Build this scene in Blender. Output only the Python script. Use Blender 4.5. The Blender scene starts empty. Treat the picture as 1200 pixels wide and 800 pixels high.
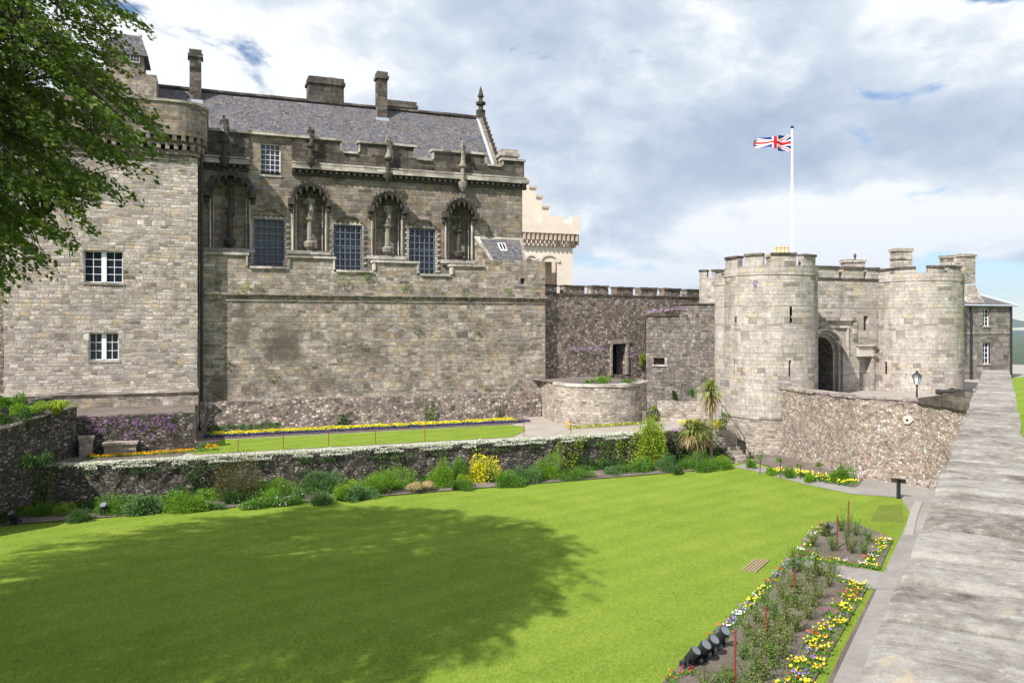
import bpy, math, random
import numpy as np
from mathutils import noise as mnoise, Vector, Matrix
random.seed(7)
RNG = np.random.default_rng(11)
scene = bpy.context.scene
R = math.radians

# ------------------------------------------------------------------ camera
F = 933.0; YAW = R(21.1); CZ = 9.0; HOR = 380.0
cs, sn = math.cos(YAW), math.sin(YAW)
cam_d = bpy.data.cameras.new("camera"); cam = bpy.data.objects.new("camera", cam_d)
scene.collection.objects.link(cam); scene.camera = cam
cam.location = (0, 0, CZ); cam.rotation_euler = (R(90), 0, -YAW)
cam_d.sensor_width = 36; cam_d.lens = 36 * F / 1200; cam_d.shift_y = -20 / 1200
cam_d.clip_start = 0.1; cam_d.clip_end = 30000

# ------------------------------------------------------------------ sun, sky, exposure
SUN = Vector((-1.0, -0.55, 1.07)).normalized()          # towards the sun
sun_d = bpy.data.lights.new("sun", 'SUN'); sun = bpy.data.objects.new("sun", sun_d)
scene.collection.objects.link(sun)
sun_d.energy = 5.0; sun_d.angle = R(0.6); sun_d.color = (1.0, 0.965, 0.915)
sun.rotation_euler = SUN.to_track_quat('Z', 'Y').to_euler(); sun.location = (-20, -20, 60)
scene.view_settings.view_transform = 'Standard'; scene.view_settings.look = 'None'
scene.view_settings.exposure = 0.6; scene.view_settings.gamma = 1
scene.view_settings.use_curve_mapping = False
scene.render.engine = 'CYCLES'
scene.cycles.max_bounces = 6; scene.cycles.diffuse_bounces = 3; scene.cycles.use_denoising = True
scene.cycles.transparent_max_bounces = 8; scene.cycles.volume_bounces = 0

class NT:
    """small helper for writing node trees"""
    def __init__(s, tree): s.t = tree; s.t.nodes.clear()
    def n(s, typ, **kw):
        nd = s.t.nodes.new(typ)
        ins = kw.pop('ins', {})
        for k, v in kw.items(): setattr(nd, k, v)
        for k, v in ins.items(): s.put(nd.inputs[k], v)
        return nd
    def put(s, sock, v):
        if hasattr(v, 'is_output') or isinstance(v, bpy.types.NodeSocket): s.t.links.new(v, sock)
        elif isinstance(v, (tuple, list)) and len(v) == 3 and sock.type == 'RGBA': sock.default_value = (*v, 1)
        else: sock.default_value = v
    def m(s, op, a, b=0.0, c=None, clamp=False):
        nd = s.t.nodes.new('ShaderNodeMath'); nd.operation = op; nd.use_clamp = clamp
        s.put(nd.inputs[0], a); s.put(nd.inputs[1], b)
        if c is not None: s.put(nd.inputs[2], c)
        return nd.outputs[0]
    def xyz(s, x, y, z=0.0):
        nd = s.t.nodes.new('ShaderNodeCombineXYZ')
        for i, v in enumerate((x, y, z)): s.put(nd.inputs[i], v)
        return nd.outputs[0]
    def sep(s, v):
        nd = s.t.nodes.new('ShaderNodeSeparateXYZ'); s.put(nd.inputs[0], v); return nd.outputs
    def noise(s, vec, scale, detail=4, rough=0.55, dist=0.0, dim='3D', col=False):
        nd = s.n('ShaderNodeTexNoise', noise_dimensions=dim)
        s.put(nd.inputs['W' if dim == '1D' else 'Vector'], vec)
        nd.inputs['Scale'].default_value = scale; nd.inputs['Detail'].default_value = detail
        nd.inputs['Roughness'].default_value = rough; nd.inputs['Distortion'].default_value = dist
        return nd.outputs['Color' if col else 'Fac']
    def ramp(s, fac, stops, mode='LINEAR'):
        nd = s.n('ShaderNodeValToRGB'); s.put(nd.inputs[0], fac); cr = nd.color_ramp; cr.interpolation = mode
        while len(cr.elements) < len(stops): cr.elements.new(0.5)
        for e, (p, c) in zip(cr.elements, stops):
            e.position = p; e.color = (c, c, c, 1) if isinstance(c, (int, float)) else (*c, 1)
        return nd.outputs[0]
    def mix(s, f, a, b, mode='MIX'):
        nd = s.n('ShaderNodeMix', data_type='RGBA', blend_type=mode)
        s.put(nd.inputs[0], f); s.put(nd.inputs[6], a); s.put(nd.inputs[7], b); return nd.outputs[2]
    def sstep(s, x, a, b):
        nd = s.n('ShaderNodeMapRange', interpolation_type='SMOOTHSTEP')
        s.put(nd.inputs[0], x); nd.inputs[1].default_value = a; nd.inputs[2].default_value = b
        return nd.outputs[0]

# world: Nishita sky seen through broken cloud
world = bpy.data.worlds.new("World"); scene.world = world; world.use_nodes = True
w = NT(world.node_tree)
sky = w.n('ShaderNodeTexSky', sky_type='NISHITA', sun_disc=False)
sky.sun_elevation = math.asin(SUN.z); sky.sun_rotation = math.atan2(SUN.x, SUN.y)
sky.altitude = 100; sky.air_density = 1.0; sky.dust_density = 0.0; sky.ozone_density = 5.0
tc = w.n('ShaderNodeTexCoord').outputs['Generated']
# direction rotated so that +y is straight down the garden
dx, dy, dz = w.sep(tc)
lat = w.m('SUBTRACT', w.m('MULTIPLY', dx, cs), w.m('MULTIPLY', dy, sn))
dep = w.m('ADD', w.m('MULTIPLY', dx, sn), w.m('MULTIPLY', dy, cs))
cv = w.xyz(lat, w.m('MULTIPLY', dep, 0.35), w.m('MULTIPLY', dz, 1.55))
big = w.noise(cv, 2.4, 4, 0.5, 0.3)
mid = w.noise(cv, 6.0, 9, 0.56, 0.15)
fine = w.noise(w.xyz(lat, w.m('MULTIPLY', dep, 0.35), w.m('MULTIPLY', dz, 1.7)), 15.0, 9, 0.6, 0.25)
shape = w.m('ADD', w.m('MULTIPLY', big, 0.36), w.m('ADD', w.m('MULTIPLY', mid, 0.40), w.m('MULTIPLY', fine, 0.24)))
shape = w.m('ADD', 0.5, w.m('MULTIPLY', w.m('SUBTRACT', shape, 0.5), 2.3))
def bank(la, el, rl, re):       # a cloud bank around one bearing and height of the sky
    a = w.m('DIVIDE', w.m('SUBTRACT', lat, la), rl); b = w.m('DIVIDE', w.m('SUBTRACT', dz, el), re)
    d = w.m('SQRT', w.m('ADD', w.m('MULTIPLY', a, a), w.m('MULTIPLY', b, b)))
    d = w.m('ADD', d, w.m('MULTIPLY', w.m('SUBTRACT', mid, 0.5), 1.1))
    return w.sstep(d, 1.0, 0.15)
dark = w.m('ADD', w.m('MULTIPLY', bank(0.16, 0.17, 0.34, 0.13), 0.20), w.m('MULTIPLY', bank(-0.08, 0.24, 0.22, 0.07), 0.10))
brt = w.m('ADD', w.m('MULTIPLY', bank(0.38, 0.115, 0.26, 0.075), 0.36), w.m('MULTIPLY', bank(-0.30, 0.29, 0.34, 0.16), 0.26))
brt = w.m('ADD', brt, w.m('MULTIPLY', bank(0.50, 0.32, 0.18, 0.14), 0.26))
brt = w.m('ADD', brt, w.m('MULTIPLY', bank(0.12, 0.058, 0.17, 0.028), 0.44))
tone = w.m('ADD', w.m('SUBTRACT', shape, dark), brt)
cloud = w.ramp(tone, [(0.08, (0.32, 0.40, 0.54)), (0.30, (0.42, 0.50, 0.62)), (0.45, (0.53, 0.60, 0.70)), (0.56, (0.66, 0.715, 0.78)), (0.66, (0.86, 0.875, 0.89))])
cloud_bg = w.n('ShaderNodeBackground', ins={'Color': cloud, 'Strength': 0.80})
sky_bg = w.n('ShaderNodeBackground', ins={'Color': sky.outputs[0], 'Strength': 0.085})
holes = w.noise(w.xyz(lat, dep, w.m('MULTIPLY', dz, 2.6)), 4.3, 8, 0.6, 0.5)
gap = w.m('ADD', w.m('MULTIPLY', bank(0.53, 0.03, 0.20, 0.06), 0.34), w.m('MULTIPLY', bank(0.53, 0.355, 0.09, 0.045), 0.6))
gap = w.m('ADD', gap, w.m('MULTIPLY', bank(0.08, 0.075, 0.16, 0.04), 0.12))
cover = w.sstep(w.m('SUBTRACT', holes, gap), 0.30, 0.40)
mx = w.n('ShaderNodeMixShader', ins={0: cover}); w.t.links.new(sky_bg.outputs[0], mx.inputs[1]); w.t.links.new(cloud_bg.outputs[0], mx.inputs[2])
w.t.links.new(mx.outputs[0], w.n('ShaderNodeOutputWorld').inputs[0])

# ------------------------------------------------------------------ pixel rays of the photograph -> metres
def ray(px):
    a = (px - 600) / F
    return sn + cs * a, cs - sn * a
def XK(px, Y):
    x, y = ray(px); k = Y / y; return k * x, k
def X(px, Y): return XK(px, Y)[0]
def Z(px, py, Y): return CZ + (HOR - py) / F * XK(px, Y)[1]
def G(px, py, z=0.0):
    k = (CZ - z) * F / (py - HOR); x, y = ray(px); return (k * x, k * y)
def D(px, k, py=None):           # a point at depth k
    x, y = ray(px); p = (k * x, k * y)
    return p if py is None else (p[0], p[1], CZ + (HOR - py) / F * k)

# ------------------------------------------------------------------ objects
COL = scene.collection
def wloc(o):
    v = Vector(o.location)
    return v + wloc(o.parent) if o.parent else v
def tag(o, label=None, cat=None, group=None, kind=None):
    if label: o['label'] = label
    if cat: o['category'] = cat
    if group: o['group'] = group
    if kind: o['kind'] = kind
    return o
def thing(name, loc, label, cat, group=None, kind=None):
    o = bpy.data.objects.new(name, None); COL.objects.link(o); o.location = loc
    o.empty_display_size = 0.3
    return tag(o, label, cat, group, kind)
def copy_tree(o, parent=None):
    c = o.copy(); COL.objects.link(c)
    if parent: c.parent = parent
    for ch in list(o.children): copy_tree(ch, c)
    return c
def raw_mesh(name, V, Fc, UV=None, mat=None, parent=None, origin=None, smooth=False):
    """V: (n,3) array in world metres; Fc: list of index tuples or (m,4) array"""
    V = np.asarray(V, dtype=float)
    org = wloc(parent) if parent is not None else Vector(origin if origin is not None else (0, 0, 0))
    V = V - np.array(org)
    me = bpy.data.meshes.new(name)
    if isinstance(Fc, np.ndarray):
        m, kk = Fc.shape
        me.vertices.add(len(V)); me.vertices.foreach_set('co', V.ravel())
        me.loops.add(m * kk); me.loops.foreach_set('vertex_index', Fc.astype(np.int32).ravel())
        me.polygons.add(m); me.polygons.foreach_set('loop_start', np.arange(0, m * kk, kk, dtype=np.int32))
        me.polygons.foreach_set('loop_total', np.full(m, kk, dtype=np.int32))
        me.update(calc_edges=True)
    else:
        me.from_pydata(V.tolist(), [], Fc)
    if UV is not None:
        l = me.uv_layers.new(name='UVMap'); l.data.foreach_set('uv', np.asarray(UV, dtype=float).ravel())
    if smooth: me.polygons.foreach_set('use_smooth', [True] * len(me.polygons))
    if mat: me.materials.append(mat)
    o = bpy.data.objects.new(name, me); COL.objects.link(o)
    if parent is not None: o.parent = parent
    else: o.location = org
    return o

class MB:
    def __init__(s): s.v = []; s.f = []; s.uv = []; s.idx = {}
    def vid(s, p):
        k = (round(p[0], 4), round(p[1], 4), round(p[2], 4))
        if k not in s.idx: s.idx[k] = len(s.v); s.v.append(k)
        return s.idx[k]
    def face(s, ps, uvs=None):
        ids = [s.vid(p) for p in ps]
        if len(set(ids)) < 3: return
        if len(set(ids)) < len(ids):
            keep = [i for i in range(len(ids)) if ids[i] != ids[i - 1]]
            ps = [ps[i] for i in keep]; uvs = [uvs[i] for i in keep] if uvs else None; ids = [ids[i] for i in keep]
            if len(set(ids)) != len(ids): return
        if uvs is None:
            a, b, c = Vector(ps[0]), Vector(ps[1]), Vector(ps[2]); n = (b - a).cross(c - a)
            if n.length < 1e-12: n = Vector((0, 0, 1))
            n.normalize()
            if abs(n.z) > 0.75: uvs = [(p[0], p[1]) for p in ps]
            else:
                t = Vector((0, 0, 1)).cross(n); t.normalize(); s2 = n.cross(t)
                uvs = [(Vector(p).dot(t), Vector(p).dot(s2)) for p in ps]
        s.f.append(tuple(ids)); s.uv.extend(uvs)
    def box(s, x0, x1, y0, y1, z0, z1):
        P = lambda x, y, z: (x, y, z)
        s.hexa([P(x0,y0,z0),P(x1,y0,z0),P(x1,y1,z0),P(x0,y1,z0),P(x0,y0,z1),P(x1,y0,z1),P(x1,y1,z1),P(x0,y1,z1)])
    def hexa(s, c):
        for q in ((0,3,2,1),(4,5,6,7),(0,1,5,4),(1,2,6,5),(2,3,7,6),(3,0,4,7)): s.face([c[i] for i in q])
    def prism(s, poly, z0, z1, z1s=None):   # poly counter-clockwise from above
        n = len(poly); zt = z1s or [z1] * n
        s.face([(poly[i][0], poly[i][1], zt[i]) for i in range(n)])
        s.face([(poly[i][0], poly[i][1], z0) for i in reversed(range(n))])
        for i in range(n):
            j = (i + 1) % n
            s.face([(poly[i][0], poly[i][1], z0), (poly[j][0], poly[j][1], z0), (poly[j][0], poly[j][1], zt[j]), (poly[i][0], poly[i][1], zt[i])])
    def grid(s, S, us, vs, holes=(), d=0.0):
        """outer skin of a wall with openings; holes = (u0,u1,v0,v1,depth)"""
        us = sorted(set([round(u, 4) for u in us] + [round(h[i], 4) for h in holes for i in (0, 1)]))
        vs = sorted(set([round(v, 4) for v in vs] + [round(h[i], 4) for h in holes for i in (2, 3)]))
        for i in range(len(us) - 1):
            for j in range(len(vs) - 1):
                uc, vc = (us[i] + us[i+1]) / 2, (vs[j] + vs[j+1]) / 2
                if any(h[0] < uc < h[1] and h[2] < vc < h[3] for h in holes): continue
                q = [(us[i], vs[j]), (us[i+1], vs[j]), (us[i+1], vs[j+1]), (us[i], vs[j+1])]
                s.face([S(u, v, d) for u, v in q], q)
        for (u0, u1, v0, v1, dp) in holes:
            uu = [u for u in us if u0 - 1e-5 <= u <= u1 + 1e-5]; vv = [v for v in vs if v0 - 1e-5 <= v <= v1 + 1e-5]
            for a, b in zip(vv[:-1], vv[1:]):
                s.face([S(u0, a, d), S(u0, a, d + dp), S(u0, b, d + dp), S(u0, b, d)][::-1], [(u0, a), (u0 + dp, a), (u0 + dp, b), (u0, b)][::-1])
                s.face([S(u1, a, d), S(u1, a, d + dp), S(u1, b, d + dp), S(u1, b, d)], [(u1, a), (u1 - dp, a), (u1 - dp, b), (u1, b)])
            for a, b in zip(uu[:-1], uu[1:]):
                s.face([S(a, v0, d), S(b, v0, d), S(b, v0, d + dp), S(a, v0, d + dp)], [(a, v0), (b, v0), (b, v0 + dp), (a, v0 + dp)])
                s.face([S(a, v1, d), S(b, v1, d), S(b, v1, d + dp), S(a, v1, d + dp)][::-1], [(a, v1), (b, v1), (b, v1 - dp), (a, v1 - dp)][::-1])
    def back(s, S, h, d=0.0):    # closes an opening at its depth
        u0, u1, v0, v1, dp = h
        s.face([S(u0, v0, d + dp), S(u1, v0, d + dp), S(u1, v1, d + dp), S(u0, v1, d + dp)], [(u0, v0), (u1, v0), (u1, v1), (u0, v1)])
    def blk(s, S, u0, u1, v0, v1, d0, d1, nu=1, v1b=None):
        """a block on a wall surface, d measured inward (negative = proud)"""
        vt = lambda u: v1 if v1b is None else v1 + (v1b - v1) * (u - u0) / (u1 - u0)
        us = [u0 + (u1 - u0) * i / nu for i in range(nu + 1)]
        for a, b in zip(us[:-1], us[1:]):
            s.face([S(a, v0, d0), S(b, v0, d0), S(b, vt(b), d0), S(a, vt(a), d0)], [(a, v0), (b, v0), (b, vt(b)), (a, vt(a))])
            s.face([S(b, v0, d1), S(a, v0, d1), S(a, vt(a), d1), S(b, vt(b), d1)], [(b, v0), (a, v0), (a, vt(a)), (b, vt(b))])
            s.face([S(a, vt(a), d0), S(b, vt(b), d0), S(b, vt(b), d1), S(a, vt(a), d1)], [(a, d0), (b, d0), (b, d1), (a, d1)])
            s.face([S(a, v0, d1), S(b, v0, d1), S(b, v0, d0), S(a, v0, d0)], [(a, d1), (b, d1), (b, d0), (a, d0)])
        s.face([S(u0, v0, d1), S(u0, v0, d0), S(u0, vt(u0), d0), S(u0, vt(u0), d1)], [(d1 + u0, v0), (d0 + u0, v0), (d0 + u0, v1), (d1 + u0, v1)])
        s.face([S(u1, v0, d0), S(u1, v0, d1), S(u1, vt(u1), d1), S(u1, vt(u1), d0)], [(d0 + u1, v0), (d1 + u1, v0), (d1 + u1, v1), (d0 + u1, v1)])
    def tube(s, pts, rs, n=8):
        pts = [Vector(p) for p in pts]; rings = []
        if not isinstance(rs, (list, tuple)): rs = [rs] * len(pts)
        for i, p in enumerate(pts):
            d = (pts[min(i + 1, len(pts) - 1)] - pts[max(i - 1, 0)]).normalized()
            ref = Vector((0, 0, 1)) if abs(d.z) < 0.9 else Vector((1, 0, 0))
            a = d.cross(ref).normalized(); b = d.cross(a)
            rings.append([tuple(p + (a * math.cos(2*math.pi*k/n) + b * math.sin(2*math.pi*k/n)) * rs[i]) for k in range(n)])
        for r0, r1 in zip(rings[:-1], rings[1:]):
            for k in range(n): s.face([r0[k], r1[k], r1[(k+1) % n], r0[(k+1) % n]])
        s.face(rings[0]); s.face(rings[-1][::-1])
    def lathe(s, c, prof, n=16, sx=1.0, sy=1.0, rot=0.0):
        cr, sr = math.cos(rot), math.sin(rot)
        def P(r, z, k):
            x, y = r * sx * math.cos(2*math.pi*k/n), r * sy * math.sin(2*math.pi*k/n)
            return (c[0] + x*cr - y*sr, c[1] + x*sr + y*cr, c[2] + z)
        for (r0, z0), (r1, z1) in zip(prof[:-1], prof[1:]):
            for k in range(n): s.face([P(r0, z0, k), P(r0, z0, k+1), P(r1, z1, k+1), P(r1, z1, k)])
        if prof[0][0] > 1e-4: s.face([P(*prof[0], k) for k in range(n)][::-1])
        if prof[-1][0] > 1e-4: s.face([P(*prof[-1], k) for k in range(n)])
    def build(s, name, mat, parent=None, origin=None, jit=0.0, js=1.3, smooth=False, label=None):
        V = s.v
        if jit:
            V = []
            for p in s.v:
                q = Vector(p); nz = mnoise.noise_vector(q * js) * jit + mnoise.noise_vector(q * js * 3.1) * jit * 0.5
                V.append(tuple(q + nz))
        if parent is None and origin is None:
            a = np.array(V); origin = (float(a[:,0].mean()), float(a[:,1].mean()), float(a[:,2].min()))
        o = raw_mesh(name, V, s.f, s.uv, mat, parent, origin, smooth)
        if label: o['label'] = label
        return o

def plane(P0, P1=None):
    if P1 is None: dx, dy = 1.0, 0.0
    else:
        L = math.hypot(P1[0]-P0[0], P1[1]-P0[1]); dx, dy = (P1[0]-P0[0])/L, (P1[1]-P0[1])/L
    return lambda u, v, d=0.0: (P0[0] + dx*u - dy*d, P0[1] + dy*u + dx*d, v)
def yplane(Y): return lambda u, v, d=0.0: (u, Y + d, v)
def cyl(cx, cy, Rr): return lambda u, v, d=0.0: (cx + (Rr-d)*math.sin(u/Rr), cy - (Rr-d)*math.cos(u/Rr), v)
def lin(a, b, step):
    n = max(1, int(round((b - a) / step))); return [a + (b - a) * i / n for i in range(n + 1)]

# ------------------------------------------------------------------ materials
def new_mat(name):
    m = bpy.data.materials.new(name); m.use_nodes = True; return m, NT(m.node_tree)
def finish(t, col, rough=0.85, bump=None, bstr=0.5, bdist=0.02, spec=0.25, metal=0.0, **kw):
    b = t.n('ShaderNodeBsdfPrincipled'); t.put(b.inputs['Base Color'], col); t.put(b.inputs['Roughness'], rough)
    b.inputs['Metallic'].default_value = metal; b.inputs['Specular IOR Level'].default_value = spec
    if bump is not None:
        bn = t.n('ShaderNodeBump', ins={'Height': bump}); bn.inputs['Strength'].default_value = bstr; bn.inputs['Distance'].default_value = bdist
        t.t.links.new(bn.outputs[0], b.inputs['Normal'])
    t.t.links.new(b.outputs[0], t.n('ShaderNodeOutputMaterial').inputs[0]); return b
def plain(name, col, rough=0.6, metal=0.0, var=0.25, scale=6.0, spec=0.3, bump=0.25):
    m, t = new_mat(name); c = t.n('ShaderNodeTexCoord').outputs['Object']
    n = t.noise(c, scale, 6, 0.6); n2 = t.noise(c, scale * 7, 3, 0.6)
    f = t.m('ADD', t.m('MULTIPLY', n, 0.7), t.m('MULTIPLY', n2, 0.3))
    cc = t.mix(f, tuple(x * (1 - var) for x in col), tuple(min(1, x * (1 + var)) for x in col))
    finish(t, cc, rough, n2, bump, 0.01, spec, metal); return m

def masonry(name, stones, mortar, row=0.30, width=0.62, mw=0.018, warp=0.05, stain=0.5, dark=(0.05,0.045,0.038), bd=0.03,
            blobs=(), contrast=1.0, lichen=0.0, streak=0.5, kind='course', seed=0.0, gain=1.0, grain=1.0):
    m, t = new_mat(name)
    uv = t.n('ShaderNodeUVMap').outputs[0]; u, v, _ = t.sep(uv)
    u = t.m('ADD', u, seed); P = t.xyz(u, v, 0.0)
    nw = t.noise(P, 1.6, 3, 0.5, col=True); r_, g_, b_ = t.sep(nw)
    uw = t.m('ADD', u, t.m('MULTIPLY', t.m('SUBTRACT', r_, 0.5), warp * 3)); vw = t.m('ADD', v, t.m('MULTIPLY', t.m('SUBTRACT', g_, 0.5), warp * 2))
    fine = t.noise(P, 9.0, 6, 0.65); fine2 = t.noise(P, 30.0, 4, 0.6)
    if kind == 'course':
        v1 = t.m('ADD', vw, t.m('MULTIPLY', t.m('SUBTRACT', t.noise(v, 1.7, 2, 0.5, dim='1D'), 0.5), row * 2.2))
        rv = t.m('DIVIDE', v1, row); rid = t.m('FLOOR', rv); fv = t.m('FRACT', rv)
        wn = t.n('ShaderNodeTexWhiteNoise', noise_dimensions='1D', ins={'W': rid}); rr = wn.outputs['Value']
        wd = t.m('MULTIPLY', t.m('ADD', t.m('MULTIPLY', rr, 0.9), 0.6), width)
        cu = t.m('DIVIDE', t.m('ADD', uw, t.m('MULTIPLY', rr, 37.3)), wd)
        # let stone lengths vary inside a course
        cu = t.m('ADD', cu, t.m('MULTIPLY', t.m('SUBTRACT', t.noise(t.xyz(cu, t.m('MULTIPLY', rid, 3.7), 0.0), 0.9, 1, 0.5), 0.5), 1.5))
        cid = t.m('FLOOR', cu); fu = t.m('FRACT', cu)
        du = t.m('MULTIPLY', t.m('MINIMUM', fu, t.m('SUBTRACT', 1.0, fu)), wd); dv = t.m('MULTIPLY', t.m('MINIMUM', fv, t.m('SUBTRACT', 1.0, fv)), row)
        dist = t.m('MINIMUM', du, dv)
        wn2 = t.n('ShaderNodeTexWhiteNoise', noise_dimensions='2D', ins={'Vector': t.xyz(cid, rid, 0.0)})
        cr, cg, cb = t.sep(wn2.outputs['Color'])
    else:
        sc = t.xyz(t.m('DIVIDE', uw, width), t.m('DIVIDE', vw, row), 0.0)
        vo = t.n('ShaderNodeTexVoronoi', voronoi_dimensions='2D', feature='F1', ins={'Vector': sc, 'Scale': 1.0, 'Randomness': 0.9})
        ve = t.n('ShaderNodeTexVoronoi', voronoi_dimensions='2D', feature='DISTANCE_TO_EDGE', ins={'Vector': sc, 'Scale': 1.0, 'Randomness': 0.9})
        cr, cg, cb = t.sep(vo.outputs['Color']); dist = t.m('MULTIPLY', ve.outputs['Distance'], min(row, width))
    dist = t.m('ADD', dist, t.m('MULTIPLY', t.m('SUBTRACT', fine, 0.5), mw * 1.6))
    mask = t.sstep(dist, mw * 0.35, mw * 1.15)
    mott = t.noise(t.xyz(u, t.m('MULTIPLY', v, 1.5), seed), 3.2, 9, 0.74, 0.3)
    stones = [(min(.9, c[0]*1.0*gain), c[1]*.97*gain, c[2]*1.0*gain) for c in stones]; mortar = tuple(x*gain for x in mortar)
    n = len(stones)
    sc_ = t.ramp(cr, [((i + 0.0) / n, c) for i, c in enumerate(stones)], 'CONSTANT')
    brt = t.m('ADD', 1 - 0.22 * contrast, t.m('MULTIPLY', cg, 0.42 * contrast)); brt = t.m('ADD', brt, t.m('MULTIPLY', t.m('SUBTRACT', mott, 0.5), 1.7 * grain)); brt = t.m('ADD', brt, t.m('MULTIPLY', t.m('SUBTRACT', fine, 0.5), 0.9 * contrast))
    brt = t.m('ADD', brt, t.m('MULTIPLY', t.m('SUBTRACT', fine2, 0.5), 0.5 * contrast))
    drift = t.noise(P, 0.75, 4, 0.6, 0.6); brt = t.m('ADD', brt, t.m('MULTIPLY', t.m('SUBTRACT', drift, 0.5), 1.0 * grain))
    brt = t.m('MULTIPLY', brt, t.m('SUBTRACT', 1.0, t.m('MULTIPLY', t.m('GREATER_THAN', cb, 0.92), 0.38)), clamp=False); brt = t.m('MAXIMUM', brt, 0.15)
    sc_ = t.mix(1.0, sc_, t.xyz(brt, brt, brt), 'MULTIPLY')
    col = t.mix(mask, mortar, sc_)
    # soot, damp and rain streaks
    big = t.noise(P, 0.33, 5, 0.6, 0.4); st = t.noise(t.xyz(t.m('MULTIPLY', u, 1.3), t.m('MULTIPLY', v, 0.16), seed), 1.0, 5, 0.65)
    big2 = t.noise(P, 1.1, 8, 0.72, 0.6); big = t.m('ADD', t.m('MULTIPLY', big, 0.6), t.m('MULTIPLY', big2, 0.4)); s1 = t.m('MULTIPLY', t.sstep(big, 0.44, 0.72), stain); s2 = t.m('MULTIPLY', t.sstep(t.m('ADD', t.m('MULTIPLY', st, .75), t.m('MULTIPLY', big2, .25)), 0.46, 0.72), streak)
    sm = t.m('MAXIMUM', s1, s2)
    for (bu, bv, ru, rv_, k) in blobs:
        a = t.m('DIVIDE', t.m('SUBTRACT', u, bu + seed), ru); b = t.m('DIVIDE', t.m('SUBTRACT', v, bv), rv_)
        d = t.m('SQRT', t.m('ADD', t.m('MULTIPLY', a, a), t.m('MULTIPLY', b, b)))
        d = t.m('ADD', d, t.m('MULTIPLY', t.m('SUBTRACT', t.noise(P, 0.9, 5, 0.6), 0.5), 1.4))
        sm = t.m('MAXIMUM', sm, t.m('MULTIPLY', t.sstep(d, 1.1, 0.2), k))
    sm = t.m('MULTIPLY', sm, t.m('ADD', 0.65, t.m('MULTIPLY', fine, 0.7)), clamp=True)
    col = t.mix(sm, col, dark)
    if lichen:
        li = t.m('MULTIPLY', t.sstep(t.noise(P, 2.3, 8, 0.72), 0.58, 0.68), lichen)
        col = t.mix(li, col, (0.47, 0.46, 0.40))
    h = t.m('ADD', t.m('MULTIPLY', mask, t.m('ADD', 0.55, t.m('MULTIPLY', cb, 0.6))), t.m('MULTIPLY', fine, 0.35))
    finish(t, col, 0.92, h, 1.0, bd, 0.15); return m

sand = [(0.37,0.32,0.245),(0.30,0.26,0.205),(0.42,0.37,0.29),(0.33,0.31,0.275),(0.37,0.30,0.205),(0.25,0.22,0.185),(0.44,0.40,0.33),(0.35,0.31,0.25)]
M = {}
M['tower'] = masonry('sandstone coursed rubble', [(0.42,0.375,0.31),(0.35,0.31,0.26),(0.48,0.435,0.37),(0.38,0.35,0.31),(0.43,0.345,0.235),(0.28,0.25,0.215),(0.50,0.46,0.40),(0.40,0.37,0.32)], (0.34,0.305,0.26), 0.19, 0.42, 0.024, 0.11, 0.5, (0.12,0.10,0.085), 0.035, streak=0.4, contrast=0.6, grain=1.15, gain=1.1)
M['ashlar'] = masonry('weathered sandstone ashlar', sand, (0.27,0.24,0.195), 0.22, 0.5, 0.014, 0.09, 0.7, (0.10,0.085,0.065), 0.025,
    blobs=[(4.9, 7.6, 2.1, 2.3, 0.9), (2.4, 9.0, 0.9, 2.6, 0.6), (11.0, 6.9, 1.7, 1.3, 0.62), (7.5, 5.0, 2.6, 0.8, 0.5), (1.2, 5.0, 1.5, 1.5, 0.6)], streak=0.55, seed=0.0, contrast=.5, grain=1.6, gain=.98)
M['palace'] = masonry('palace ashlar', [(0.34,0.295,0.225),(0.29,0.25,0.195),(0.38,0.335,0.26),(0.31,0.285,0.245),(0.35,0.275,0.175),(0.26,0.225,0.18)], (0.22,0.195,0.16), 0.25, 0.55, 0.012, 0.05, 0.85, (0.075,0.064,0.052), 0.02, streak=0.85, seed=3.0, contrast=.55, grain=1.3, gain=.84)
M['sooty'] = masonry('soot blackened stone', [(0.12,0.105,0.085),(0.16,0.14,0.11),(0.09,0.08,0.066),(0.20,0.175,0.14)], (0.08,0.07,0.06), 0.35, 0.8, 0.012, 0.02, 0.55, (0.035,0.031,0.026), 0.02, lichen=0.28, streak=0.7, seed=9.0, gain=.78, contrast=.6, grain=1.5)
M['drum'] = masonry('pale gatehouse ashlar', [(0.47,0.43,0.375),(0.44,0.405,0.35),(0.49,0.455,0.40),(0.455,0.42,0.37),(0.48,0.42,0.32),(0.42,0.385,0.335),(0.50,0.47,0.41),(0.46,0.425,0.36)], (0.33,0.30,0.255), 0.27, 0.62, 0.012, 0.03, 0.45, (0.20,0.175,0.145), 0.022, streak=0.75, contrast=0.45, grain=1.1, seed=5.0, gain=.88)
rub = [(0.30,0.235,0.185),(0.18,0.145,0.12),(0.40,0.36,0.30),(0.24,0.20,0.165),(0.33,0.27,0.21),(0.14,0.12,0.105),(0.47,0.43,0.37),(0.26,0.20,0.155)]
M['curtain'] = masonry('whinstone rubble', rub, (0.19,0.16,0.135), 0.17, 0.25, 0.022, 0.10, 0.4, (0.06,0.052,0.044), 0.045, kind='rubble', streak=0.4, seed=2.0, grain=1.3)
M['forewall'] = masonry('pinkish rubble', [(0.42,0.33,0.26),(0.30,0.24,0.19),(0.52,0.46,0.39),(0.36,0.31,0.26),(0.46,0.39,0.32),(0.22,0.18,0.15),(0.55,0.51,0.45),(0.40,0.30,0.22)], (0.33,0.28,0.235), 0.13, 0.19, 0.02, 0.12, 0.35, (0.15,0.12,0.10), 0.04, kind='rubble', streak=0.25, seed=7.0, grain=1.4, contrast=.7, gain=.93)
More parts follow.
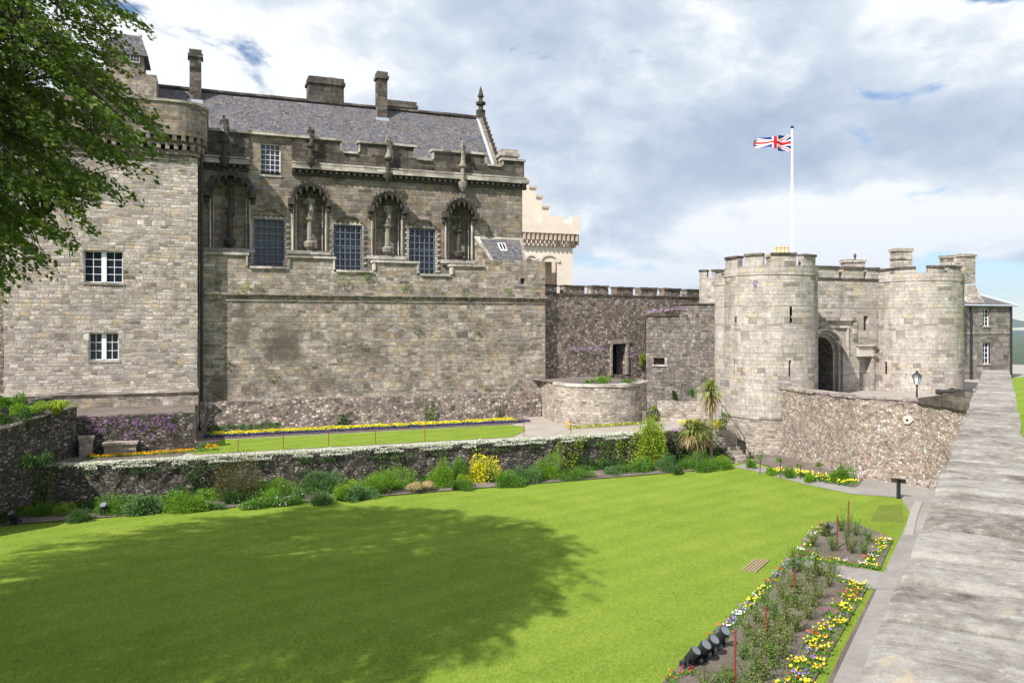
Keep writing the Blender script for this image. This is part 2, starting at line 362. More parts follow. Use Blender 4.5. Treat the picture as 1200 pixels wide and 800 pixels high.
M['block'] = masonry('damp grey rubble and passage shade', [(0.22,0.20,0.17),(0.16,0.145,0.125),(0.28,0.255,0.215),(0.19,0.175,0.155),(0.25,0.22,0.18)], (0.15,0.135,0.115), 0.18, 0.3, 0.02, 0.08, 0.5, (0.05,0.046,0.041), 0.035, streak=0.9, seed=4.0, grain=1.2, contrast=.7)
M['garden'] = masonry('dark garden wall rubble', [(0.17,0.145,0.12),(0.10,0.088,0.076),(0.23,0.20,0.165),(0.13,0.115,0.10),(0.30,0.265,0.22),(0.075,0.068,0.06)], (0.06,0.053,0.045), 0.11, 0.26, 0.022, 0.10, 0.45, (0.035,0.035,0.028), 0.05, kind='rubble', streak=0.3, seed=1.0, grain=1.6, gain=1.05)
M['bastion'] = masonry('pale mortared rubble', [(0.40,0.355,0.29),(0.33,0.29,0.235),(0.45,0.40,0.34),(0.28,0.245,0.20),(0.37,0.325,0.27)], (0.36,0.32,0.27), 0.17, 0.3, 0.022, 0.08, 0.45, (0.12,0.10,0.085), 0.03, streak=0.5, seed=6.0, contrast=.55, grain=1.2)
M['house'] = masonry('grey tooled stone', [(0.25,0.225,0.19),(0.21,0.19,0.165),(0.29,0.26,0.22),(0.23,0.215,0.19)], (0.17,0.155,0.13), 0.3, 0.65, 0.014, 0.02, 0.4, (0.10,0.09,0.078), 0.02, seed=8.0)
M['slate'] = masonry('roof slates', [(0.13,0.13,0.145),(0.16,0.15,0.15),(0.10,0.105,0.125),(0.19,0.17,0.155),(0.145,0.13,0.12),(0.12,0.125,0.15)], (0.06,0.06,0.065), 0.17, 0.2, 0.008, 0.01, 0.5, (0.17,0.15,0.125), 0.02, streak=0.2, contrast=0.55, grain=.8)
M['harl'] = plain('cream limewash harling', (0.74,0.64,0.53), 0.9, 0, 0.22, 0.8, 0.1)
M['harl_trim'] = plain('dressed pinkish stone', (0.52,0.43,0.35), 0.9, 0, 0.2, 3)
M['trim'] = masonry('pale weathered moulding', [(0.46,0.43,0.36),(0.38,0.35,0.29),(0.50,0.47,0.40),(0.33,0.30,0.25)], (0.24,0.22,0.18), 2.0, 0.9, 0.008, 0.01, 0.7, (0.09,0.08,0.066), 0.012, streak=0.5)
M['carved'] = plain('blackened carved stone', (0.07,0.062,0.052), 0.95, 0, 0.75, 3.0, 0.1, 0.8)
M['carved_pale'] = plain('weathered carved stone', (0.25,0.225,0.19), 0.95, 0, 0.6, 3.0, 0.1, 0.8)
M['lead'] = plain('lead flashing', (0.42,0.46,0.52), 0.5, 0, 0.15, 3, 0.4)
M['glass'] = plain('dark leaded glass', (0.012,0.018,0.03), 0.2, 0, 0.4, 2.5, 0.6, 0.3)
M['grille'] = plain('blue grey iron grille', (0.14,0.17,0.22), 0.55, 0, 0.3, 4, 0.4)
M['white'] = plain('white painted wood', (0.78,0.79,0.80), 0.5, 0, 0.06, 3)
M['black'] = plain('black painted metal', (0.022,0.024,0.028), 0.38, 0, 0.3, 8, 0.5)
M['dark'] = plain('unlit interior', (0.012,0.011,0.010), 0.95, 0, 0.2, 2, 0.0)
M['wood'] = plain('dark oak boards', (0.05,0.038,0.028), 0.7, 0, 0.4, 4)
M['rust'] = plain('red stained stake', (0.20,0.045,0.03), 0.8, 0, 0.35, 9)
M['pot'] = plain('buff chimney pot clay', (0.62,0.47,0.26), 0.85, 0, 0.2, 5)
M['pole'] = plain('white flagpole paint', (0.82,0.83,0.84), 0.35, 0, 0.04, 2)
M['iron'] = plain('cast iron', (0.05,0.048,0.045), 0.6, 0.3, 0.4, 6)
M['floodglass'] = plain('dusty floodlight glass', (0.16,0.18,0.20), 0.25, 0, 0.2, 3, 0.5)
M['lampglass'] = plain('frosted lamp glass', (0.62,0.68,0.72), 0.2, 0, 0.05, 3, 0.5)
M['bark'] = plain('grey brown bark', (0.06,0.048,0.036), 0.95, 0, 0.5, 9, 0.1, 0.9)
M['palmbark'] = plain('palm bark', (0.23,0.18,0.125), 0.95, 0, 0.4, 12, 0.1, 0.9)

def leafmat(name, c0, c1, trans=0.35, third=None):
    m, t = new_mat(name)
    g = t.n('ShaderNodeNewGeometry').outputs['Random Per Island']; o = t.n('ShaderNodeTexCoord').outputs['Object']
    n = t.noise(o, 1.5, 3, 0.6)
    f = t.m('ADD', t.m('MULTIPLY', g, 0.65), t.m('MULTIPLY', n, 0.45))
    stops = [(0.1, c0), (0.75, c1)] + ([(0.97, third)] if third else [])
    col = t.ramp(f, stops)
    b = t.n('ShaderNodeBsdfPrincipled', ins={'Base Color': col, 'Roughness': 0.5}); b.inputs['Specular IOR Level'].default_value = 0.3
    tr = t.n('ShaderNodeBsdfTranslucent', ins={'Color': t.mix(1.0, col, (1.25, 1.3, 0.6), 'MULTIPLY')})
    mxx = t.n('ShaderNodeMixShader', ins={0: trans}); t.t.links.new(b.outputs[0], mxx.inputs[1]); t.t.links.new(tr.outputs[0], mxx.inputs[2])
    t.t.links.new(mxx.outputs[0], t.n('ShaderNodeOutputMaterial').inputs[0]); return m
L = {
 'tree': leafmat('broad tree leaves', (0.03,0.062,0.010), (0.115,0.175,0.022), 0.42),
 'bright': leafmat('bright green leaves', (0.081,0.196,0.017), (0.230,0.391,0.034)),
 'mid': leafmat('mid green leaves', (0.052,0.143,0.023), (0.156,0.299,0.039)),
 'deep': leafmat('dark green leaves', (0.025,0.069,0.018), (0.075,0.150,0.037)),
 'blue': leafmat('blue green leaves', (0.05,0.12,0.045), (0.16,0.28,0.10)),
 'lime': leafmat('yellow green leaves', (0.149,0.253,0.023), (0.345,0.437,0.046)),
 'bronze': leafmat('bronze brown leaves', (0.05,0.05,0.018), (0.14,0.14,0.04), third=(0.24,0.09,0.05)),
 'rose': leafmat('rose leaves with red shoots', (0.07,0.12,0.03), (0.24,0.31,0.08), third=(0.32,0.13,0.07)),
 'tan': leafmat('dry tan grass', (0.32,0.24,0.11), (0.55,0.44,0.24), 0.3),
 'palm': leafmat('sword leaves', (0.10,0.16,0.03), (0.33,0.36,0.10), 0.3, third=(0.42,0.36,0.16)),
 'deadpalm': leafmat('dead hanging leaves', (0.20,0.14,0.07), (0.42,0.32,0.17), 0.25),
 'yellow': leafmat('yellow petals', (0.80,0.62,0.01), (0.90,0.78,0.04), 0.25),
 'orange': leafmat('orange petals', (0.85,0.30,0.01), (0.92,0.52,0.02), 0.25),
 'red': leafmat('red petals', (0.45,0.02,0.02), (0.75,0.07,0.03), 0.25),
 'violet': leafmat('violet petals', (0.12,0.05,0.40), (0.30,0.18,0.62), 0.2),
 'navy': leafmat('dark blue petals', (0.02,0.015,0.10), (0.07,0.05,0.26), 0.2),
 'lilac': leafmat('lilac petals', (0.33,0.20,0.50), (0.52,0.36,0.66), 0.25),
 'purple': leafmat('purple aubrieta petals', (0.30,0.10,0.42), (0.48,0.24,0.60), 0.25),
 'whitef': leafmat('white petals', (0.72,0.73,0.68), (0.88,0.89,0.86), 0.2),
 'snow': leafmat('silver white edging flowers', (0.42,0.45,0.38), (0.82,0.84,0.80), 0.25),
}

m, t = new_mat('lawn grass blades'); g = t.n('ShaderNodeNewGeometry').outputs['Random Per Island']; o = t.n('ShaderNodeTexCoord').outputs['Object']
f = t.m('ADD', t.m('MULTIPLY', g, 0.25), t.m('ADD', t.m('MULTIPLY', t.noise(o, 0.45, 5, 0.65, 0.8), 0.42), t.m('MULTIPLY', t.noise(o, 2.7, 6, 0.75), 0.55)))
x_, y_, z_ = t.sep(o); q_ = t.m('ADD', t.m('MULTIPLY', x_, -0.30), t.m('MULTIPLY', y_, 0.95)); f = t.m('ADD', f, t.m('MULTIPLY', t.m('SINE', t.m('ADD', t.m('MULTIPLY', q_, 4.2), t.m('MULTIPLY', t.noise(o, 0.35, 3), 5.0))), 0.016))
col = t.ramp(f, [(0.44, (0.085,0.150,0.014)), (0.60, (0.18,0.265,0.028)), (0.76, (0.33,0.39,0.075))])
b_ = t.n('ShaderNodeBsdfPrincipled', ins={'Base Color': col, 'Roughness': 0.6}); tr = t.n('ShaderNodeBsdfTranslucent', ins={'Color': col}); mxx = t.n('ShaderNodeMixShader', ins={0: 0.3})
t.t.links.new(b_.outputs[0], mxx.inputs[1]); t.t.links.new(tr.outputs[0], mxx.inputs[2]); t.t.links.new(mxx.outputs[0], t.n('ShaderNodeOutputMaterial').inputs[0]); L['grass'] = m
def hit(px, P0, P1):
    """where the photo column px meets the vertical plane P0-P1: distance along it and camera depth"""
    rx, ry = ray(px); L_ = math.hypot(P1[0]-P0[0], P1[1]-P0[1]); dx, dy = (P1[0]-P0[0])/L_, (P1[1]-P0[1])/L_
    # k*r = P0 + u*d
    det = rx * (-dy) + ry * dx
    k = (P0[0] * (-dy) + P0[1] * dx) / det
    u = (k*rx - P0[0]) * dx + (k*ry - P0[1]) * dy
    return u, k
def zk(py, k): return CZ + (HOR - py) / F * k

# ------------------------------------------------------------------ ground sheets
def ground_mat(name, c0, c1, c2, scale=1.0, bump=0.4, rough=0.95, stripes=False, bd=0.02):
    m, t = new_mat(name); c = t.n('ShaderNodeTexCoord').outputs['Object']
    n1 = t.noise(c, 0.35 * scale, 5, 0.6, 0.4); n2 = t.noise(c, 3.0 * scale, 6, 0.65); n3 = t.noise(c, 22 * scale, 4, 0.7)
    f = t.m('ADD', t.m('MULTIPLY', n1, 0.45), t.m('ADD', t.m('MULTIPLY', n2, 0.3), t.m('MULTIPLY', n3, 0.25)))
    if stripes:      # faint mower passes, and short tufts drawn out along them
        x, y, z = t.sep(c)
        q = t.m('ADD', t.m('MULTIPLY', x, -0.30), t.m('MULTIPLY', y, 0.95))
        wv = t.m('MULTIPLY', t.m('SINE', t.m('ADD', t.m('MULTIPLY', q, 4.2), t.m('MULTIPLY', n1, 4.0))), 0.016)
        al = t.m('ADD', t.m('MULTIPLY', x, 0.94), t.m('MULTIPLY', y, 0.35)); ac = t.m('ADD', t.m('MULTIPLY', x, -0.35), t.m('MULTIPLY', y, 0.94))
        tuft = t.noise(t.xyz(t.m('MULTIPLY', al, 2.0), t.m('MULTIPLY', ac, 3.2), 0.0), 3.0, 9, 0.78)
        f = t.m('ADD', t.m('MULTIPLY', f, 0.45), t.m('ADD', t.m('MULTIPLY', tuft, 0.55), wv)); f = t.m('ADD', .5, t.m('MULTIPLY', t.m('SUBTRACT', f, .5), 1.5))
    col = t.ramp(f, [(0.32, c0), (0.5, c1), (0.68, c2)])
    finish(t, col, rough, t.m('ADD', n3, t.m('MULTIPLY', n2, 0.6)), bump, bd, 0.1); return m
M['lawn'] = ground_mat('mown lawn', (0.10,0.162,0.018), (0.172,0.245,0.028), (0.25,0.315,0.052), 1.0, 0.8, stripes=True, bd=0.03)
M['turf'] = ground_mat('newer turf', (0.10,0.14,0.02), (0.14,0.18,0.03), (0.19,0.22,0.05), 2.0, 0.8)
M['soil'] = ground_mat('bed soil', (0.10,0.08,0.066), (0.20,0.165,0.14), (0.33,0.285,0.245), 2.4, 1.0, bd=0.05)
M['path'] = ground_mat('worn tarmac path', (0.19,0.17,0.155), (0.27,0.25,0.235), (0.36,0.34,0.32), 1.1, 0.5, bd=0.008)
M['gravel'] = ground_mat('forecourt setts', (0.26,0.24,0.21), (0.33,0.30,0.265), (0.40,0.37,0.33), 2.0, 0.5)
M['terrace'] = ground_mat('beige terrace gravel', (0.26,0.225,0.19), (0.34,0.30,0.255), (0.42,0.375,0.32), 1.8, 0.5)
M['land'] = ground_mat('far farmland', (0.035,0.06,0.03), (0.06,0.085,0.035), (0.10,0.11,0.05), 0.003, 0.0)
M['kerb'] = plain('pale kerb stone', (0.34,0.315,0.285), 0.9, 0, 0.25, 4, 0.1)

def sheet(name, poly, z, mat, sub=None):
    mb = MB(); mb.face([(x, y, z) for x, y in poly]); o = mb.build(name, mat, origin=(0, 0, z)); return tag(o, kind='structure')
# far land with the river plain below the rock, and hills
mb = MB(); mb.face([(-9000,-2000,-60),(9000,-2000,-60),(9000,9500,-60),(-9000,9500,-60)]); tag(mb.build('ground', M['land'], origin=(0,0,-60)), kind='structure')
mb = MB(); nx, ny = 90, 14
for i in range(nx):
    for j in range(ny):
        def hp(i, j):
            x = -3000 + 9000 * i / nx; yy = 4200 + 3600 * j / ny; t_ = j / ny
            h = (150 + 230 * (mnoise.noise((x * 0.0007, 3.1, 0)) + 0.3) + 90 * mnoise.noise((x * 0.0024, yy * 0.001, 1)) + 25*mnoise.noise((x*0.009, yy*0.004, 2))) * max(0,math.sin(math.pi * min(1, 0.05 + t_ * 0.95))) ** 0.8
            return (x, yy, -62 + max(0, h) * .95)
        mb.face([hp(i,j), hp(i+1,j), hp(i+1,j+1), hp(i,j+1)])
tag(mb.build('hills', M['land'], origin=(0,5000,-60), smooth=True), kind='structure')

# the castle rock plateau under everything
sheet('lawn', [(-60,-30),(60,-30),(60,44.2),(-60,44.2)], 0.0, M['lawn'])
ux, uy = 0.795, 0.606            # direction of the parapet wall the camera looks along
def along(t_, p): return (ux*t_ - uy*p, uy*t_ + ux*p)
sheet('soil_bed', [(-30,41.35),(-12,41.3),(0,41.42),(10,41.3),(20,41.42),(28,41.5),(31.2,42.3),(31.4,44.3),(-30,44.3)], 0.05, M['soil'])
sheet('garden_path', [along(-6,0.8), along(49,0.8), along(49,3.2), along(40,3.65), along(-6,3.6)], 0.012, M['path'])
pp = [(858,547),(878,543),(935,558),(1000,571),(1004,558),(1150,556),(1150,600),(1066,600),(1056,583),(1000,579),(938,566),(905,557),(880,551)]
sheet('lawn_path', [G(*p) for p in pp][::-1], 0.016, M['path'])
sheet('bed_path', [G(*p) for p in [(923,656),(1018,690),(1050,690),(1058,672),(1030,670),(932,650)]], 0.020, M['path'])
bedR = [(882,541),(905,548),(937,557),(970,566),(1003,571),(1012,562),(985,548),(940,530),(888,530)]
sheet('wall_bed', [G(*p) for p in bedR], 0.05, M['soil'])
bed1 = [(932,650),(940,634),(963,612),(1000,612),(1047,632),(1031,668)]
sheet('rose_bed', [G(*p) for p in bed1], 0.045, M['soil'])
bed2 = [(922,657),(1017,689),(985,745),(945,815),(905,880),(700,880),(776,801),(825,752),(875,706)]
sheet('long_rose_bed', [G(*p) for p in bed2], 0.045, M['soil'])
for i_, (p0_, p1_) in enumerate((((1018,690),(985,745)),((985,745),(958,800)),((1031,669),(1062,626)))):
    q0, q1 = G(*p0_), G(*p1_)
sheet('path_edge', [along(17.5,3.62), along(29.5,3.62), along(29.5,3.70), along(23,3.74), along(17.5,3.71)], 0.022, M['soil'])
sheet('turf_patch', [G(*p) for p in [(1030,592),(1058,590),(1058,612),(1020,611)]], 0.006, M['turf'])
# kerb along the path corner by the lectern
mb = MB(); kp = [G(*p) for p in [(1060,626),(1063,612),(1067,600),(1072,588)]]; kq = [G(*p) for p in [(1053,584),(1060,584)]]
for a, b in zip(kp[:-1], kp[1:]):
    S = plane(a, b); l_ = math.hypot(b[0]-a[0], b[1]-a[1]); mb.blk(S, 0.02, l_-0.02, 0.0, 0.06, -0.35, 0.0)
tag(mb.build('kerb', M['kerb']), 'pale stone kerb curving round the lawn corner beside the path', 'kerb')
# raised terrace behind the garden wall, landing by the steps, forecourt, grass walk beyond the parapet
def terrain(name, poly, z0, z, mat):
    mb = MB(); mb.prism(poly, z0, z); return tag(mb.build(name, mat, origin=(0,0,z)), kind='structure')
terrain('terrace', [(-30,44.35),(30.6,44.35),(30.6,45.3),(34.0,45.3),(34.0,60),(-30,60)], -0.5, 2.15, M['terrace'])
gr = [(256,526),(256,517),(330,512),(460,506.5),(560,501),(596,498),(617,502),(604,512),(560,520)]
sheet('terrace_lawn', [(X(225,45.2),45.1)] + [G(*p, 2.16) for p in [(256,517),(330,512),(460,506.5),(560,501),(596,498),(616,503)]][0:0] + [(X(600,45.1),45.1),(X(616,47.5),47.5),(X(614,49.5),49.5),(X(598,50.6),50.6),(X(260,50.2),50.2),(X(240,48.6),48.6)], 2.17, M['lawn'])
sheet('terrace_bed', [(-1.0,50.6),(X(598,50.9),50.9),(X(622,52.4),52.4),(X(610,54.8),54.8),(-0.3,54.8)], 2.19, M['soil'])
terrain('raised_bed', [(-14,47.4),(-.55,47.4),(-.55,54.25),(-14,54.25)], 2.0, 3.95, M['soil'])
sheet('tower_bed', [(-9.5,44.9),(-1.2,44.9),(-0.6,46.9),(-9.5,46.9)], 2.18, M['soil'])
terrain('forecourt', [(37.4,32.9),(38.0,30.2),(56,43.5),(100,60),(100,75),(36.0,75),(36.0,49.3),(37.5,44.0),(36.7,40.4),(36.0,36.2)], -1.0, 3.7, M['gravel'])
terrain('grass_walk', [along(-8,-0.45), along(-8,-30), (140,40), (140,60), (100,59.9), (56,43.4), along(48,-0.45)], -1.0, 4.7, M['lawn'])

# ------------------------------------------------------------------ shared architectural pieces
def window(parent, S, u0, u1, v0, v1, depth, cols, rows, mullions=(), sill=True, label=None, frame_mat='white', t_=0.035, sillmat='trim'):
    """frame > glass, glazing bars; set back in its opening"""
    d = depth - 0.06; mb = MB(); fw = 0.06
    mb.blk(S,u0,u0+fw,v0,v1,d-.03,d+.05); mb.blk(S,u1-fw,u1,v0,v1,d-.03,d+.05); mb.blk(S,u0+fw,u1-fw,v0,v0+fw,d-.028,d+.048); mb.blk(S,u0+fw,u1-fw,v1-fw,v1,d-.028,d+.048)
    for mu, mwid in mullions: mb.blk(S, mu-mwid/2, mu+mwid/2, v0+fw, v1-fw, d-0.05, d+0.05)
    edges = [u0+fw] + [x for mu, mwid in mullions for x in (mu-mwid/2, mu+mwid/2)] + [u1-fw]
    fr = mb.build('window', M[frame_mat], parent, label=label)
    bars = MB()
    for a, b in zip(edges[0::2], edges[1::2]):
        for c in range(1, cols): x = a + (b-a)*c/cols; bars.blk(S, x-t_/2, x+t_/2, v0+fw, v1-fw, d+.004, d+.03)
        for r in range(1, rows): z = v0+fw + (v1-v0-2*fw)*r/rows; bars.blk(S, a, b, z-t_/2, z+t_/2, d+.006, d+.028)
    bars.build('glazing_bars', M[frame_mat], fr)
    g = MB(); g.back(S, (u0, u1, v0, v1, 0), d + 0.036); g.build('glass', M['glass'], fr)
    if sill: s_ = MB(); s_.blk(S, u0-.08, u1+.08, v0-.14, v0-.002, -.07, depth); s_.build('sill', M[sillmat], fr)
    return fr

def figure_mb(base, h, rot=0.0, lean=0.06):
    """a weathered robed stone figure with head, shoulders and bent arms"""
    mb = MB(); s = h / 1.75; c, s_ = math.cos(rot), math.sin(rot)
    def P(x, y, z): return (base[0] + (x*c - y*s_)*s, base[1] + (x*s_ + y*c)*s, base[2] + z*s)
    prof = [(0.0,.0),(.27,.0),(.27,.06),(.22,.30),(.19,.62),(.215,.86),(.17,1.02),(.20,1.22),(.245,1.38),(.20,1.47),(.085,1.51),(.075,1.55)]
    n = 12
    def ring(r, z): 
        off = lean * math.sin(z * 2.2)
        return [P(off + r*1.05*math.cos(2*math.pi*k/n) * (1 + .06*math.sin(5*k + z*3)), r*0.72*math.sin(2*math.pi*k/n), z) for k in range(n)]
    rings = [ring(max(r,.001), z) for r, z in prof]
    for a, b in zip(rings[:-1], rings[1:]):
        for k in range(n): mb.face([a[k], a[(k+1)%n], b[(k+1)%n], b[k]])
    off = lean * math.sin(1.6*2.2)
    hp = [(0.001,-.13),(.06,-.11),(.095,-.04),(.10,.02),(.085,.08),(.045,.125),(.001,.135)]
    hr = [[P(off + r*math.cos(2*math.pi*k/10), r*1.1*math.sin(2*math.pi*k/10) - .01, 1.63+z) for k in range(10)] for r, z in hp]
    for a, b in zip(hr[:-1], hr[1:]):
        for k in range(10): mb.face([a[k], a[(k+1)%10], b[(k+1)%10], b[k]])
    mb.tube([P(-.22,0,1.38), P(-.30,-.06,1.10), P(-.10,-.24,1.02)], [.075*s,.06*s,.045*s], 6)
    mb.tube([P(.24,0,1.38), P(.33,-.08,1.16), P(.22,-.20,1.40)], [.075*s,.06*s,.045*s], 6)
    return mb

# ------------------------------------------------------------------ the long wall under the palace
YW = 55.5; SW = yplane(YW); XR = X(639, YW)
wall = thing('curtain_wall', (11, YW, 2.0), 'tall weathered sandstone wall below the palace, topped by a stepped coping', 'wall')
cop = [(238,290,295.5),(290,338,312),(338,392,300),(392,438,316.5),(438,490,305.5),(490,529,321),(529,568,310),(568,639,305)]
vbase = 10.9; mb = MB()
mb.grid(SW, lin(-0.35, XR, 0.8), lin(2.0, 11.0, 0.8)); topz = []
for i, (a, b, py) in enumerate(cop):
    ua = -0.35 if i == 0 else X(a, YW); ub = XR if i == len(cop)-1 else X(b, YW); z = Z((a+b)/2, py, YW); topz.append((ua, ub, z))
    if i == len(cop) - 1:
        hole = (X(612,YW)-.16, X(612,YW)+.2, Z(612,333,YW), Z(612,326,YW), .5)
        mb.grid(SW, [ua, ub], [11.0, z], [hole]); mb.back(SW, hole)
        mb.blk(SW, ua, ub, 11.0, z, 0.6, 0.62)
        mb.face([SW(ua, z), SW(ub, z), SW(ub, z, .6), SW(ua, z, .6)]); mb.face([SW(ub,11,0),SW(ub,11,.6),SW(ub,z,.6),SW(ub,z,0)]); mb.face([SW(ua,11,.6),SW(ua,11,0),SW(ua,z,0),SW(ua,z,.6)])
    else: mb.blk(SW, ua, ub, 11.0, z - 0.16, 0, 0.6, 4)
mb.box(-0.35, XR, YW+0.002, YW+1.9, 1.5, 10.6)
mb.build('wall_face', M['ashlar'], wall, jit=0.02)
mb = MB()
for i, (ua, ub, z) in enumerate(topz[:-1]):
    mb.blk(SW, ua + (.12 if i and topz[i-1][2] > z else -.1 if i else 0), ub - (.12 if topz[i+1][2] > z else -.1), z-.16, z, -.14, .68, 3)
    nz = topz[i+1][2]
    if i < 6: mb.blk(SW, ub-.1 if nz < z else ub-.02, ub+.02 if nz < z else ub+.1, min(z,nz)+.0, max(z,nz)-.165, -.1, .5)
mb.build('coping', M['trim'], wall, jit=0.015)
mb = MB(); zs = 10.95                              # string course over small corbels
mb.blk(SW, -0.35, XR+.1, zs, zs+.16, -.2, 0, 12)
mb.build('string_course', M['ashlar'], wall, jit=0.03)
mb = MB(); x = 0.0
while x < XR - .2: mb.blk(SW, x, x+.26, zs-.24, zs-.003, -.08, -.003); x += .52
mb.blk(SW, -0.35, XR, zs-.42, zs-.30, -.06, -.003, 6); mb.build('corbel_course', M['palace'], wall, jit=0.02)
# battered rubble foot
mb = MB(); SP = yplane(54.8); us = lin(-0.3, X(634, 54.8), .45); vs = lin(2.0, 3.95, .35)
for a, b in zip(us[:-1], us[1:]):
    for c, d in zip(vs[:-1], vs[1:]):
        q = [(a,c),(b,c),(b,d),(a,d)]; mb.face([(u, 54.55 + (v-2)*.22, v) for u, v in q], q)
    mb.face([(a,54.98,3.95),(b,54.98,3.95),(b,YW+.05,4.02),(a,YW+.05,4.02)], [(a,0),(b,0),(b,.6),(a,.6)])
mb.face([(us[-1],54.55,2),(us[-1],YW,2),(us[-1],YW,4),(us[-1],54.98,3.95)])
mb.build('plinth', M['curtain'], wall, jit=0.09, js=1.9)

# ------------------------------------------------------------------ the palace above
YP = 57.5; SPAL = yplane(YP); XE = X(612, YP)
pal = thing('palace', (11, YP, 2.15), 'dark Renaissance palace range with statue niches, barred windows and slate roof', 'palace')
def uP(px): return X(px, YP)
def zP(px, py): return Z(px, py, YP)
niches = [(247,292,201,291),(344,381,214,294),(437,470,224,300),(523,552,232,305)]
wins = [(297,333,257,311),(391,424,264,316),(479,510,268,319)]
holes = []
for a, b, t_, bt in niches:
    zt = zP((a+b)/2, t_+6); zb = zP((a+b)/2, bt); holes.append((uP(a), uP(b), zb, zt, 0.40))
for a, b, t_, bt in wins: holes.append((uP(a), uP(b), zP((a+b)/2, bt)-.5, zP((a+b)/2, t_), 0.45))
dz0, dz1 = zP(316, 205), zP(316, 168)
dorm = (uP(305), uP(329), dz0, dz1, 0.35)
zc = 19.55
mb = MB()
low = [h for h in holes]
mb.grid(SPAL, lin(-0.35, XE, 1.2), [9.5, zc], low + [(dorm[0], dorm[1], dorm[2], zc, dorm[4])] if dorm[2] < zc else low)
mb.build('wall', M['palace'], pal)
mb = MB()
for h in holes[:4]: mb = MB(); mb.back(SPAL, h); mb.build('niche_back', M['palace'], pal)
mb = MB(); mb.face([(XE,YP,9.5),(XE,67,9.5),(XE,67,zc),(XE,YP,zc)]); mb.face([(XE,67,9.5),(-6,67,9.5),(-6,67,zc),(XE,67,zc)]); mb.face([(-6,67,2),(-6,57.5,2),(-6,57.5,20),(-6,67,20)]); mb.build('side_wall', M['palace'], pal)
# hoods, jamb shafts and sills of the niches
for i, h in enumerate(holes[:4]):
    u0, u1, v0, v1, _ = h; cx_ = (u0+u1)/2; hw = (u1-u0)/2; mb = MB()
    zsp = v1 - hw*0.95
    n = 12; ro = hw + .22; ri = hw - .03
    pts = []
    for k in range(n+1):
        a = math.pi*k/n; pts.append((a, cx_ - ro*math.cos(a), zsp + ro*.95*math.sin(a)+ (.12 if abs(k-n/2) < .6 else 0), cx_ - ri*math.cos(a), zsp + ri*.95*math.sin(a)))
    for p, q in zip(pts[:-1], pts[1:]):
        cr = [SPAL(p[3], p[4], -.72), SPAL(q[3], q[4], -.72), SPAL(q[3], q[4], .02), SPAL(p[3], p[4], .02), SPAL(p[1], p[2], -.80), SPAL(q[1], q[2], -.80), SPAL(q[1], q[2], .02), SPAL(p[1], p[2], .02)]
        mb.hexa([cr[0],cr[3],cr[2],cr[1],cr[4],cr[7],cr[6],cr[5]])
    for s_ in (-1, 1):
        mb.blk(SPAL, cx_+s_*(hw+.22)-.19, cx_+s_*(hw+.22)+.19, zsp-.30, zsp+.14, -.85, .02); mb.blk(SPAL, cx_+s_*(hw+.22)-.15, cx_+s_*(hw+.22)+.15, zsp-.62, zsp-.38, -.4, .02)
        # spandrel behind the arch closes the square head
    for k in range(1, n):
        a = math.pi*k/n; x_, z_ = cx_-(ri-.10)*math.cos(a), zsp+(ri-.10)*.95*math.sin(a)
        if k % 2 == 1: mb.tube([SPAL(x_, z_+.12, -.8), SPAL(x_, z_-.22, -.8)], [.12,.05], 6); mb.tube([SPAL(x_, z_+.1, -.2), SPAL(x_, z_-.14, -.2)], [.12,.05], 6)
        xo, zo = cx_-(ro+.02)*math.cos(a), zsp+(ro+.03)*.95*math.sin(a)
        mb.tube([SPAL(xo, zo-.02, -.7), SPAL(xo-.0, zo+.24, -.7)], [.11,.03], 5)
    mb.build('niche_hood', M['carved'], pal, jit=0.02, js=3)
    mb = MB()
    for k in range(n):    # square head above the arch, set just behind the wall face
        p, q = pts[k], pts[k+1]
        mb.face([SPAL(p[1] if False else p[3], p[4], .03), SPAL(q[3], q[4], .03), SPAL(q[3], v1+.01, .03), SPAL(p[3], v1+.01, .03)])
    mb.build('niche_head', M['sooty'], pal)
    for s_ in (-1, 1):
        mb = MB(); xx = cx_+s_*(hw+.06); mb.tube([SPAL(xx, v0+.02, -.07), SPAL(xx, zsp-.4, -.07)], .085, 8)
        mb.tube([SPAL(cx_+s_*(hw-.17), v0+.02, .12), SPAL(cx_+s_*(hw-.17), zsp-.2, .12)], .055, 6)
        mb.build('jamb_shaft', M['trim'], pal)
    mb = MB(); mb.blk(SPAL, u0-.45, u1+.35, v0-.26, v0-.005, -.26, .5, 3); mb.blk(SPAL, u0-.35, u1+.25, v0-.42, v0-.262, -.12, -.003, 3)
    mb.build('niche_sill', M['trim'], pal, jit=.012)
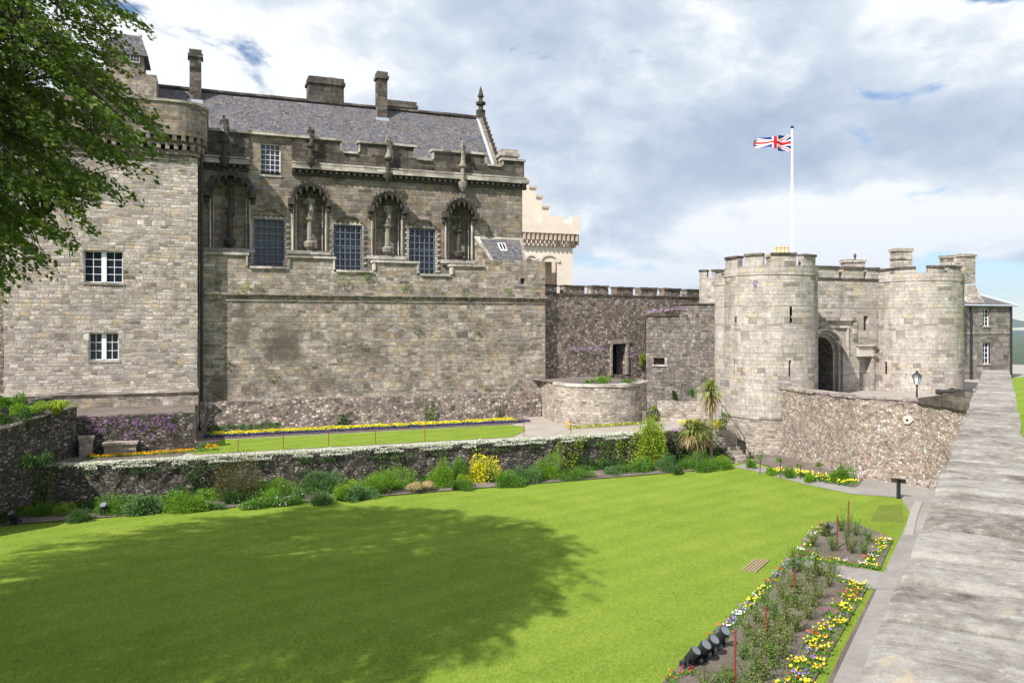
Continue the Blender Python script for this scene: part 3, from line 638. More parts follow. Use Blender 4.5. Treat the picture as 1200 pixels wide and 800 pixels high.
# barred windows with toothed surrounds and round tympana
for i, h in enumerate(holes[4:]):
    u0, u1, v0, v1, dp = h; cx_ = (u0+u1)/2; hw = (u1-u0)/2
    fr = MB(); fr.blk(SPAL,u0,u0+.07,v0,v1,.28,.36); fr.blk(SPAL,u1-.07,u1,v0,v1,.28,.36); fr.blk(SPAL,u0+.07,u1-.07,(v0+v1)/2+.2,(v0+v1)/2+.28,.285,.355)
    w_ = fr.build('window', M['grille'], pal)
    g = MB(); g.back(SPAL, (u0,u1,v0,v1,0), .34); g.build('glass', M['glass'], w_)
    g = MB(); n = 5
    for k in range(n+1): x_ = u0+.08+(u1-u0-.16)*k/n; g.tube([SPAL(x_, v0, .04), SPAL(x_, v1-.02, .04)], .03, 5)
    k = v0 + .25
    while k < v1: g.blk(SPAL, u0+.02, u1-.02, k, k+.045, .0, .02); k += .48
    g.build('grille', M['grille'], w_)
    q = MB(); z = v0 + .5; s_ = 0
    while z < v1:
        wd = .30 if s_ % 2 == 0 else .16
        q.blk(SPAL, u0-wd, u0-.004, z, z+.16, -.09, -.003); q.blk(SPAL, u1+.004, u1+wd, z, z+.16, -.09, -.003); z += .2; s_ += 1
    k = 0; x_ = u0-.1
    while x_ < u1+.1: q.blk(SPAL, x_, x_+.14, v1+.01, v1+(.22 if k%2 else .12), -.11, -.003); x_ += .17; k += 1
    q.build('toothed_surround', M['trim'], w_, jit=.02, js=3)
    tm = MB(); n = 10; zt = v1+.24
    for k in range(n):
        a, b = math.pi*k/n, math.pi*(k+1)/n; rr = hw-.05
        P_ = lambda r_, t__, d_: SPAL(cx_-r_*math.cos(t__), zt+r_*.42*math.sin(t__), d_)
        tm.face([P_(rr-.14,a,-.06),P_(rr-.14,b,-.06),P_(0,b,-.06),P_(0,a,-.06)][::-1])
        tm.hexa([P_(rr-.14,a,-.2),P_(rr-.14,a,-.003),P_(rr-.14,b,-.003),P_(rr-.14,b,-.2),P_(rr,a,-.26),P_(rr,a,-.003),P_(rr,b,-.003),P_(rr,b,-.26)])
    tm.build('tympanum', M['palace'], w_, jit=.02)
# cornice and pierced parapet with steps
mb = MB(); mb.blk(SPAL, -0.35, dorm[0]-.75, zc+.32, zc+.62, -.48, .3, 6); mb.blk(SPAL, dorm[1]+.75, XE+.35, zc+.32, zc+.62, -.48, .3, 14)
mb.blk(SPAL, -0.35, dorm[0]-.75, zc+.7, zc+.82, -.34, .2, 6); mb.blk(SPAL, dorm[1]+.75, XE+.25, zc+.7, zc+.82, -.34, .2, 14)
mb.build('cornice', M['trim'], pal, jit=.02)
mb = MB()
for a, b in ((-.35, dorm[0]-.75), (dorm[1]+.75, XE+.3)):
    mb.blk(SPAL, a, b, zc-.10, zc+.08, -.2, .2, 6); x_ = a
    while x_ < b-.2: mb.blk(SPAL, x_, x_+.2, zc+.085, zc+.315, -.40, .2); x_ += .42
    mb.blk(SPAL, a, b, zc+.083, zc+.314, -.12, .19, 4); mb.blk(SPAL, a, b, zc+.622, zc+.698, -.24, .19, 4)
mb.build('corbel_table', M['carved'], pal, jit=.02, js=2)
# parapet merlons
ppt = [(243,400,0,150,164),(400,420,1,178,178),(420,486,0,165,171),(486,507,1,186,186),(507,569,0,174,181),(569,588,1,193,193),(588,611.5,0,186,187)]
mb = MB(); cpn = MB()
for i, (a, b, lowq, y0, y1) in enumerate(ppt):
    ua, ub = (uP(a) if i else -.35), (uP(b) if i < 6 else XE+.12)
    za = (zP(a, y0) + zP(b, y1)) / 2
    segs = [(ua, ub)] if i else [(ua, dorm[0]-.75), (dorm[1]+.75, ub)]
    for s0, s1 in segs: mb.blk(SPAL, s0, s1, zc+.82, za-.16, -.10, .35, 4)
    cpn.blk(SPAL, ua-(.0 if i==0 else -.12 if lowq else .1), ub+(-.12 if lowq else .1), za-.16, za, -.24, .5, 6)
    if i: 
        zprev = (zP(ppt[i-1][0], ppt[i-1][3]) + zP(ppt[i-1][1], ppt[i-1][4]))/2; lo_, hi_ = min(za,zprev), max(za,zprev)
        e = ua - .1 if za < zprev else ua - .0
        cpn.blk(SPAL, e, e+.1, lo_+.0, hi_-.162, -.16, .4)
mb.build('parapet', M['sooty'], pal, jit=.012)
cpn.build('parapet_coping', M['trim'], pal, jit=.018)
# dormer in the parapet
mb = MB(); d0, d1 = dorm[0], dorm[1]; zt = zP(316, 162)
mb.blk(SPAL, d0-.75, d0, zc-.9 if False else zc+.0, zt+.5, .05, .5); mb.blk(SPAL, d1, d1+.75, zc+.0, zt+.5, .05, .5); mb.blk(SPAL, d0, d1, dz1, zt+.5, .052, .5)
mb.face([SPAL(d0-.75,zc,.05),SPAL(d0-.75,zc,0),SPAL(d0-.75,zt+.5,0),SPAL(d0-.75,zt+.5,.05)])
mb.build('dormer_wall', M['palace'], pal)
window(pal, SPAL, d0, d1, dz0, dz1, .35, 4, 6, sill=True, label='small white framed sash window in the parapet dormer')
# statues in the niches and along the parapet
nl = ['shadowed stone figure in the leftmost palace niche beside the round tower', 'pale stone figure in the second palace niche between two barred windows',
      'twisting stone figure in the third palace niche, right of the middle barred window', 'dark stone figure in the fourth palace niche next to the lean-to']
for i, h in enumerate(holes[:4]):
    u0, u1, v0, v1, _ = h; cx_ = (u0+u1)/2; H = v1-v0; yq = YP-.12
    st = thing('statue', (cx_, yq, v0+.02), nl[i], 'statue', 'figures on columns in the palace niches')
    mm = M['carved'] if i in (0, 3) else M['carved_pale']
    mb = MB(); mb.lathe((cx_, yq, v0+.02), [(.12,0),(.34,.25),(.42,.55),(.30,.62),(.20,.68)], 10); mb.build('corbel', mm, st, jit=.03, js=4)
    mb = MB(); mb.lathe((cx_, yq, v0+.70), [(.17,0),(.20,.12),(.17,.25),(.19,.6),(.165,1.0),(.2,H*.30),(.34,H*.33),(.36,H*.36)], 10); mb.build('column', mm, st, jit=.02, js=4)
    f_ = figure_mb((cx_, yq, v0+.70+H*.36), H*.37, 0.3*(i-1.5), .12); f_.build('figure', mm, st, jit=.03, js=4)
    mb = MB(); mb.lathe((cx_, yq+.1, v1-.62), [(.30,0),(.38,.15),(.3,.35),(.12,.60)], 8); mb.build('canopy', M['carved'], st, jit=.03, js=5)
pl = ['crouching stone figure on the parapet beside the round tower', 'stone figure on the parapet just right of the dormer window',
      'stone figure on the parapet below the thin roof chimney', 'tall stone figure on the parapet nearest the gable end']
for i, (px, t_, b_) in enumerate([(263,137,186),(363,150,186),(453,161,204),(540,167,214)]):
    x_ = uP(px); z0, z1 = zP(px, b_+8), zP(px, t_); yq = YP-.5
    st = thing('statue', (x_, yq, z0), pl[i], 'statue', 'figures standing along the palace parapet')
    mb = MB(); mb.lathe((x_, yq, z0), [(.06,-.25),(.28,.1),(.36,.45),(.16,.55),(.15,(z1-z0)*.42),(.30,(z1-z0)*.46),(.30,(z1-z0)*.50)], 10); mb.build('column', M['carved_pale'] if i == 3 else M['carved'], st, jit=.02, js=4)
    f_ = figure_mb((x_, yq, z0+(z1-z0)*.50), (z1-z0)*.5, .5*(i-1), .15); f_.build('figure', M['carved_pale'] if i > 1 else M['carved'], st, jit=.03, js=4)
# slate roof
YR = 63.0; zr = Z(562, 139, YR); XG0, XG1 = X(585, YP+.7), X(562, YR); ze = 20.3
mb = MB(); us = lin(-7, XG0, 3); L_ = math.hypot(YR-YP-.7, zr-ze)
for a, b in zip(us[:-1], us[1:]):
    mb.face([(a,YP+.7,ze),(b,YP+.7,ze),(b,YR,zr),(a,YR,zr)], [(a,0),(b,0),(b,L_),(a,L_)])
    mb.face([(b,2*YR-YP-.7,ze),(a,2*YR-YP-.7,ze),(a,YR,zr),(b,YR,zr)], [(b,0),(a,0),(a,L_),(b,L_)])
roof = mb.build('roof', M['slate'], pal, jit=.03, js=.8)
mb = MB(); mb.blk(lambda u,v,d: (u, YR+d, v), -7, XG0-.1, zr-.02, zr+.16, -.2, .2, 12); mb.build('ridge', M['sooty'], roof, jit=.03)
mb = MB()
pr = [(YP+.5, ze-.3), (YR, zr+.15)]
for (y0,z0),(y1,z1) in (((YP+.6,ze+.3),(YR,zr+.35)),):
    mb.hexa([(XG0-.1,y0,z0-1.2),(XG0+.35,y0,z0-1.2),(XG0+.35,y1,z1-1.2),(XG0-.1,y1,z1-1.2),(XG0-.1,y0,z0),(XG0+.35,y0,z0),(XG0+.35,y1,z1),(XG0-.1,y1,z1)])
    y0b = 2*YR-y0
    mb.hexa([(XG0-.1,y1,z1-1.2),(XG0+.35,y1,z1-1.2),(XG0+.35,y0b,z0-1.2),(XG0-.1,y0b,z0-1.2),(XG0-.1,y1,z1),(XG0+.35,y1,z1),(XG0+.35,y0b,z0),(XG0-.1,y0b,z0)])
mb.face([(XG0+.34,YP+.6,ze-.5),(XG0+.34,2*YR-YP-.6,ze-.5),(XG0+.34,YR,zr)]); mb.build('gable', M['palace'], pal)
mb = MB(); n = 14
for k in range(n):
    t_ = (k+.5)/n; y_ = YP+.6+(YR-YP-.6)*t_; z_ = ze+.3+(zr-ze)*t_
    mb = MB(); mb.box(XG0+.14, XG0+.40, y_-.12, y_+.12, z_+.0, z_+.28); mb.build('skew_knob', M['carved'], pal, jit=.02)
mb = MB(); mb.hexa([(XG0-.32,YP+.62,ze+.12),(XG0-.11,YP+.62,ze+.12),(XG0-.11,YR,zr+.12),(XG0-.32,YR,zr+.12),(XG0-.32,YP+.62,ze+.2),(XG0-.11,YP+.62,ze+.2),(XG0-.11,YR,zr+.2),(XG0-.32,YR,zr+.2)]); mb.build('gable_flashing', M['lead'], roof)
fz = zr+.3; mb = MB(); fx = XG0+.12
mb.box(fx-.3,fx+.3,YR-.3,YR+.3,fz-.8,fz+.25); mb.lathe((fx,YR,fz+.25), [(.38,0),(.42,.12),(.22,.22),(.2,.5),(.42,.62),(.44,.78),(.2,.9),(.16,1.15),(.28,1.3),(.18,1.6),(.1,1.9),(.02,2.15)], 8); mb.build('finial', M['carved'], pal, jit=.02)
def chimney(px0, px1, pyt, pyb, Y, thick, mat, name='chimney', cap=True, parent=None, flash=False):
    a, b = X(px0, Y), X(px1, Y); z1, z0 = Z((px0+px1)/2, pyt, Y), Z((px0+px1)/2, pyb, Y)
    mb = MB(); mb.box(a, b, Y, Y+thick, z0-.8, z1-.4); mb.box(a-.12, b+.12, Y-.12, Y+thick+.12, z1-.55, z1-.32); mb.box(a-.03, b+.03, Y-.03, Y+thick+.03, z1-.32, z1)
    o = mb.build(name, M[mat], parent, jit=.03, js=1.5)
    if flash: f_ = MB(); f_.box(a-.12, b+.12, Y-.1, Y+thick+.1, z0-.3, z0+.12); f_.build('flashing', M['lead'], o)
    return o
def on_roof(px, py):
    y = YP + .8
    while y < YR and Z(px, py, y) > ze + (y-YP-.7)*(zr-ze)/(YR-YP-.7): y += .02
    return y
chimney(222, 236, 58, 119, on_roof(229, 119), .9, 'sooty', parent=roof, flash=True)
chimney(442.5, 454, 84, 140, on_roof(448, 140), .9, 'sooty', parent=roof, flash=True)
c2 = chimney(362, 403, 91, 120, 65.0, 1.6, 'sooty', parent=roof)
c3 = chimney(449, 488, 118, 131, 65.0, 1.6, 'sooty', parent=roof)
chimney(588, 607, 175, 187, 58.2, .8, 'drum', name='parapet_stack', parent=pal)
# lean-to on the wall walk
mb = MB(); lx0, lx1 = X(556, YP), X(612, YP); zt = Z(585,279,YP)
a0, a1 = X(578, YW+.45), X(612, YW+.45); zb = Z(590, 306, YW+.45)
lean = thing('lean_to', ((lx0+lx1)/2, YP-.5, zb-1), 'small stone lean-to with sloping slate roof on the wall walk', 'shed')
mb.face([(lx0,YP-.02,zb-1.5),(a0-.1,YW+.62,zb-1.5),(a0-.1,YW+.62,zb-.12),(lx0,YP-.02,zt-.1)]); mb.face([(a0-.1,YW+.62,zb-1.5),(a1+.1,YW+.62,zb-1.5),(a1+.1,YW+.62,zb-.12),(a0-.1,YW+.62,zb-.12)]); mb.face([(a1+.1,YW+.62,zb-1.5),(lx1,YP-.02,zb-1.5),(lx1,YP-.02,zt-.1),(a1+.1,YW+.62,zb-.12)])
mb.build('wall', M['palace'], lean)
def slab(mb, c, th): mb.hexa([(p[0],p[1],p[2]-th) for p in c] + list(c))
mb = MB(); slab(mb, [(a0-.25,YW+.4,zb),(a1+.3,YW+.4,zb),(lx1+.05,YP-.03,zt),(lx0-.05,YP-.03,zt)], .1); rf = mb.build('roof', M['slate'], lean)
mb = MB(); L3 = lambda p, q, t_: tuple(p[i]+(q[i]-p[i])*t_ for i in range(3))
c = [(a0-.25,YW+.4,zb+.06),(a1+.3,YW+.4,zb+.06),(lx1+.05,YP-.03,zt+.06),(lx0-.05,YP-.03,zt+.06)]
slab(mb, [c[0], L3(c[0],c[1],.09), L3(c[3],c[2],.09), c[3]], .1); slab(mb, [L3(c[0],c[1],.93), c[1], c[2], L3(c[3],c[2],.93)], .1); slab(mb, [L3(L3(c[3],c[2],.09),c[0],.08), L3(L3(c[3],c[2],.93),c[1],.08), L3(c[3],c[2],.93), L3(c[3],c[2],.09)], .09)
mb.build('skew_stones', M['trim'], lean)
mb = MB(); q0, q1, q2, q3 = [L3(L3(c[0],c[1],s_), L3(c[3],c[2],s_), t_) for s_, t_ in ((.42,.45),(.58,.45),(.58,.75),(.42,.75))]; slab(mb, [q0,q1,q2,q3], .08); sk = mb.build('skylight', M['white'], lean)
mb = MB(); e = [L3(L3(c[0],c[1],s_), L3(c[3],c[2],s_), t_) for s_, t_ in ((.44,.48),(.49,.48),(.49,.72),(.44,.72))]; slab(mb, [(p[0],p[1],p[2]+.012) for p in e], .05); e = [L3(L3(c[0],c[1],s_), L3(c[3],c[2],s_), t_) for s_, t_ in ((.51,.48),(.56,.48),(.56,.72),(.51,.72))]; slab(mb, [(p[0],p[1],p[2]+.012) for p in e], .05); mb.build('glass', M['glass'], sk)

# ------------------------------------------------------------------ great hall behind, cream limewash
YH = 92.0; SH = yplane(YH)
hall = thing('great_hall', (X(640,YH), YH, 3), 'cream limewashed great hall with crow-stepped gable and arcaded window', 'hall')
uH = lambda px: X(px, YH); zH = lambda px, py: Z(px, py, YH)
h1 = (uH(617), uH(628), zH(622,345), zH(622,302), 1.2); h2 = (uH(634), uH(652.5), zH(643,345), zH(643,305), 1.6)
mb = MB(); mb.grid(SH, [uH(560), uH(671)], [0, zH(640,288)], [h1, h2]); x1 = uH(671)
mb.face([(x1,YH,0),(x1,YH+14,0),(x1,YH+14,zH(640,288)),(x1,YH,zH(640,288))])
mb.box(uH(560), uH(655), YH+3, YH+14, 0, zH(640,262))
mb.build('wall', M['harl'], hall)
mb = MB(); mb.back(SH, h1); mb.back(SH, h2, 0); mb.build('window_recess', M['harl_trim'], hall)
mb = MB()
for h in (h1, h2):
    cx_ = (h[0]+h[1])/2; hw = (h[1]-h[0])/2; zs_ = h[3]-.2; n = 8; 
    P_ = lambda r_, a_, d_: SH(cx_-r_*math.cos(a_), zs_ + r_*.7*math.sin(a_), d_)
    for k in range(n):
        a, b = math.pi*k/n, math.pi*(k+1)/n
        mb.hexa([P_(hw,a,-.15),P_(hw,a,-.005),P_(hw,b,-.005),P_(hw,b,-.15),P_(hw+.45,a,-.15),P_(hw+.45,a,-.005),P_(hw+.45,b,-.005),P_(hw+.45,b,-.15)])
        mb.face([SH(cx_-hw*math.cos(a), zs_, -.004), SH(cx_-hw*math.cos(b), zs_, -.004), P_(hw,b,-.004), P_(hw,a,-.004)])
mb.build('window_arch', M['harl'], hall)
mb = MB(); zc1, zc0 = zH(640,274), zH(640,289)
u_ = uH(600)
while u_ < uH(676): 
    mb.blk(SH, u_, u_+.26, zc0+.75, zc1, -.8, -.003); mb.blk(SH, u_+.30, u_+.56, zc0+.32, zc0+.78, -.45, -.003); mb.blk(SH, u_, u_+.26, zc0, zc0+.34, -.2, -.003); u_ += .6
u_ = 0
while u_ < 12:
    mb.box(uH(671)+.003, uH(671)+.9, YH+u_, YH+u_+.3, zc0+.35, zc1); mb.box(uH(671)+.003, uH(671)+.5, YH+u_+.36, YH+u_+.66, zc0, zc0+.45); u_ += .72
mb.build('corbel_table', M['harl_trim'], hall)
mb = MB(); zt_ = zH(645,254); zl_ = zH(645,262); e1 = uH(676)
def bat(a, b, z): mb.blk(SH, a, b, zc1+.002, z, -.9, -.3)
bat(uH(600), uH(621), zt_); bat(uH(621), uH(631), zl_); bat(uH(631), uH(657), zt_); bat(uH(657), uH(666), zl_); bat(uH(666), e1, zt_+.1)
mb.box(e1-.6, e1, YH-.3, YH+12, zc1+.002, zl_)
for k in range(3): mb.box(e1-.6, e1+.003, YH+1.5+k*4, YH+3.6+k*4, zl_, zt_)
mb.build('parapet', M['harl'], hall)
mb = MB(); stp = [(600,196),(613,206),(620,214),(628,221),(635,232),(643,244),(651,256)]; Yg = YH+3.2
a_prev = uH(560)
for px, py in stp: b_ = X(px, Yg); mb.box(a_prev, b_, Yg, Yg+1.0, 10, Z(px, py, Yg)); a_prev = b_
mb.build('gable', M['harl'], hall)
mb = MB(); a_prev = X(592, Yg)
for px, py in stp[1:]: b_ = X(px, Yg); z_ = Z(px,py,Yg); mb = MB(); mb.box(a_prev-.1, b_+.15, Yg-.15, Yg+1.15, z_, z_+.3); mb.build('crow_step', M['harl_trim'], hall); a_prev = b_

# ------------------------------------------------------------------ left tower
YT = 54.5; tz = lambda z: 9+(z-9)*YT/48; ST = yplane(YT); TX0, TX1 = X(4, YT), X(231.5, YT)
tow = thing('tower', ((TX0+TX1)/2, YT, 2.15), 'tall square sandstone tower with corbelled parapet behind the overhanging tree', 'tower')
uT = lambda px: X(px, YT); zT = lambda px, py: Z(px, py, YT)
w1 = (uT(98), uT(144), zT(121,331), zT(121,294), .3); w2 = (uT(104), uT(139), zT(121,422), zT(121,390), .3); w3 = (uT(70), uT(93), zT(82,232), zT(82,193), .3)
mb = MB(); mb.grid(ST, lin(TX0, TX1, .9), lin(tz(5.4), tz(18.3), .9), [w1, w2, w3])
Zt_ = tz(18.3); mb.face([(TX1,YT,2),(TX1,66,2),(TX1,66,Zt_),(TX1,YT,Zt_)]); mb.face([(TX0,66,2),(TX0,YT,2),(TX0,YT,Zt_),(TX0,66,Zt_)]); mb.face([(TX1,66,2),(TX0,66,2),(TX0,66,Zt_),(TX1,66,Zt_)]); 
mb.build('wall', M['tower'], tow, jit=.035, js=1.2)
mb = MB(); us = lin(TX0-.25, TX1+.03, .6)
for a, b in zip(us[:-1], us[1:]):
    for c, d in ((2.0,3.0),(3.0,4.0),(4.0,tz(5.25))): mb.face([(a,YT-.3,c),(b,YT-.3,c),(b,YT-.3,d),(a,YT-.3,d)], [(a,c),(b,c),(b,d),(a,d)])
mb.face([(us[-1],YT-.3,2),(us[-1],YT+1.1,2),(us[-1],YT+1.1,tz(5.25)),(us[-1],YT-.3,tz(5.25))]); mb.face([(us[0],YT+1.1,2),(us[0],YT-.3,2),(us[0],YT-.3,tz(5.25)),(us[0],YT+1.1,tz(5.25))])
mb.build('plinth', M['ashlar'], tow, jit=.04)
mb = MB(); mb.blk(ST, TX0-.3, TX1+.06, tz(5.25), tz(5.25)+.18, -.42, .05, 12); mb.build('string_course', M['trim'], tow, jit=.03)
# rounded parapet on corbels
def rr_path(x0, x1, y0, y1, r, n=8):
    pts = [(x0, y1), (x0, y0)]
    for k in range(n+1): a = math.pi/2*k/n; pts.append((x1-r+r*math.sin(a), y0+r-r*math.cos(a)))
    pts.append((x1, y1)); return pts
def band(mb, path, z0, z1, dens=.8):
    acc = 0
    for p, q in zip(path[:-1], path[1:]):
        l_ = math.hypot(q[0]-p[0], q[1]-p[1]); n = max(1, int(l_/dens))
        for i in range(n):
            a = (p[0]+(q[0]-p[0])*i/n, p[1]+(q[1]-p[1])*i/n); b = (p[0]+(q[0]-p[0])*(i+1)/n, p[1]+(q[1]-p[1])*(i+1)/n)
            mb.face([(*a,z0),(*b,z0),(*b,z1),(*a,z1)], [(acc+l_*i/n,z0),(acc+l_*(i+1)/n,z0),(acc+l_*(i+1)/n,z1),(acc+l_*i/n,z1)])
        acc += l_
def solid_band(mb, o, x0, x1, y0, y1, r, z0, z1):
    path = rr_path(x0-o, x1+o, y0-o, y1, r+o); band(mb, path, z0, z1); 
    mb.face([(*p, z1) for p in path]); mb.face([(*p, z0) for p in path][::-1])
zpt = Z(205, 120, YT)
mb = MB()
solid_band(mb, .12, TX0, TX1, YT, 66, 1.0, tz(18.1), tz(18.4)); solid_band(mb, .25, TX0, TX1, YT, 66, 1.0, tz(18.4), tz(18.65)); solid_band(mb, .3, TX0, TX1, YT, 66, 1.0, tz(18.9), tz(19.3))
path = rr_path(TX0-.5, TX1+.5, YT-.5, 66, 1.5)
for tier, (zz, oo) in enumerate(((tz(18.65), .42), (tz(19.1), .58))):
    path = rr_path(TX0-oo, TX1+oo, YT-oo, 66, 1.0+oo, 6); carry = .1 + .22*tier
    for p, q in zip(path[:-1], path[1:]):
        l_ = math.hypot(q[0]-p[0], q[1]-p[1]); S = plane(p, q)
        while carry < l_-.1: mb.blk(S, carry, carry+.24, zz, zz+.36, 0, .35); carry += .5
        carry = max(.06, carry - l_)
mb.build('corbel_table', M['palace'], tow, jit=.02)
mb = MB(); solid_band(mb, .58, TX0, TX1, YT, 66, 1.0, tz(19.42), zpt-.15); mb.build('parapet', M['palace'], tow, jit=.03)
mb = MB(); solid_band(mb, .66, TX0, TX1, YT, 66, 1.0, zpt-.15, zpt); mb.build('parapet_coping', M['trim'], tow, jit=.03)
window(tow, ST, *w1, 2, 4, [(uT(121.5), .28)], label='upper four light window with a stone mullion')
window(tow, ST, *w2, 2, 3, [(uT(121.5), .26)], label='lower two light window with thick white mullion')
window(tow, ST, *w3, 2, 4, label='topmost window half hidden by the leaves')
mb = MB(); xx = TX1+.24; mb.tube([(xx,YT+.6,2.2),(xx,YT+.6,tz(18.6))], .09, 8); mb.build('downpipe', M['iron'], tow)
# cap house
cy0 = 60.0; cx0, cx1 = X(146,cy0), X(171,cy0); mb = MB(); mb.box(X(120,cy0)-2, X(184,cy0), cy0-.5, cy0+4, 20, Z(175,90,cy0)); mb.box(cx0-1.2, cx1-.15, cy0, cy0+2.8, 20, Z(160,64,cy0))
cap = mb.build('cap_house', M['palace'], tow, jit=.04)
mb = MB(); z0, z1 = Z(160,66,cy0), Z(160,38,cy0); a, b = cx0-1.5, cx1+.15; xm = (a+b)/2
mb.hexa([(a,cy0-.3,z0),(b,cy0-.3,z0),(b,cy0+3.1,z0),(a,cy0+3.1,z0),(a+.7,cy0+.7,z1),(b-.5,cy0+.7,z1),(b-.5,cy0+2.2,z1),(a+.7,cy0+2.2,z1)]); mb.build('roof', M['rustroof'] if 'rustroof' in M else M['slate'], cap)
Sc = yplane(cy0-.02); window(cap, Sc, X(152,cy0), X(164,cy0), Z(158,64,cy0)-.55, Z(158,50,cy0)-.6, .03, 3, 3, sill=False)
# low rubble wall in front of the tower with purple trailing plants
mb = MB(); S = yplane(46.95); us = lin(X(78,46.95), -.5, .5)
def rubwall(name, P0, P1, z0, z1, mat, label, thick=.6, step=.45, jit=.07, z1b=None, cat='wall', parent=None, capped=False, js=1.7):
    L_ = math.hypot(P1[0]-P0[0], P1[1]-P0[1]); S = plane(P0, P1); mb = MB(); n = max(1, int(L_/step)); m_ = max(1, int((z1-z0)/step))
    zt = lambda u: z1 + ((z1b if z1b is not None else z1)-z1)*u/L_ + .05*mnoise.noise((u*1.1, z1, 0))*(0 if capped else 1)
    us = [L_*i/n for i in range(n+1)]
    for a, b in zip(us[:-1], us[1:]):
        for j in range(m_):
            f0, f1 = j/m_, (j+1)/m_
            q = [(a, z0+(zt(a)-z0)*f0), (b, z0+(zt(b)-z0)*f0), (b, z0+(zt(b)-z0)*f1), (a, z0+(zt(a)-z0)*f1)]
            mb.face([S(u,v,0) for u,v in q], q); mb.face([S(u,v,thick) for u,v in q][::-1], q[::-1])
        mb.face([S(a,zt(a),0),S(b,zt(b),0),S(b,zt(b),thick),S(a,zt(a),thick)], [(a,0),(b,0),(b,thick),(a,thick)])
    for u, fl in ((0,1),(L_,0)):
        for j in range(m_):
            f0, f1 = j/m_, (j+1)/m_; va, vb = z0+(zt(u)-z0)*f0, z0+(zt(u)-z0)*f1
            q = [S(u,va,0),S(u,va,thick),S(u,vb,thick),S(u,vb,0)]; mb.face(q[::-1] if fl else q, None)
    o = mb.build(name, M[mat], parent, jit=jit, js=js)
    if label: tag(o, label, cat)
    return o
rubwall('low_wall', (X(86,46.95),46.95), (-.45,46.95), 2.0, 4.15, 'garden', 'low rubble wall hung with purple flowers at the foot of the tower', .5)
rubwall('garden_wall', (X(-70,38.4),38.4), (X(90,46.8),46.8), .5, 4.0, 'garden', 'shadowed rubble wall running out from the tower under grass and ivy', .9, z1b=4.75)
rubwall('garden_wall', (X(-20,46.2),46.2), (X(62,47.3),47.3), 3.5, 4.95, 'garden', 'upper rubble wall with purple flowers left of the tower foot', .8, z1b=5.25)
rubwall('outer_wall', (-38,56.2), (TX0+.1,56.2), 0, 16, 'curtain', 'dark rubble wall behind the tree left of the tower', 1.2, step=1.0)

# ------------------------------------------------------------------ terrace retaining wall
YG = 44.0
SG = yplane(YG)
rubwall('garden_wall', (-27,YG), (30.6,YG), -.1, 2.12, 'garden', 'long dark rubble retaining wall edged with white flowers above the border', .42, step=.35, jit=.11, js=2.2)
# stump pillar and stone seat on the terrace
p = G(101,535,2.15); mb = MB(); mb.box(p[0]-.3,p[0]+.3,p[1]-.25,p[1]+.3,2.1,3.05); mb.box(p[0]-.36,p[0]+.36,p[1]-.3,p[1]+.36,3.05,3.22); tag(mb.build('stone_pillar', M['bastion'], jit=.03), 'short square stone pillar with a flat cap near the tower', 'pillar')
p = G(141,533,2.15); mb = MB(); mb.box(p[0]-.75,p[0]+.75,p[1]-.2,p[1]+.5,2.1,2.7); mb.box(p[0]-.85,p[0]+.85,p[1]-.28,p[1]+.55,2.7,2.82); tag(mb.build('stone_trough', M['bastion'], jit=.03), 'low grey stone trough against the purple flowered wall', 'trough')

# ------------------------------------------------------------------ rubble curtain wall with battlements
C0 = (24.15, 56.0); C1 = D(834, 70.5); Lc = math.hypot(C1[0]-C0[0], C1[1]-C0[1]); SC = plane(C0, C1)
cw = thing('battlement_wall', (32, 57, 2), 'reddish rubble curtain wall with crenellations between palace and gatehouse', 'wall')
uC = lambda px: hit(px, C0, C1)[0]; zC = lambda px, py: zk(py, hit(px, C0, C1)[1])
zt = lambda u: zC(645,343.5) + (zC(820,348)-zC(645,343.5))*u/Lc
door = (uC(717), uC(733), zC(725,439), zC(725,403), 1.2)
mb = MB(); zz = min(zt(0), zt(Lc)); mb.grid(SC, lin(0, Lc, .5), lin(2, zz, .5), [door]); mb.blk(SC, 0, Lc, zz, zt(0), .001, 1.5, 6, v1b=zt(Lc)); mb.blk(SC, 0, Lc, 2, zz, 1.4, 1.5, 3)
mb.build('wall_face', M['curtain'], cw, jit=.035, js=1.8)
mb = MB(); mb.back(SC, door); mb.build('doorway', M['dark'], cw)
mb = MB(); mb.blk(SC, door[0]-.35, door[1]+.45, door[3]+.02, door[3]+.35, -.12, .3); mb.blk(SC, door[0]-.22, door[0]-.01, door[2], door[3]+.01, -.10, .3); mb.blk(SC, door[1]+.01, door[1]+.25, door[2], door[3]+.01, -.10, .3)
mb.build('door_surround', M['bastion'], cw, jit=.03)
for (a, b) in ((640.5,652.5),(662,685.5),(694,713),(723,742),(751,770),(778.5,797.5),(805.5,828)):
    mb = MB(); ua, ub = max(0, uC(a)), uC(b); z_ = zt((ua+ub)/2); h_ = .58+random.uniform(-.04,.04)
    mb.blk(SC, ua, ub, z_-.05, z_+h_, 0, .7, 4); mer = mb.build('merlon', M['curtain'], cw, jit=.05, js=2)
    mb = MB(); mb.blk(SC, ua-.04, ub+.04, z_+h_-.02, z_+h_+.12, -.08, .8, 4); mb.build('coping', M['sooty'], mer, jit=.04, js=2)
mb = MB(); mb.blk(SC, 0, Lc, zt(0)-.08, zt(0)+.02, -.07, 0, 10, v1b=zt(Lc)+.02); mb.build('string_course', M['sooty'], cw, jit=.03)

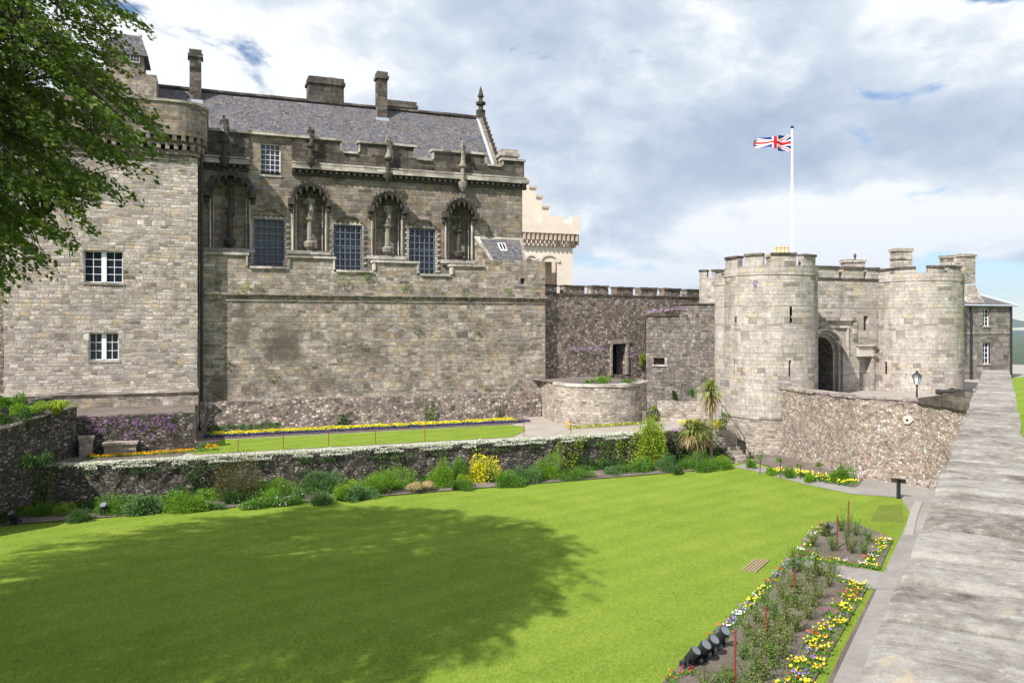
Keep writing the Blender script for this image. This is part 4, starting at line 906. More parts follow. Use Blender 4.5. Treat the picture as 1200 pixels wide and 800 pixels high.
# half round planted bastion
BX, BY = D(700.5, 57.3); BR = 56.5*57.3/F; SB = cyl(BX, BY, BR); zb_ = zk(447.5, 57.3)
bas = thing('bastion', (BX, BY, 2.15), 'half round pale stone bastion planted on top below the doorway', 'bastion')
mb = MB(); A = math.pi/2*1.0; us = lin(-A*BR, A*BR, .35); mb.grid(SB, us, lin(2.0, zb_-.1, .45))
pt0, pt1 = SB(-A*BR,0), SB(A*BR,0)
for v0_, v1_ in ((2, zb_-.1),): 
    mb.face([(pt0[0]+1.2,58,v0_),(pt0[0],pt0[1],v0_),(pt0[0],pt0[1],v1_),(pt0[0]+1.2,58,v1_)]); mb.face([(pt1[0],pt1[1],v0_),(pt1[0],59,v0_),(pt1[0],59,v1_),(pt1[0],pt1[1],v1_)])
mb.build('wall_face', M['bastion'], bas, jit=.05)
mb = MB(); mb.blk(SB, -A*BR, A*BR, zb_-.1, zb_+.1, -.08, .35, 26); mb.build('rim', M['trim'], bas, jit=.04)
mb = MB(); pts = [SB(u, zb_-.02, .3) for u in us]; mb.face([*pts, (pt1[0],58.5,zb_-.02), (pt0[0],58,zb_-.02)]); mb.build('planting_bed', M['soil'], bas)

# projecting damp block beside the gate tower
K0, K1 = D(757, 63.5), D(839, 62.0); SK = plane(K0, K1); Lk = math.hypot(K1[0]-K0[0], K1[1]-K0[1])
blk_ = thing('wall_block', (*D(795,63), 2.15), 'streaky dark projecting wall block with one small opening beside the gate tower', 'wall')
uK = lambda px: hit(px, K0, K1)[0]; zK = lambda px, py: zk(py, hit(px, K0, K1)[1])
hk = (uK(766), uK(779), zK(772,427), zK(772,419), .6)
mb = MB(); z1_ = zK(760,371); mb.grid(SK, lin(0, Lk, .5), lin(1.6, z1_, .5), [hk]); mb.back(SK, hk)
um = uK(796); mb.blk(SK, 0, um, z1_, z1_+.02, 0, 3, 3, v1b=zK(796,362)); mb.blk(SK, um, Lk, z1_, zK(815,357), 0, 3, 3)
mb.face([SK(0,1.6,5),SK(0,1.6,0),SK(0,z1_,0),SK(0,z1_,5)]); mb.face([SK(0,z1_,5),SK(0,z1_,0),SK(Lk,z1_,0),SK(Lk,z1_,5)][::-1])
mb.build('wall_face', M['block'], blk_, jit=.06)
mb = MB(); mb.blk(SK, -.12, um-.02, z1_+.02, z1_+.1, -.1, .5, 3, v1b=zK(796,361)); mb.blk(SK, um, Lk, zK(815,357), zK(815,355), -.1, .6, 3); mb.build('coping', M['sooty'], blk_, jit=.05)
mb = MB(); mb.blk(SK, hk[0]-.15, hk[1]+.25, hk[2]-.14, hk[2]-.003, -.08, .3); mb.blk(SK, hk[1]+.003, hk[1]+.2, hk[2], hk[3], -.06, .3); mb.build('window_sill', M['trim'], blk_)
# terraced bits below the block
rubwall('low_wall', D(770, 56.5), D(836, 56.0), 1.6, 3.55, 'bastion', 'low ledge wall of pale rubble under the dark projecting block', .5)
rubwall('low_wall', D(757, 55.0), D(772, 56.3), 1.6, 3.0, 'block', 'short dark rubble return wall right of the round bastion', .5)

# ------------------------------------------------------------------ gatehouse
gate = thing('gatehouse', (46, 50, 0), 'pale twin towered gatehouse with a round arched entrance', 'gatehouse')
def drum(px, k, Rr, ztop, z0, merl, slits, crenz, plinth=None, label=None, mat='drum', nseg=None):
    cx_, cy_ = D(px, k); th = -math.atan2(cx_, cy_)            # angle of the side facing the camera
    ang = lambda p: None
    S = cyl(cx_, cy_, Rr); n = nseg or 96
    cpx, R_px = px, Rr*F/k
    def u_at(p):    # image column -> arc position
        s_ = max(-.999, min(.999, (p-cpx)/ (Rr*F/(k - Rr*.6)))); return Rr*(math.asin(s_) + th*-1*-1)
    full = lin(-math.pi*Rr, math.pi*Rr, 2*math.pi*Rr/n)
    hs = []
    for (p, y0, y1, wd) in slits:
        u = u_at(p); hs.append((u-wd/2, u+wd/2, zk(y1, k-Rr*.9), zk(y0, k-Rr*.9), .5))
    t_ = thing('x', (0,0,0), None, None); bpy.data.objects.remove(t_)
    mb = MB(); mb.grid(S, full, lin(z0, crenz, 1.2), hs)
    for h in hs: mb.back(S, h)
    mb.face([S(u, crenz-.6, .02) for u in full[:-1]])
    body = mb.build('drum_tower', M[mat], gate, jit=.02, js=1.0, label=label)
    mb = MB(); mb.blk(S, -math.pi*Rr, math.pi*Rr, crenz-.62, crenz-.45, -.05, .02, n); mb.build('string_course', M['drum'], body)
    inner = MB(); inner.blk(S, -math.pi*Rr, math.pi*Rr, crenz-.6, crenz, .5, .55, n); inner.build('wall_walk', M['drum'], body)
    for (a, b, jz) in merl:
        ua, ub = (u_at(a) if a is not None else 0), u_at(b)
        m_ = MB(); m_.blk(S, ua, ub, crenz, ztop+jz-.12, 0, .5, max(2, int((ub-ua)/.2))); mer = m_.build('merlon', M[mat], body, jit=.02)
        m_ = MB(); m_.blk(S, ua-.01, ub+.01, ztop+jz-.12, ztop+jz+.04, -.1, .62, max(2, int((ub-ua)/.2))); m_.build('coping', M['sooty'], mer, jit=.02)
        # dark corbels under the gaps
    if plinth:
        S2 = cyl(cx_, cy_, Rr+.16); m_ = MB(); m_.grid(S2, [u*(Rr+.16)/Rr for u in full], lin(z0, plinth, .8)); m_.build('plinth', M['bastion'], body, jit=.03)
        m_ = MB(); m_.blk(S2, -math.pi*(Rr+.16), math.pi*(Rr+.16), plinth, plinth+.16, -.07, .2, n); m_.build('ledge', M['trim'], body, jit=.02)
    return body, S, u_at, (cx_, cy_)
k1 = 58.0; R1 = 52.5*58/F
d1, S1, u1_, c1 = drum(902.5, k1, R1, zk(300, k1-R1*.5), -.3, [(851,866,-.02),(874,895,.06),(903,931,.06),(939,953,0)],
    [(864,370,378,.14),(925,359,378,.17),(862,421,440,.12),(924,422,441,.2),(925,500,521,.2)], zk(313, k1-R1*.5), plinth=zk(491.5, k1-R1), label='left round gate tower with lilac tuft and arrow slits')
k2 = 64.5; R2 = 48*64.5/F
d2, S2_, u2_, c2_ = drum(1075, k2, R2, zk(314, k2-R2*.5), 2.5, [(1028,1046,-.05),(1052,1073,.0),(1086,1103,.05),(1107,1120,.05)],
    [(1042,425,440,.16)], zk(321, k2-R2*.5), label='right round gate tower beside the grey house')
k3 = 59.3; R3 = 19.5*59.3/F
d3, S3_, u3_, c3_ = drum(857.5, k3, R3*1.0, zk(316, k3-R3), .5, [(839,846,0),(850,858,.05)], [], zk(324, k3-R3), label='slim stair turret behind the left gate tower', nseg=48)
# side range seen between turret and curtain wall
mb = MB(); e0, e1_ = D(819.5, 64.5), D(842, 63.8); Se = plane(e0, e1_); Le = math.hypot(e1_[0]-e0[0], e1_[1]-e0[1]); zt1 = zk(325, 64); mb.grid(Se, lin(0, Le, .6), lin(2, zt1, 1)); mb.blk(Se, 0, Le, zt1-.4, zt1, .01, .6); mb.face([Se(0,2,8),Se(0,2,0),Se(0,zt1,0),Se(0,zt1,8)])
sr = mb.build('side_range', M['drum'], gate)
for a, b in ((0,.5),(.85,1.35)):
    mb = MB(); mb.blk(Se, Le*a*.75, Le*a*.75+.62, zt1, zt1+.5, 0, .5); mer = mb.build('merlon', M['drum'], sr); mb = MB(); mb.blk(Se, Le*a*.75-.05, Le*a*.75+.67, zt1+.5, zt1+.64, -.08, .58); mb.build('coping', M['sooty'], mer)
# wall between the towers
YC = 49.2; SCn = yplane(YC); uG = lambda px: X(px, YC); zG = lambda px, py: Z(px, py, YC)
xa, xb = c1[0]+R1*.7, c2_[0]-R2*.75
arch = (uG(948), uG(988), 3.5, zG(970,388), 4.5); sideD = (uG(1007), uG(1020), 3.5, zG(1013,418), .5); slit = (uG(1012), uG(1017.5), zG(1015,387), zG(1015,370), .5)
zcg = zG(990, 326)
mb = MB(); mb.grid(SCn, lin(xa, xb, 1.0), lin(3.0, zcg, 1.0), [arch, sideD, slit]); mb.back(SCn, sideD); mb.back(SCn, slit); mb.blk(SCn, xa, xb, zcg-.5, zcg-.002, .5, 6)
mid = mb.build('entrance_wall', M['drum'], gate, jit=.015)
dk = MB(); mb = MB(); cx_ = (arch[0]+arch[1])/2; hw = (arch[1]-arch[0])/2; zs_ = arch[3]-hw; n = 16
for k in range(n):      # arch head closes the square opening, stepped orders inside
    a, b = math.pi*k/n, math.pi*(k+1)/n
    P_ = lambda r_, t__, d_: SCn(cx_-r_*math.cos(t__), zs_+r_*math.sin(t__), d_)
    mb.face([P_(hw,a,.0), P_(hw,b,.0), SCn(cx_-hw*math.cos(b), arch[3]+.0, 0), SCn(cx_-hw*math.cos(a), arch[3], 0)])
    mb.face([P_(hw,a,.0), P_(hw,a,.25), P_(hw,b,.25), P_(hw,b,.0)]); mb.face([P_(hw,a,.25), P_(hw-.22,a,.25), P_(hw-.22,b,.25), P_(hw,b,.25)]); mb.face([P_(hw-.22,a,.25), P_(hw-.22,a,.6), P_(hw-.22,b,.6), P_(hw-.22,b,.25)])
    mb.face([P_(hw-.22,a,.6), P_(hw-.45,a,.6), P_(hw-.45,b,.6), P_(hw-.22,b,.6)]); dk.face([P_(hw-.45,a,.603), P_(hw-.45,a,4.4), P_(hw-.45,b,4.4), P_(hw-.45,b,.603)])
    mb.hexa([P_(hw+.06,a,-.1),P_(hw+.06,a,-.002),P_(hw+.06,b,-.002),P_(hw+.06,b,-.1),P_(hw+.3,a,-.1),P_(hw+.3,a,-.002),P_(hw+.3,b,-.002),P_(hw+.3,b,-.1)])
for s_ in (-1,1):
    for r0, r1, d0_, d1_ in ((hw,hw-.22,.25,.6),(hw-.22,hw-.45,.6,4.4)):
        mb.face([SCn(cx_+s_*r0,3.5,d0_),SCn(cx_+s_*r1,3.5,d0_),SCn(cx_+s_*r1,zs_,d0_),SCn(cx_+s_*r0,zs_,d0_)]); (dk if d1_ > 4 else mb).face([SCn(cx_+s_*r1,3.5,d0_+.003),SCn(cx_+s_*r1,3.5,d1_),SCn(cx_+s_*r1,zs_,d1_),SCn(cx_+s_*r1,zs_,d0_+.003)])
mb.build('archway', M['drum'], mid); dk.build('passage_shade_lining', M['block'], mid)  # deep lining in a darker stone, shade of the passage put into colour
mb = MB(); mb.back(SCn, arch, -.1); mb.build('gate_door', M['wood'], mid)
mb = MB(); zl = zG(980,374)
mb.blk(SCn, xa, uG(1001), zl-.12, zl+.14, -.22, -.002); mb.blk(SCn, uG(999), uG(1003), zl-1.6, zl-.12, -.14, -.002); mb.blk(SCn, arch[1]+.32, arch[1]+.5, zs_-.5, zG(990,384), -.12, -.002); mb.blk(SCn, xa, arch[1]+.5, zG(990,384), zG(990,384)+.16, -.16, -.002)
mb.build('label_frame', M['trim'], mid, jit=.01)
mb = MB(); zd = sideD[3]; mb.blk(SCn, sideD[0]-.35, sideD[1]+.5, zd+.04, zd+.26, -.25, -.002); mb.blk(SCn, sideD[0]-.25, sideD[1]+.35, zd+.26, zd+.85, -.14, -.002); mb.blk(SCn, sideD[0]-.35, sideD[1]+.5, zd+.85, zd+1.0, -.3, -.002)
mb.blk(SCn, sideD[1]+.03, sideD[1]+.3, 3.7, zd+.03, -.14, -.002); mb.build('door_surround', M['trim'], mid, jit=.02)
for (a, b) in ((956,983),(988,1012),(1016,1030)):
    ua, ub = uG(a), uG(b); mb = MB(); z1_ = zG(990,313); mb.blk(SCn, ua, ub, zcg-.002, z1_-.12, 0, .5, 3); mer = mb.build('merlon', M['drum'], mid, jit=.02); mb = MB(); mb.blk(SCn, ua-.05, ub+.05, z1_-.12, z1_+.05, -.1, .6, 3); mb.build('coping', M['sooty'], mer, jit=.02)
mb = MB(); mb.blk(SCn, xa, xb, zcg-.17, zcg+.0, -.06, -.002, 3); mb.build('string_course', M['sooty'], mid, jit=.02)
# chimneys on the gatehouse
def stack(px0, px1, pyt, pyb, k, parent, mat='tower', thick=1.1, tiers=True):
    a, b = D(px0, k), D(px1, k); S = plane(a, b); L_ = math.hypot(b[0]-a[0], b[1]-a[1]); z1, z0 = zk(pyt,k), zk(pyb,k); mb = MB()
    mb.blk(S, 0, L_, z0-2.5, z1-.25, 0, thick, 2)
    if tiers: mb.blk(S, -.08, L_+.08, z1-.95, z1-.8, -.08, thick+.08)
    mb.blk(S, -.1, L_+.1, z1-.25, z1, -.1, thick+.1); return mb.build('chimney', M[mat], parent, jit=.03)
st1 = stack(903, 932, 297, 312, 62.5, gate)
for i in range(4):
    p = D(908.5+i*4.6, 63.0); z0 = zk(297, 62.5)-.05; mb = MB(); mb.lathe((p[0],p[1],z0), [(.15,0),(.13,.3),(.12,.5),(.155,.54),(.15,.62),(.10,.62)], 12); mb.build('chimney_pot', M['pot'], st1)
stack(991, 1014, 304, 315, 70, gate); mb = MB(); p = D(1002,70.5); mb.lathe((p[0],p[1],zk(304,70)), [(.1,0),(.06,.2),(.14,.35),(.02,.6)], 8); mb.build('finial', M['sooty'], gate)
stack(1050, 1069, 291, 314, 70, gate); stack(1107, 1118, 299, 318, 72, gate, thick=.8)
# flagpole and flag
fp = D(928.3, 63.5); z0, z1 = 11.5, zk(151, 63.5)
fl = thing('flagpole', (fp[0], fp[1], z0), 'tall white flagpole rising behind the left gate tower', 'flagpole')
mb = MB(); mb.tube([(fp[0],fp[1],z0),(fp[0],fp[1],z1)], [.13,.08], 10); mb.build('mast', M['pole'], fl)
mb = MB(); mb.lathe((fp[0],fp[1],z1), [(.0,0),(.12,.05),(.14,.13),(.1,.21),(.0,.25)], 10); mb.build('truck', M['iron'], fl)
m, t = new_mat('union flag cloth'); uv = t.n('ShaderNodeUVMap').outputs[0]; u, v, _ = t.sep(uv)
ax = t.m('ABSOLUTE', t.m('SUBTRACT', u, 1.0)); ay = t.m('ABSOLUTE', t.m('SUBTRACT', v, .5))
dg1 = t.m('ABSOLUTE', t.m('MULTIPLY', t.m('SUBTRACT', v, t.m('MULTIPLY', u, .5)), .894)); dg2 = t.m('ABSOLUTE', t.m('MULTIPLY', t.m('SUBTRACT', v, t.m('SUBTRACT', 1.0, t.m('MULTIPLY', u, .5))), .894))
dgm = t.m('MINIMUM', dg1, dg2); crs = t.m('MINIMUM', ax, ay)
col = t.mix(t.m('LESS_THAN', dgm, .1), (0.012,0.03,0.20), (0.8,0.8,0.8)); col = t.mix(t.m('LESS_THAN', dgm, .035), col, (0.62,0.015,0.03))
col = t.mix(t.m('LESS_THAN', crs, .167), col, (0.8,0.8,0.8)); col = t.mix(t.m('LESS_THAN', crs, .1), col, (0.62,0.015,0.03)); finish(t, col, .8)
mb = MB(); nu, nv = 36, 14; fw, fh = 2.75, 1.45; lx, ly = cs, -sn
def fp_(i, j):
    s_, t_ = i/nu, j/nv; x_ = -.1 - s_*fw*(1-.06*math.sin(s_*5)); wav = .36*math.sin(s_*8.5+.6*t_)*(.25+s_); droop = -.52*s_**1.3 - .28*s_*math.sin(s_*6)*.5
    zz = zk(157, 63.5) - fh*(1-t_)*(1-.50*s_) + droop*(.6+.4*t_) - .15*s_*(1-t_)*0 + .05*math.sin(s_*13+t_*3)
    return (fp[0] + x_*lx + wav*sn, fp[1] + x_*ly + wav*cs, zz)
for i in range(nu):
    for j in range(nv):
        q = [(i,j),(i+1,j),(i+1,j+1),(i,j+1)]; mb.face([fp_(*p) for p in q], [(p[0]/nu*2, p[1]/nv) for p in q])
o = mb.build('flag', m, origin=(fp[0], fp[1], zk(182,63.5)), smooth=True); tag(o, 'red, white and blue union flag streaming left from the pole', 'flag')

# ------------------------------------------------------------------ forecourt wall, cannon, lamp
FW = [(36.95,44.5),(36.3,40.5),(35.6,36.2),(36.95,32.9)]
fwt = thing('forecourt_wall', (37.3,38,0), 'pinkish rubble wall under the gatehouse with a white target stone', 'wall')
def zf(p, py):      # top height where the wall stands
    kk = p[0]*sn + p[1]*cs; return zk(py, kk)
tops = [zf(FW[0],455), zf(FW[1],459.5), zf(FW[2],465), zf(FW[3],469.5)]
for i in range(3):
    # faces -X: build right-to-left so that inward is +X
    a, b = FW[i+1], FW[i]; rubwall('wall_face', b, a, -.1, tops[i], 'forewall', None, .5, .4, .09, z1b=tops[i+1], parent=fwt) if False else rubwall('wall_face', b, a, -.1, tops[i], 'forewall', None, -.6, .4, .07, z1b=tops[i+1], parent=fwt, capped=True) if False else None
def facewall(parent, P0, P1, z0, ta, tb, mat, thick, name='wall_face', jit=.08, mirrored=True):
    """P0 -> P1 seen left to right from the garden"""
    return rubwall(name, P0, P1, z0, ta, mat, None, thick, .4, jit, z1b=tb, parent=parent, capped=True)
for i in range(3): facewall(fwt, FW[i], FW[i+1], -.1, tops[i], tops[i+1], 'forewall', .7)
e0 = FW[3]; e1_ = along(46.2, .75); ze0, ze1 = tops[3], zf(e1_, 459)
facewall(fwt, e0, e1_, -.1, ze0-.15, ze0-.15, 'forewall', .7)
mb = MB()
for i in range(3):
    S = plane(FW[i], FW[i+1]); l_ = math.hypot(FW[i+1][0]-FW[i][0], FW[i+1][1]-FW[i][1]); mb.blk(S, 0, l_, tops[i]-.03, tops[i]+.1, -.08, .78, 8, v1b=tops[i+1]+.1)
mb.build('coping', M['bastion'], fwt, jit=.05)
S = plane(e0, e1_); l_ = math.hypot(e1_[0]-e0[0], e1_[1]-e0[1]); mb = MB(); mb.blk(S, -.3, l_, ze0-.17, ze0+.12, -.16, .85, 8, v1b=ze1+.1)
mb.build('weathered_coping', M['sooty'], fwt, jit=.06)
for (px, py, c_, rr, i_) in ((1064,492,'harl_pale',.30,2),(1088,528,'blue_pale',.26,2)):
    Sw = plane(FW[i_], FW[i_+1]); uu, k_ = hit(px, FW[i_], FW[i_+1]); zz0 = zk(py, k_); mb = MB()
    ring = lambda r_, dd: [Sw(uu + r_*math.cos(a)*(1+.18*math.sin(3*a+1)), zz0 + r_*.9*math.sin(a), dd) for a in [2*math.pi*i/9 for i in range(9)]]
    r0, r1 = ring(rr, .06), ring(rr*.85, -.12); [mb.face([r0[i], r0[(i+1)%9], r1[(i+1)%9], r1[i]]) for i in range(9)]; mb.face(r1)
    if c_ == 'harl_pale': 
        r2 = ring(rr*.28, -.125); mb.face([Sw(uu + (p_-.5)*.14, zz0 + (q_-.5)*.14, -.125) for p_, q_ in ((0,0),(1,0),(1,1),(0,1))]) if False else None
    mb.build('pale_stone', plain('pale patch stone', (.46,.44,.40), .9, 0, .15, 5) if c_ == 'harl_pale' else plain('pale blue green stone', (.36,.43,.43), .9, 0, .15, 5), fwt)
    if c_ == 'harl_pale': mb = MB(); mb.face([Sw(uu + .07*math.cos(a), zz0 + .07*math.sin(a), -.127) for a in [2*math.pi*i/8 for i in range(8)]]); mb.build('weep_hole', M['dark'], fwt)
# lamp
p = D(1074.5, 49.5); lz = 3.7; ltop = zk(434, 49.5)
lamp = thing('street_lamp', (p[0],p[1],lz), 'black lantern lamp post standing behind the forecourt wall', 'lamp post')
mb = MB(); mb.lathe((p[0],p[1],lz), [(.16,0),(.16,.1),(.09,.2),(.06,.5),(.05,ltop-lz-1.0),(.09,ltop-lz-.95),(.05,ltop-lz-.86)], 10); mb.build('post', M['black'], lamp)
zl = ltop-.86; mb = MB(); mb.lathe((p[0],p[1],zl), [(.13,0),(.24,.48)], 6); lg = mb.build('lantern', M['lampglass'], lamp)
mb = MB(); mb.lathe((p[0],p[1],zl+.48), [(.30,0),(.27,.06),(.13,.22),(.07,.25),(.07,.32),(.02,.38)], 6)
for k in range(6):
    a = 2*math.pi*k/6; mb.tube([(p[0]+.135*math.cos(a),p[1]+.135*math.sin(a),zl),(p[0]+.25*math.cos(a),p[1]+.25*math.sin(a),zl+.48)], .018, 4)
mb.build('lantern_cap', M['black'], lamp)
# cannon
p = D(1098, 48.0); cd = Vector((cs, -sn, 0)).normalized(); q = Vector((p[0],p[1],zk(459,48)))
can = thing('cannon', (q.x, q.y, 3.7), 'old iron cannon lying behind the forecourt wall coping', 'cannon')
mb = MB(); mb.tube([q+cd*-.05, q, q+cd*.15, q+cd*.2, q+cd*1.9, q+cd*2.1], [.13,.17,.17,.12,.16,.17], 12); mb.build('barrel', M['iron'], can)
for s_ in (-.35,.35):
    c_ = q+cd*1.1+Vector((-cd.y, cd.x, 0))*s_; mb = MB(); mb.tube([c_+Vector((-cd.y,cd.x,0))*-.06, c_+Vector((-cd.y,cd.x,0))*.06], .22, 16); o = mb.build('wheel', M['wood'], can)
mb = MB(); mb.hexa([tuple(q+cd*a+Vector((-cd.y,cd.x,0))*b+Vector((0,0,c_))) for c_ in (-.28,-.10) for a,b in ((.3,-.18),(2.4,-.18),(2.4,.18),(.3,.18))]); mb.build('carriage', M['palmbark'], can)

# ------------------------------------------------------------------ steps
steps = thing('stone_steps', (32.6,43,0), 'flight of worn stone steps climbing beside the left gate tower', 'steps')
mb = MB(); n = 9; x0, x1 = D(863,51.5)[0]-.02, D(877,51.5)[0]+.25
for k in range(n):
    y0 = 42.75 + k*.29; mb.box(x0-.03*k, x1-.03*k, y0, 46.3, k*.24-.1 if k == 0 else k*.24-.02, (k+1)*.24)
mb.build('treads', M['bastion'], steps, jit=.03, js=2)
mb = MB(); mb.hexa([(x0-.45,42.9,0),(x0-.05,42.9,0),(x0-.3,46.5,0),(x0-.75,46.5,0),(x0-.45,42.9,.35),(x0-.05,42.9,.35),(x0-.3,46.5,2.5),(x0-.75,46.5,2.5)]); mb.build('side_wall', M['garden'], steps, jit=.05)
mb = MB(); xr_ = x1+.08; 
for k in range(2): mb.tube([(xr_, 43.4+k*2.4, .5+k*1.9),(xr_, 43.4+k*2.4, 1.6+k*1.9)], .03, 6)
mb.tube([(xr_,43.4,1.6),(xr_,45.8,3.5)], .025, 6); mb.build('handrail', M['black'], steps)

# ------------------------------------------------------------------ grey house right of the gatehouse
YB = 55.6; SBd = yplane(YB); uB = lambda px: X(px, YB); zB = lambda px, py: Z(px, py, YB)
house = thing('house', (uB(1155), YB, 3.7), 'grey stone house with slate roof and white sash windows behind the gatehouse', 'house')
zE = zB(1160,358); xl, xr = uB(1105), uB(1186.5)
hw_ = [(1121,1126.5,357.5,381),(1152,1160,362,382),(1121,1128,401,426),(1152,1160,401,426)]
hs = [(uB(a), uB(b), zB((a+b)/2, d_), zB((a+b)/2, c_), .25) for a,b,c_,d_ in hw_]
mb = MB(); mb.grid(SBd, [xl, xr], [3.4, zE], hs); mb.face([(xr,YB,3.4),(xr,YB+10,3.4),(xr,YB+10,zE),(xr,YB,zE)]); mb.build('wall', M['house'], house)
for h, lb in zip(hs, (None,)*4): window(house, SBd, *h[:4], .25, 2, 4, sill=True, t_=.05)
mb = MB(); rx, ry, rz = uB(1133), YB+5, zB(1143,325); ex = .25
rfp = [(xl,YB-ex,zE),(xr+ex,YB-ex,zE),(xr+ex,YB+10,zE),(xl,YB+10,zE)]
mb.face([rfp[0],rfp[1],(rx,ry,rz),(xl,ry,rz)]); mb.face([rfp[1],rfp[2],(rx,ry,rz)]); mb.face([rfp[2],rfp[3],(xl,ry,rz),(rx,ry,rz)]); rfo = mb.build('roof', M['slate'], house)
mb = MB(); mb.tube([(xr+ex,YB-ex,zE+.05),(rx,ry,rz+.06)], .14, 6); mb.tube([(xl,YB-ex-.02,zE),(xr+ex,YB-ex-.02,zE)], .09, 6); mb.build('lead_hip', M['lead'], rfo)
a, b = X(1130,YB+1), X(1143,YB+1); mb = MB(); ztp = zB(1135,299); mb.box(a,b,YB+1.0,YB+2.3,zB(1135,331),ztp); mb.box(a-.1,b+.1,YB+.9,YB+2.4,ztp,ztp+.25)
mb.hexa([(a-.55,YB+.2,zE),(b+.55,YB+.2,zE),(b+.55,YB+3,zE),(a-.55,YB+3,zE),(a,YB+1.0,zB(1135,333)),(b,YB+1.0,zB(1135,333)),(b,YB+2.3,zB(1135,333)),(a,YB+2.3,zB(1135,333))]); mb.build('chimney', M['tower'], house, jit=.02)
for px in (1137,1184): mb = MB(); mb.tube([SBd(uB(px),3.7,-.1), SBd(uB(px),zE-.05,-.1)], .11, 6); mb.build('downpipe', M['black'], house)
mb = MB(); mb.blk(SBd, xl, xr, zB(1150,391), zB(1150,389.5), -.06, -.002); mb.build('string_course', M['trim'], house)
rubwall('boundary_wall', (uB(1187.5), YB-4), (uB(1230), YB-4), 3.6, Z(1195,405,YB-4), 'harlwall' if 'harlwall' in M else 'forewall', 'reddish boundary wall right of the grey house', .5, step=.8)

# ------------------------------------------------------------------ the broad parapet wall under the camera
m, t = new_mat('weathered coping stone'); c = t.n('ShaderNodeTexCoord').outputs['Object']; rnd = t.n('ShaderNodeObjectInfo').outputs['Random']
x_, y_, z_ = t.sep(c); al = t.m('ADD', t.m('MULTIPLY', x_, ux), t.m('MULTIPLY', y_, uy)); ac = t.m('SUBTRACT', t.m('MULTIPLY', y_, ux), t.m('MULTIPLY', x_, uy))
Q = t.xyz(t.m('ADD', al, t.m('MULTIPLY', rnd, 40)), ac, t.m('MULTIPLY', rnd, 11.0))
lam = t.noise(t.xyz(t.m('MULTIPLY', t.m('ADD', al, t.m('MULTIPLY', rnd, 40)), 8.0), t.m('MULTIPLY', ac, 0.75), 0.0), 1.0, 9, 0.7, 0.8)      # bedding lines of the sandstone
n1 = t.noise(Q, 1.4, 7, 0.62, 0.3); n2 = t.noise(Q, 7, 8, 0.68); n3 = t.noise(Q, 45, 5, 0.7)
f = t.m('ADD', t.m('ADD', t.m('MULTIPLY', lam, .26), t.m('MULTIPLY', t.m('SUBTRACT', rnd, .5), .07)), t.m('ADD', t.m('MULTIPLY', n1, .42), t.m('MULTIPLY', n2, .32)))
col = t.ramp(f, [(.36,(0.085,.073,.06)),(.44,(0.175,.155,.135)),(.50,(0.245,.225,.20)),(.57,(0.31,.29,.265)),(.66,(0.36,.325,.27))])
col = t.mix(t.m('MULTIPLY', t.sstep(n2, .57, .68), .45), col, (.42,.405,.38)); col = t.mix(t.m('MULTIPLY', t.sstep(t.noise(Q, 3.3, 9, .75), .60, .68), .8), col, (.085,.08,.07))
col = t.mix(t.m('MULTIPLY', t.sstep(t.noise(Q, 2.1, 5, .6, 1.0), .62, .72), .55), col, (.42,.33,.22)); v_ = t.m('ADD', .50, t.m('MULTIPLY', n3, 1.0)); col = t.mix(1.0, col, t.xyz(v_, v_, v_), 'MULTIPLY')
finish(t, col, .9, t.m('ADD', t.m('MULTIPLY', lam, .45), t.m('ADD', t.m('MULTIPLY', n2, .8), t.m('MULTIPLY', n3, .22))), 1.0, .022, .2); M['coping'] = m
par = thing('parapet_wall', (*along(8,.3), 0), 'broad garden wall with pale weathered coping slabs running into the distance', 'wall')
PL, PR, PT = .77, -.36, 6.75
SL = lambda u, v, d=0.0: (*along(u, PL-.06-d), v)
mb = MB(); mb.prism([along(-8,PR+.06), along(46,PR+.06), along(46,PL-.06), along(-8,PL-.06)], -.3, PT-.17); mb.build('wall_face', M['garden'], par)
mb = MB(); mb.hexa([(*along(48.8,PR+.06),3),(*along(48.9,PR+.07),3),(*along(48.9,PL-.07),3),(*along(48.8,PL-.06),3),(*along(48.8,PR+.06),4),(*along(48.9,PR+.07),4),(*along(48.9,PL-.07),4),(*along(48.8,PL-.06),4)])
tpos = -6.0; k = 0
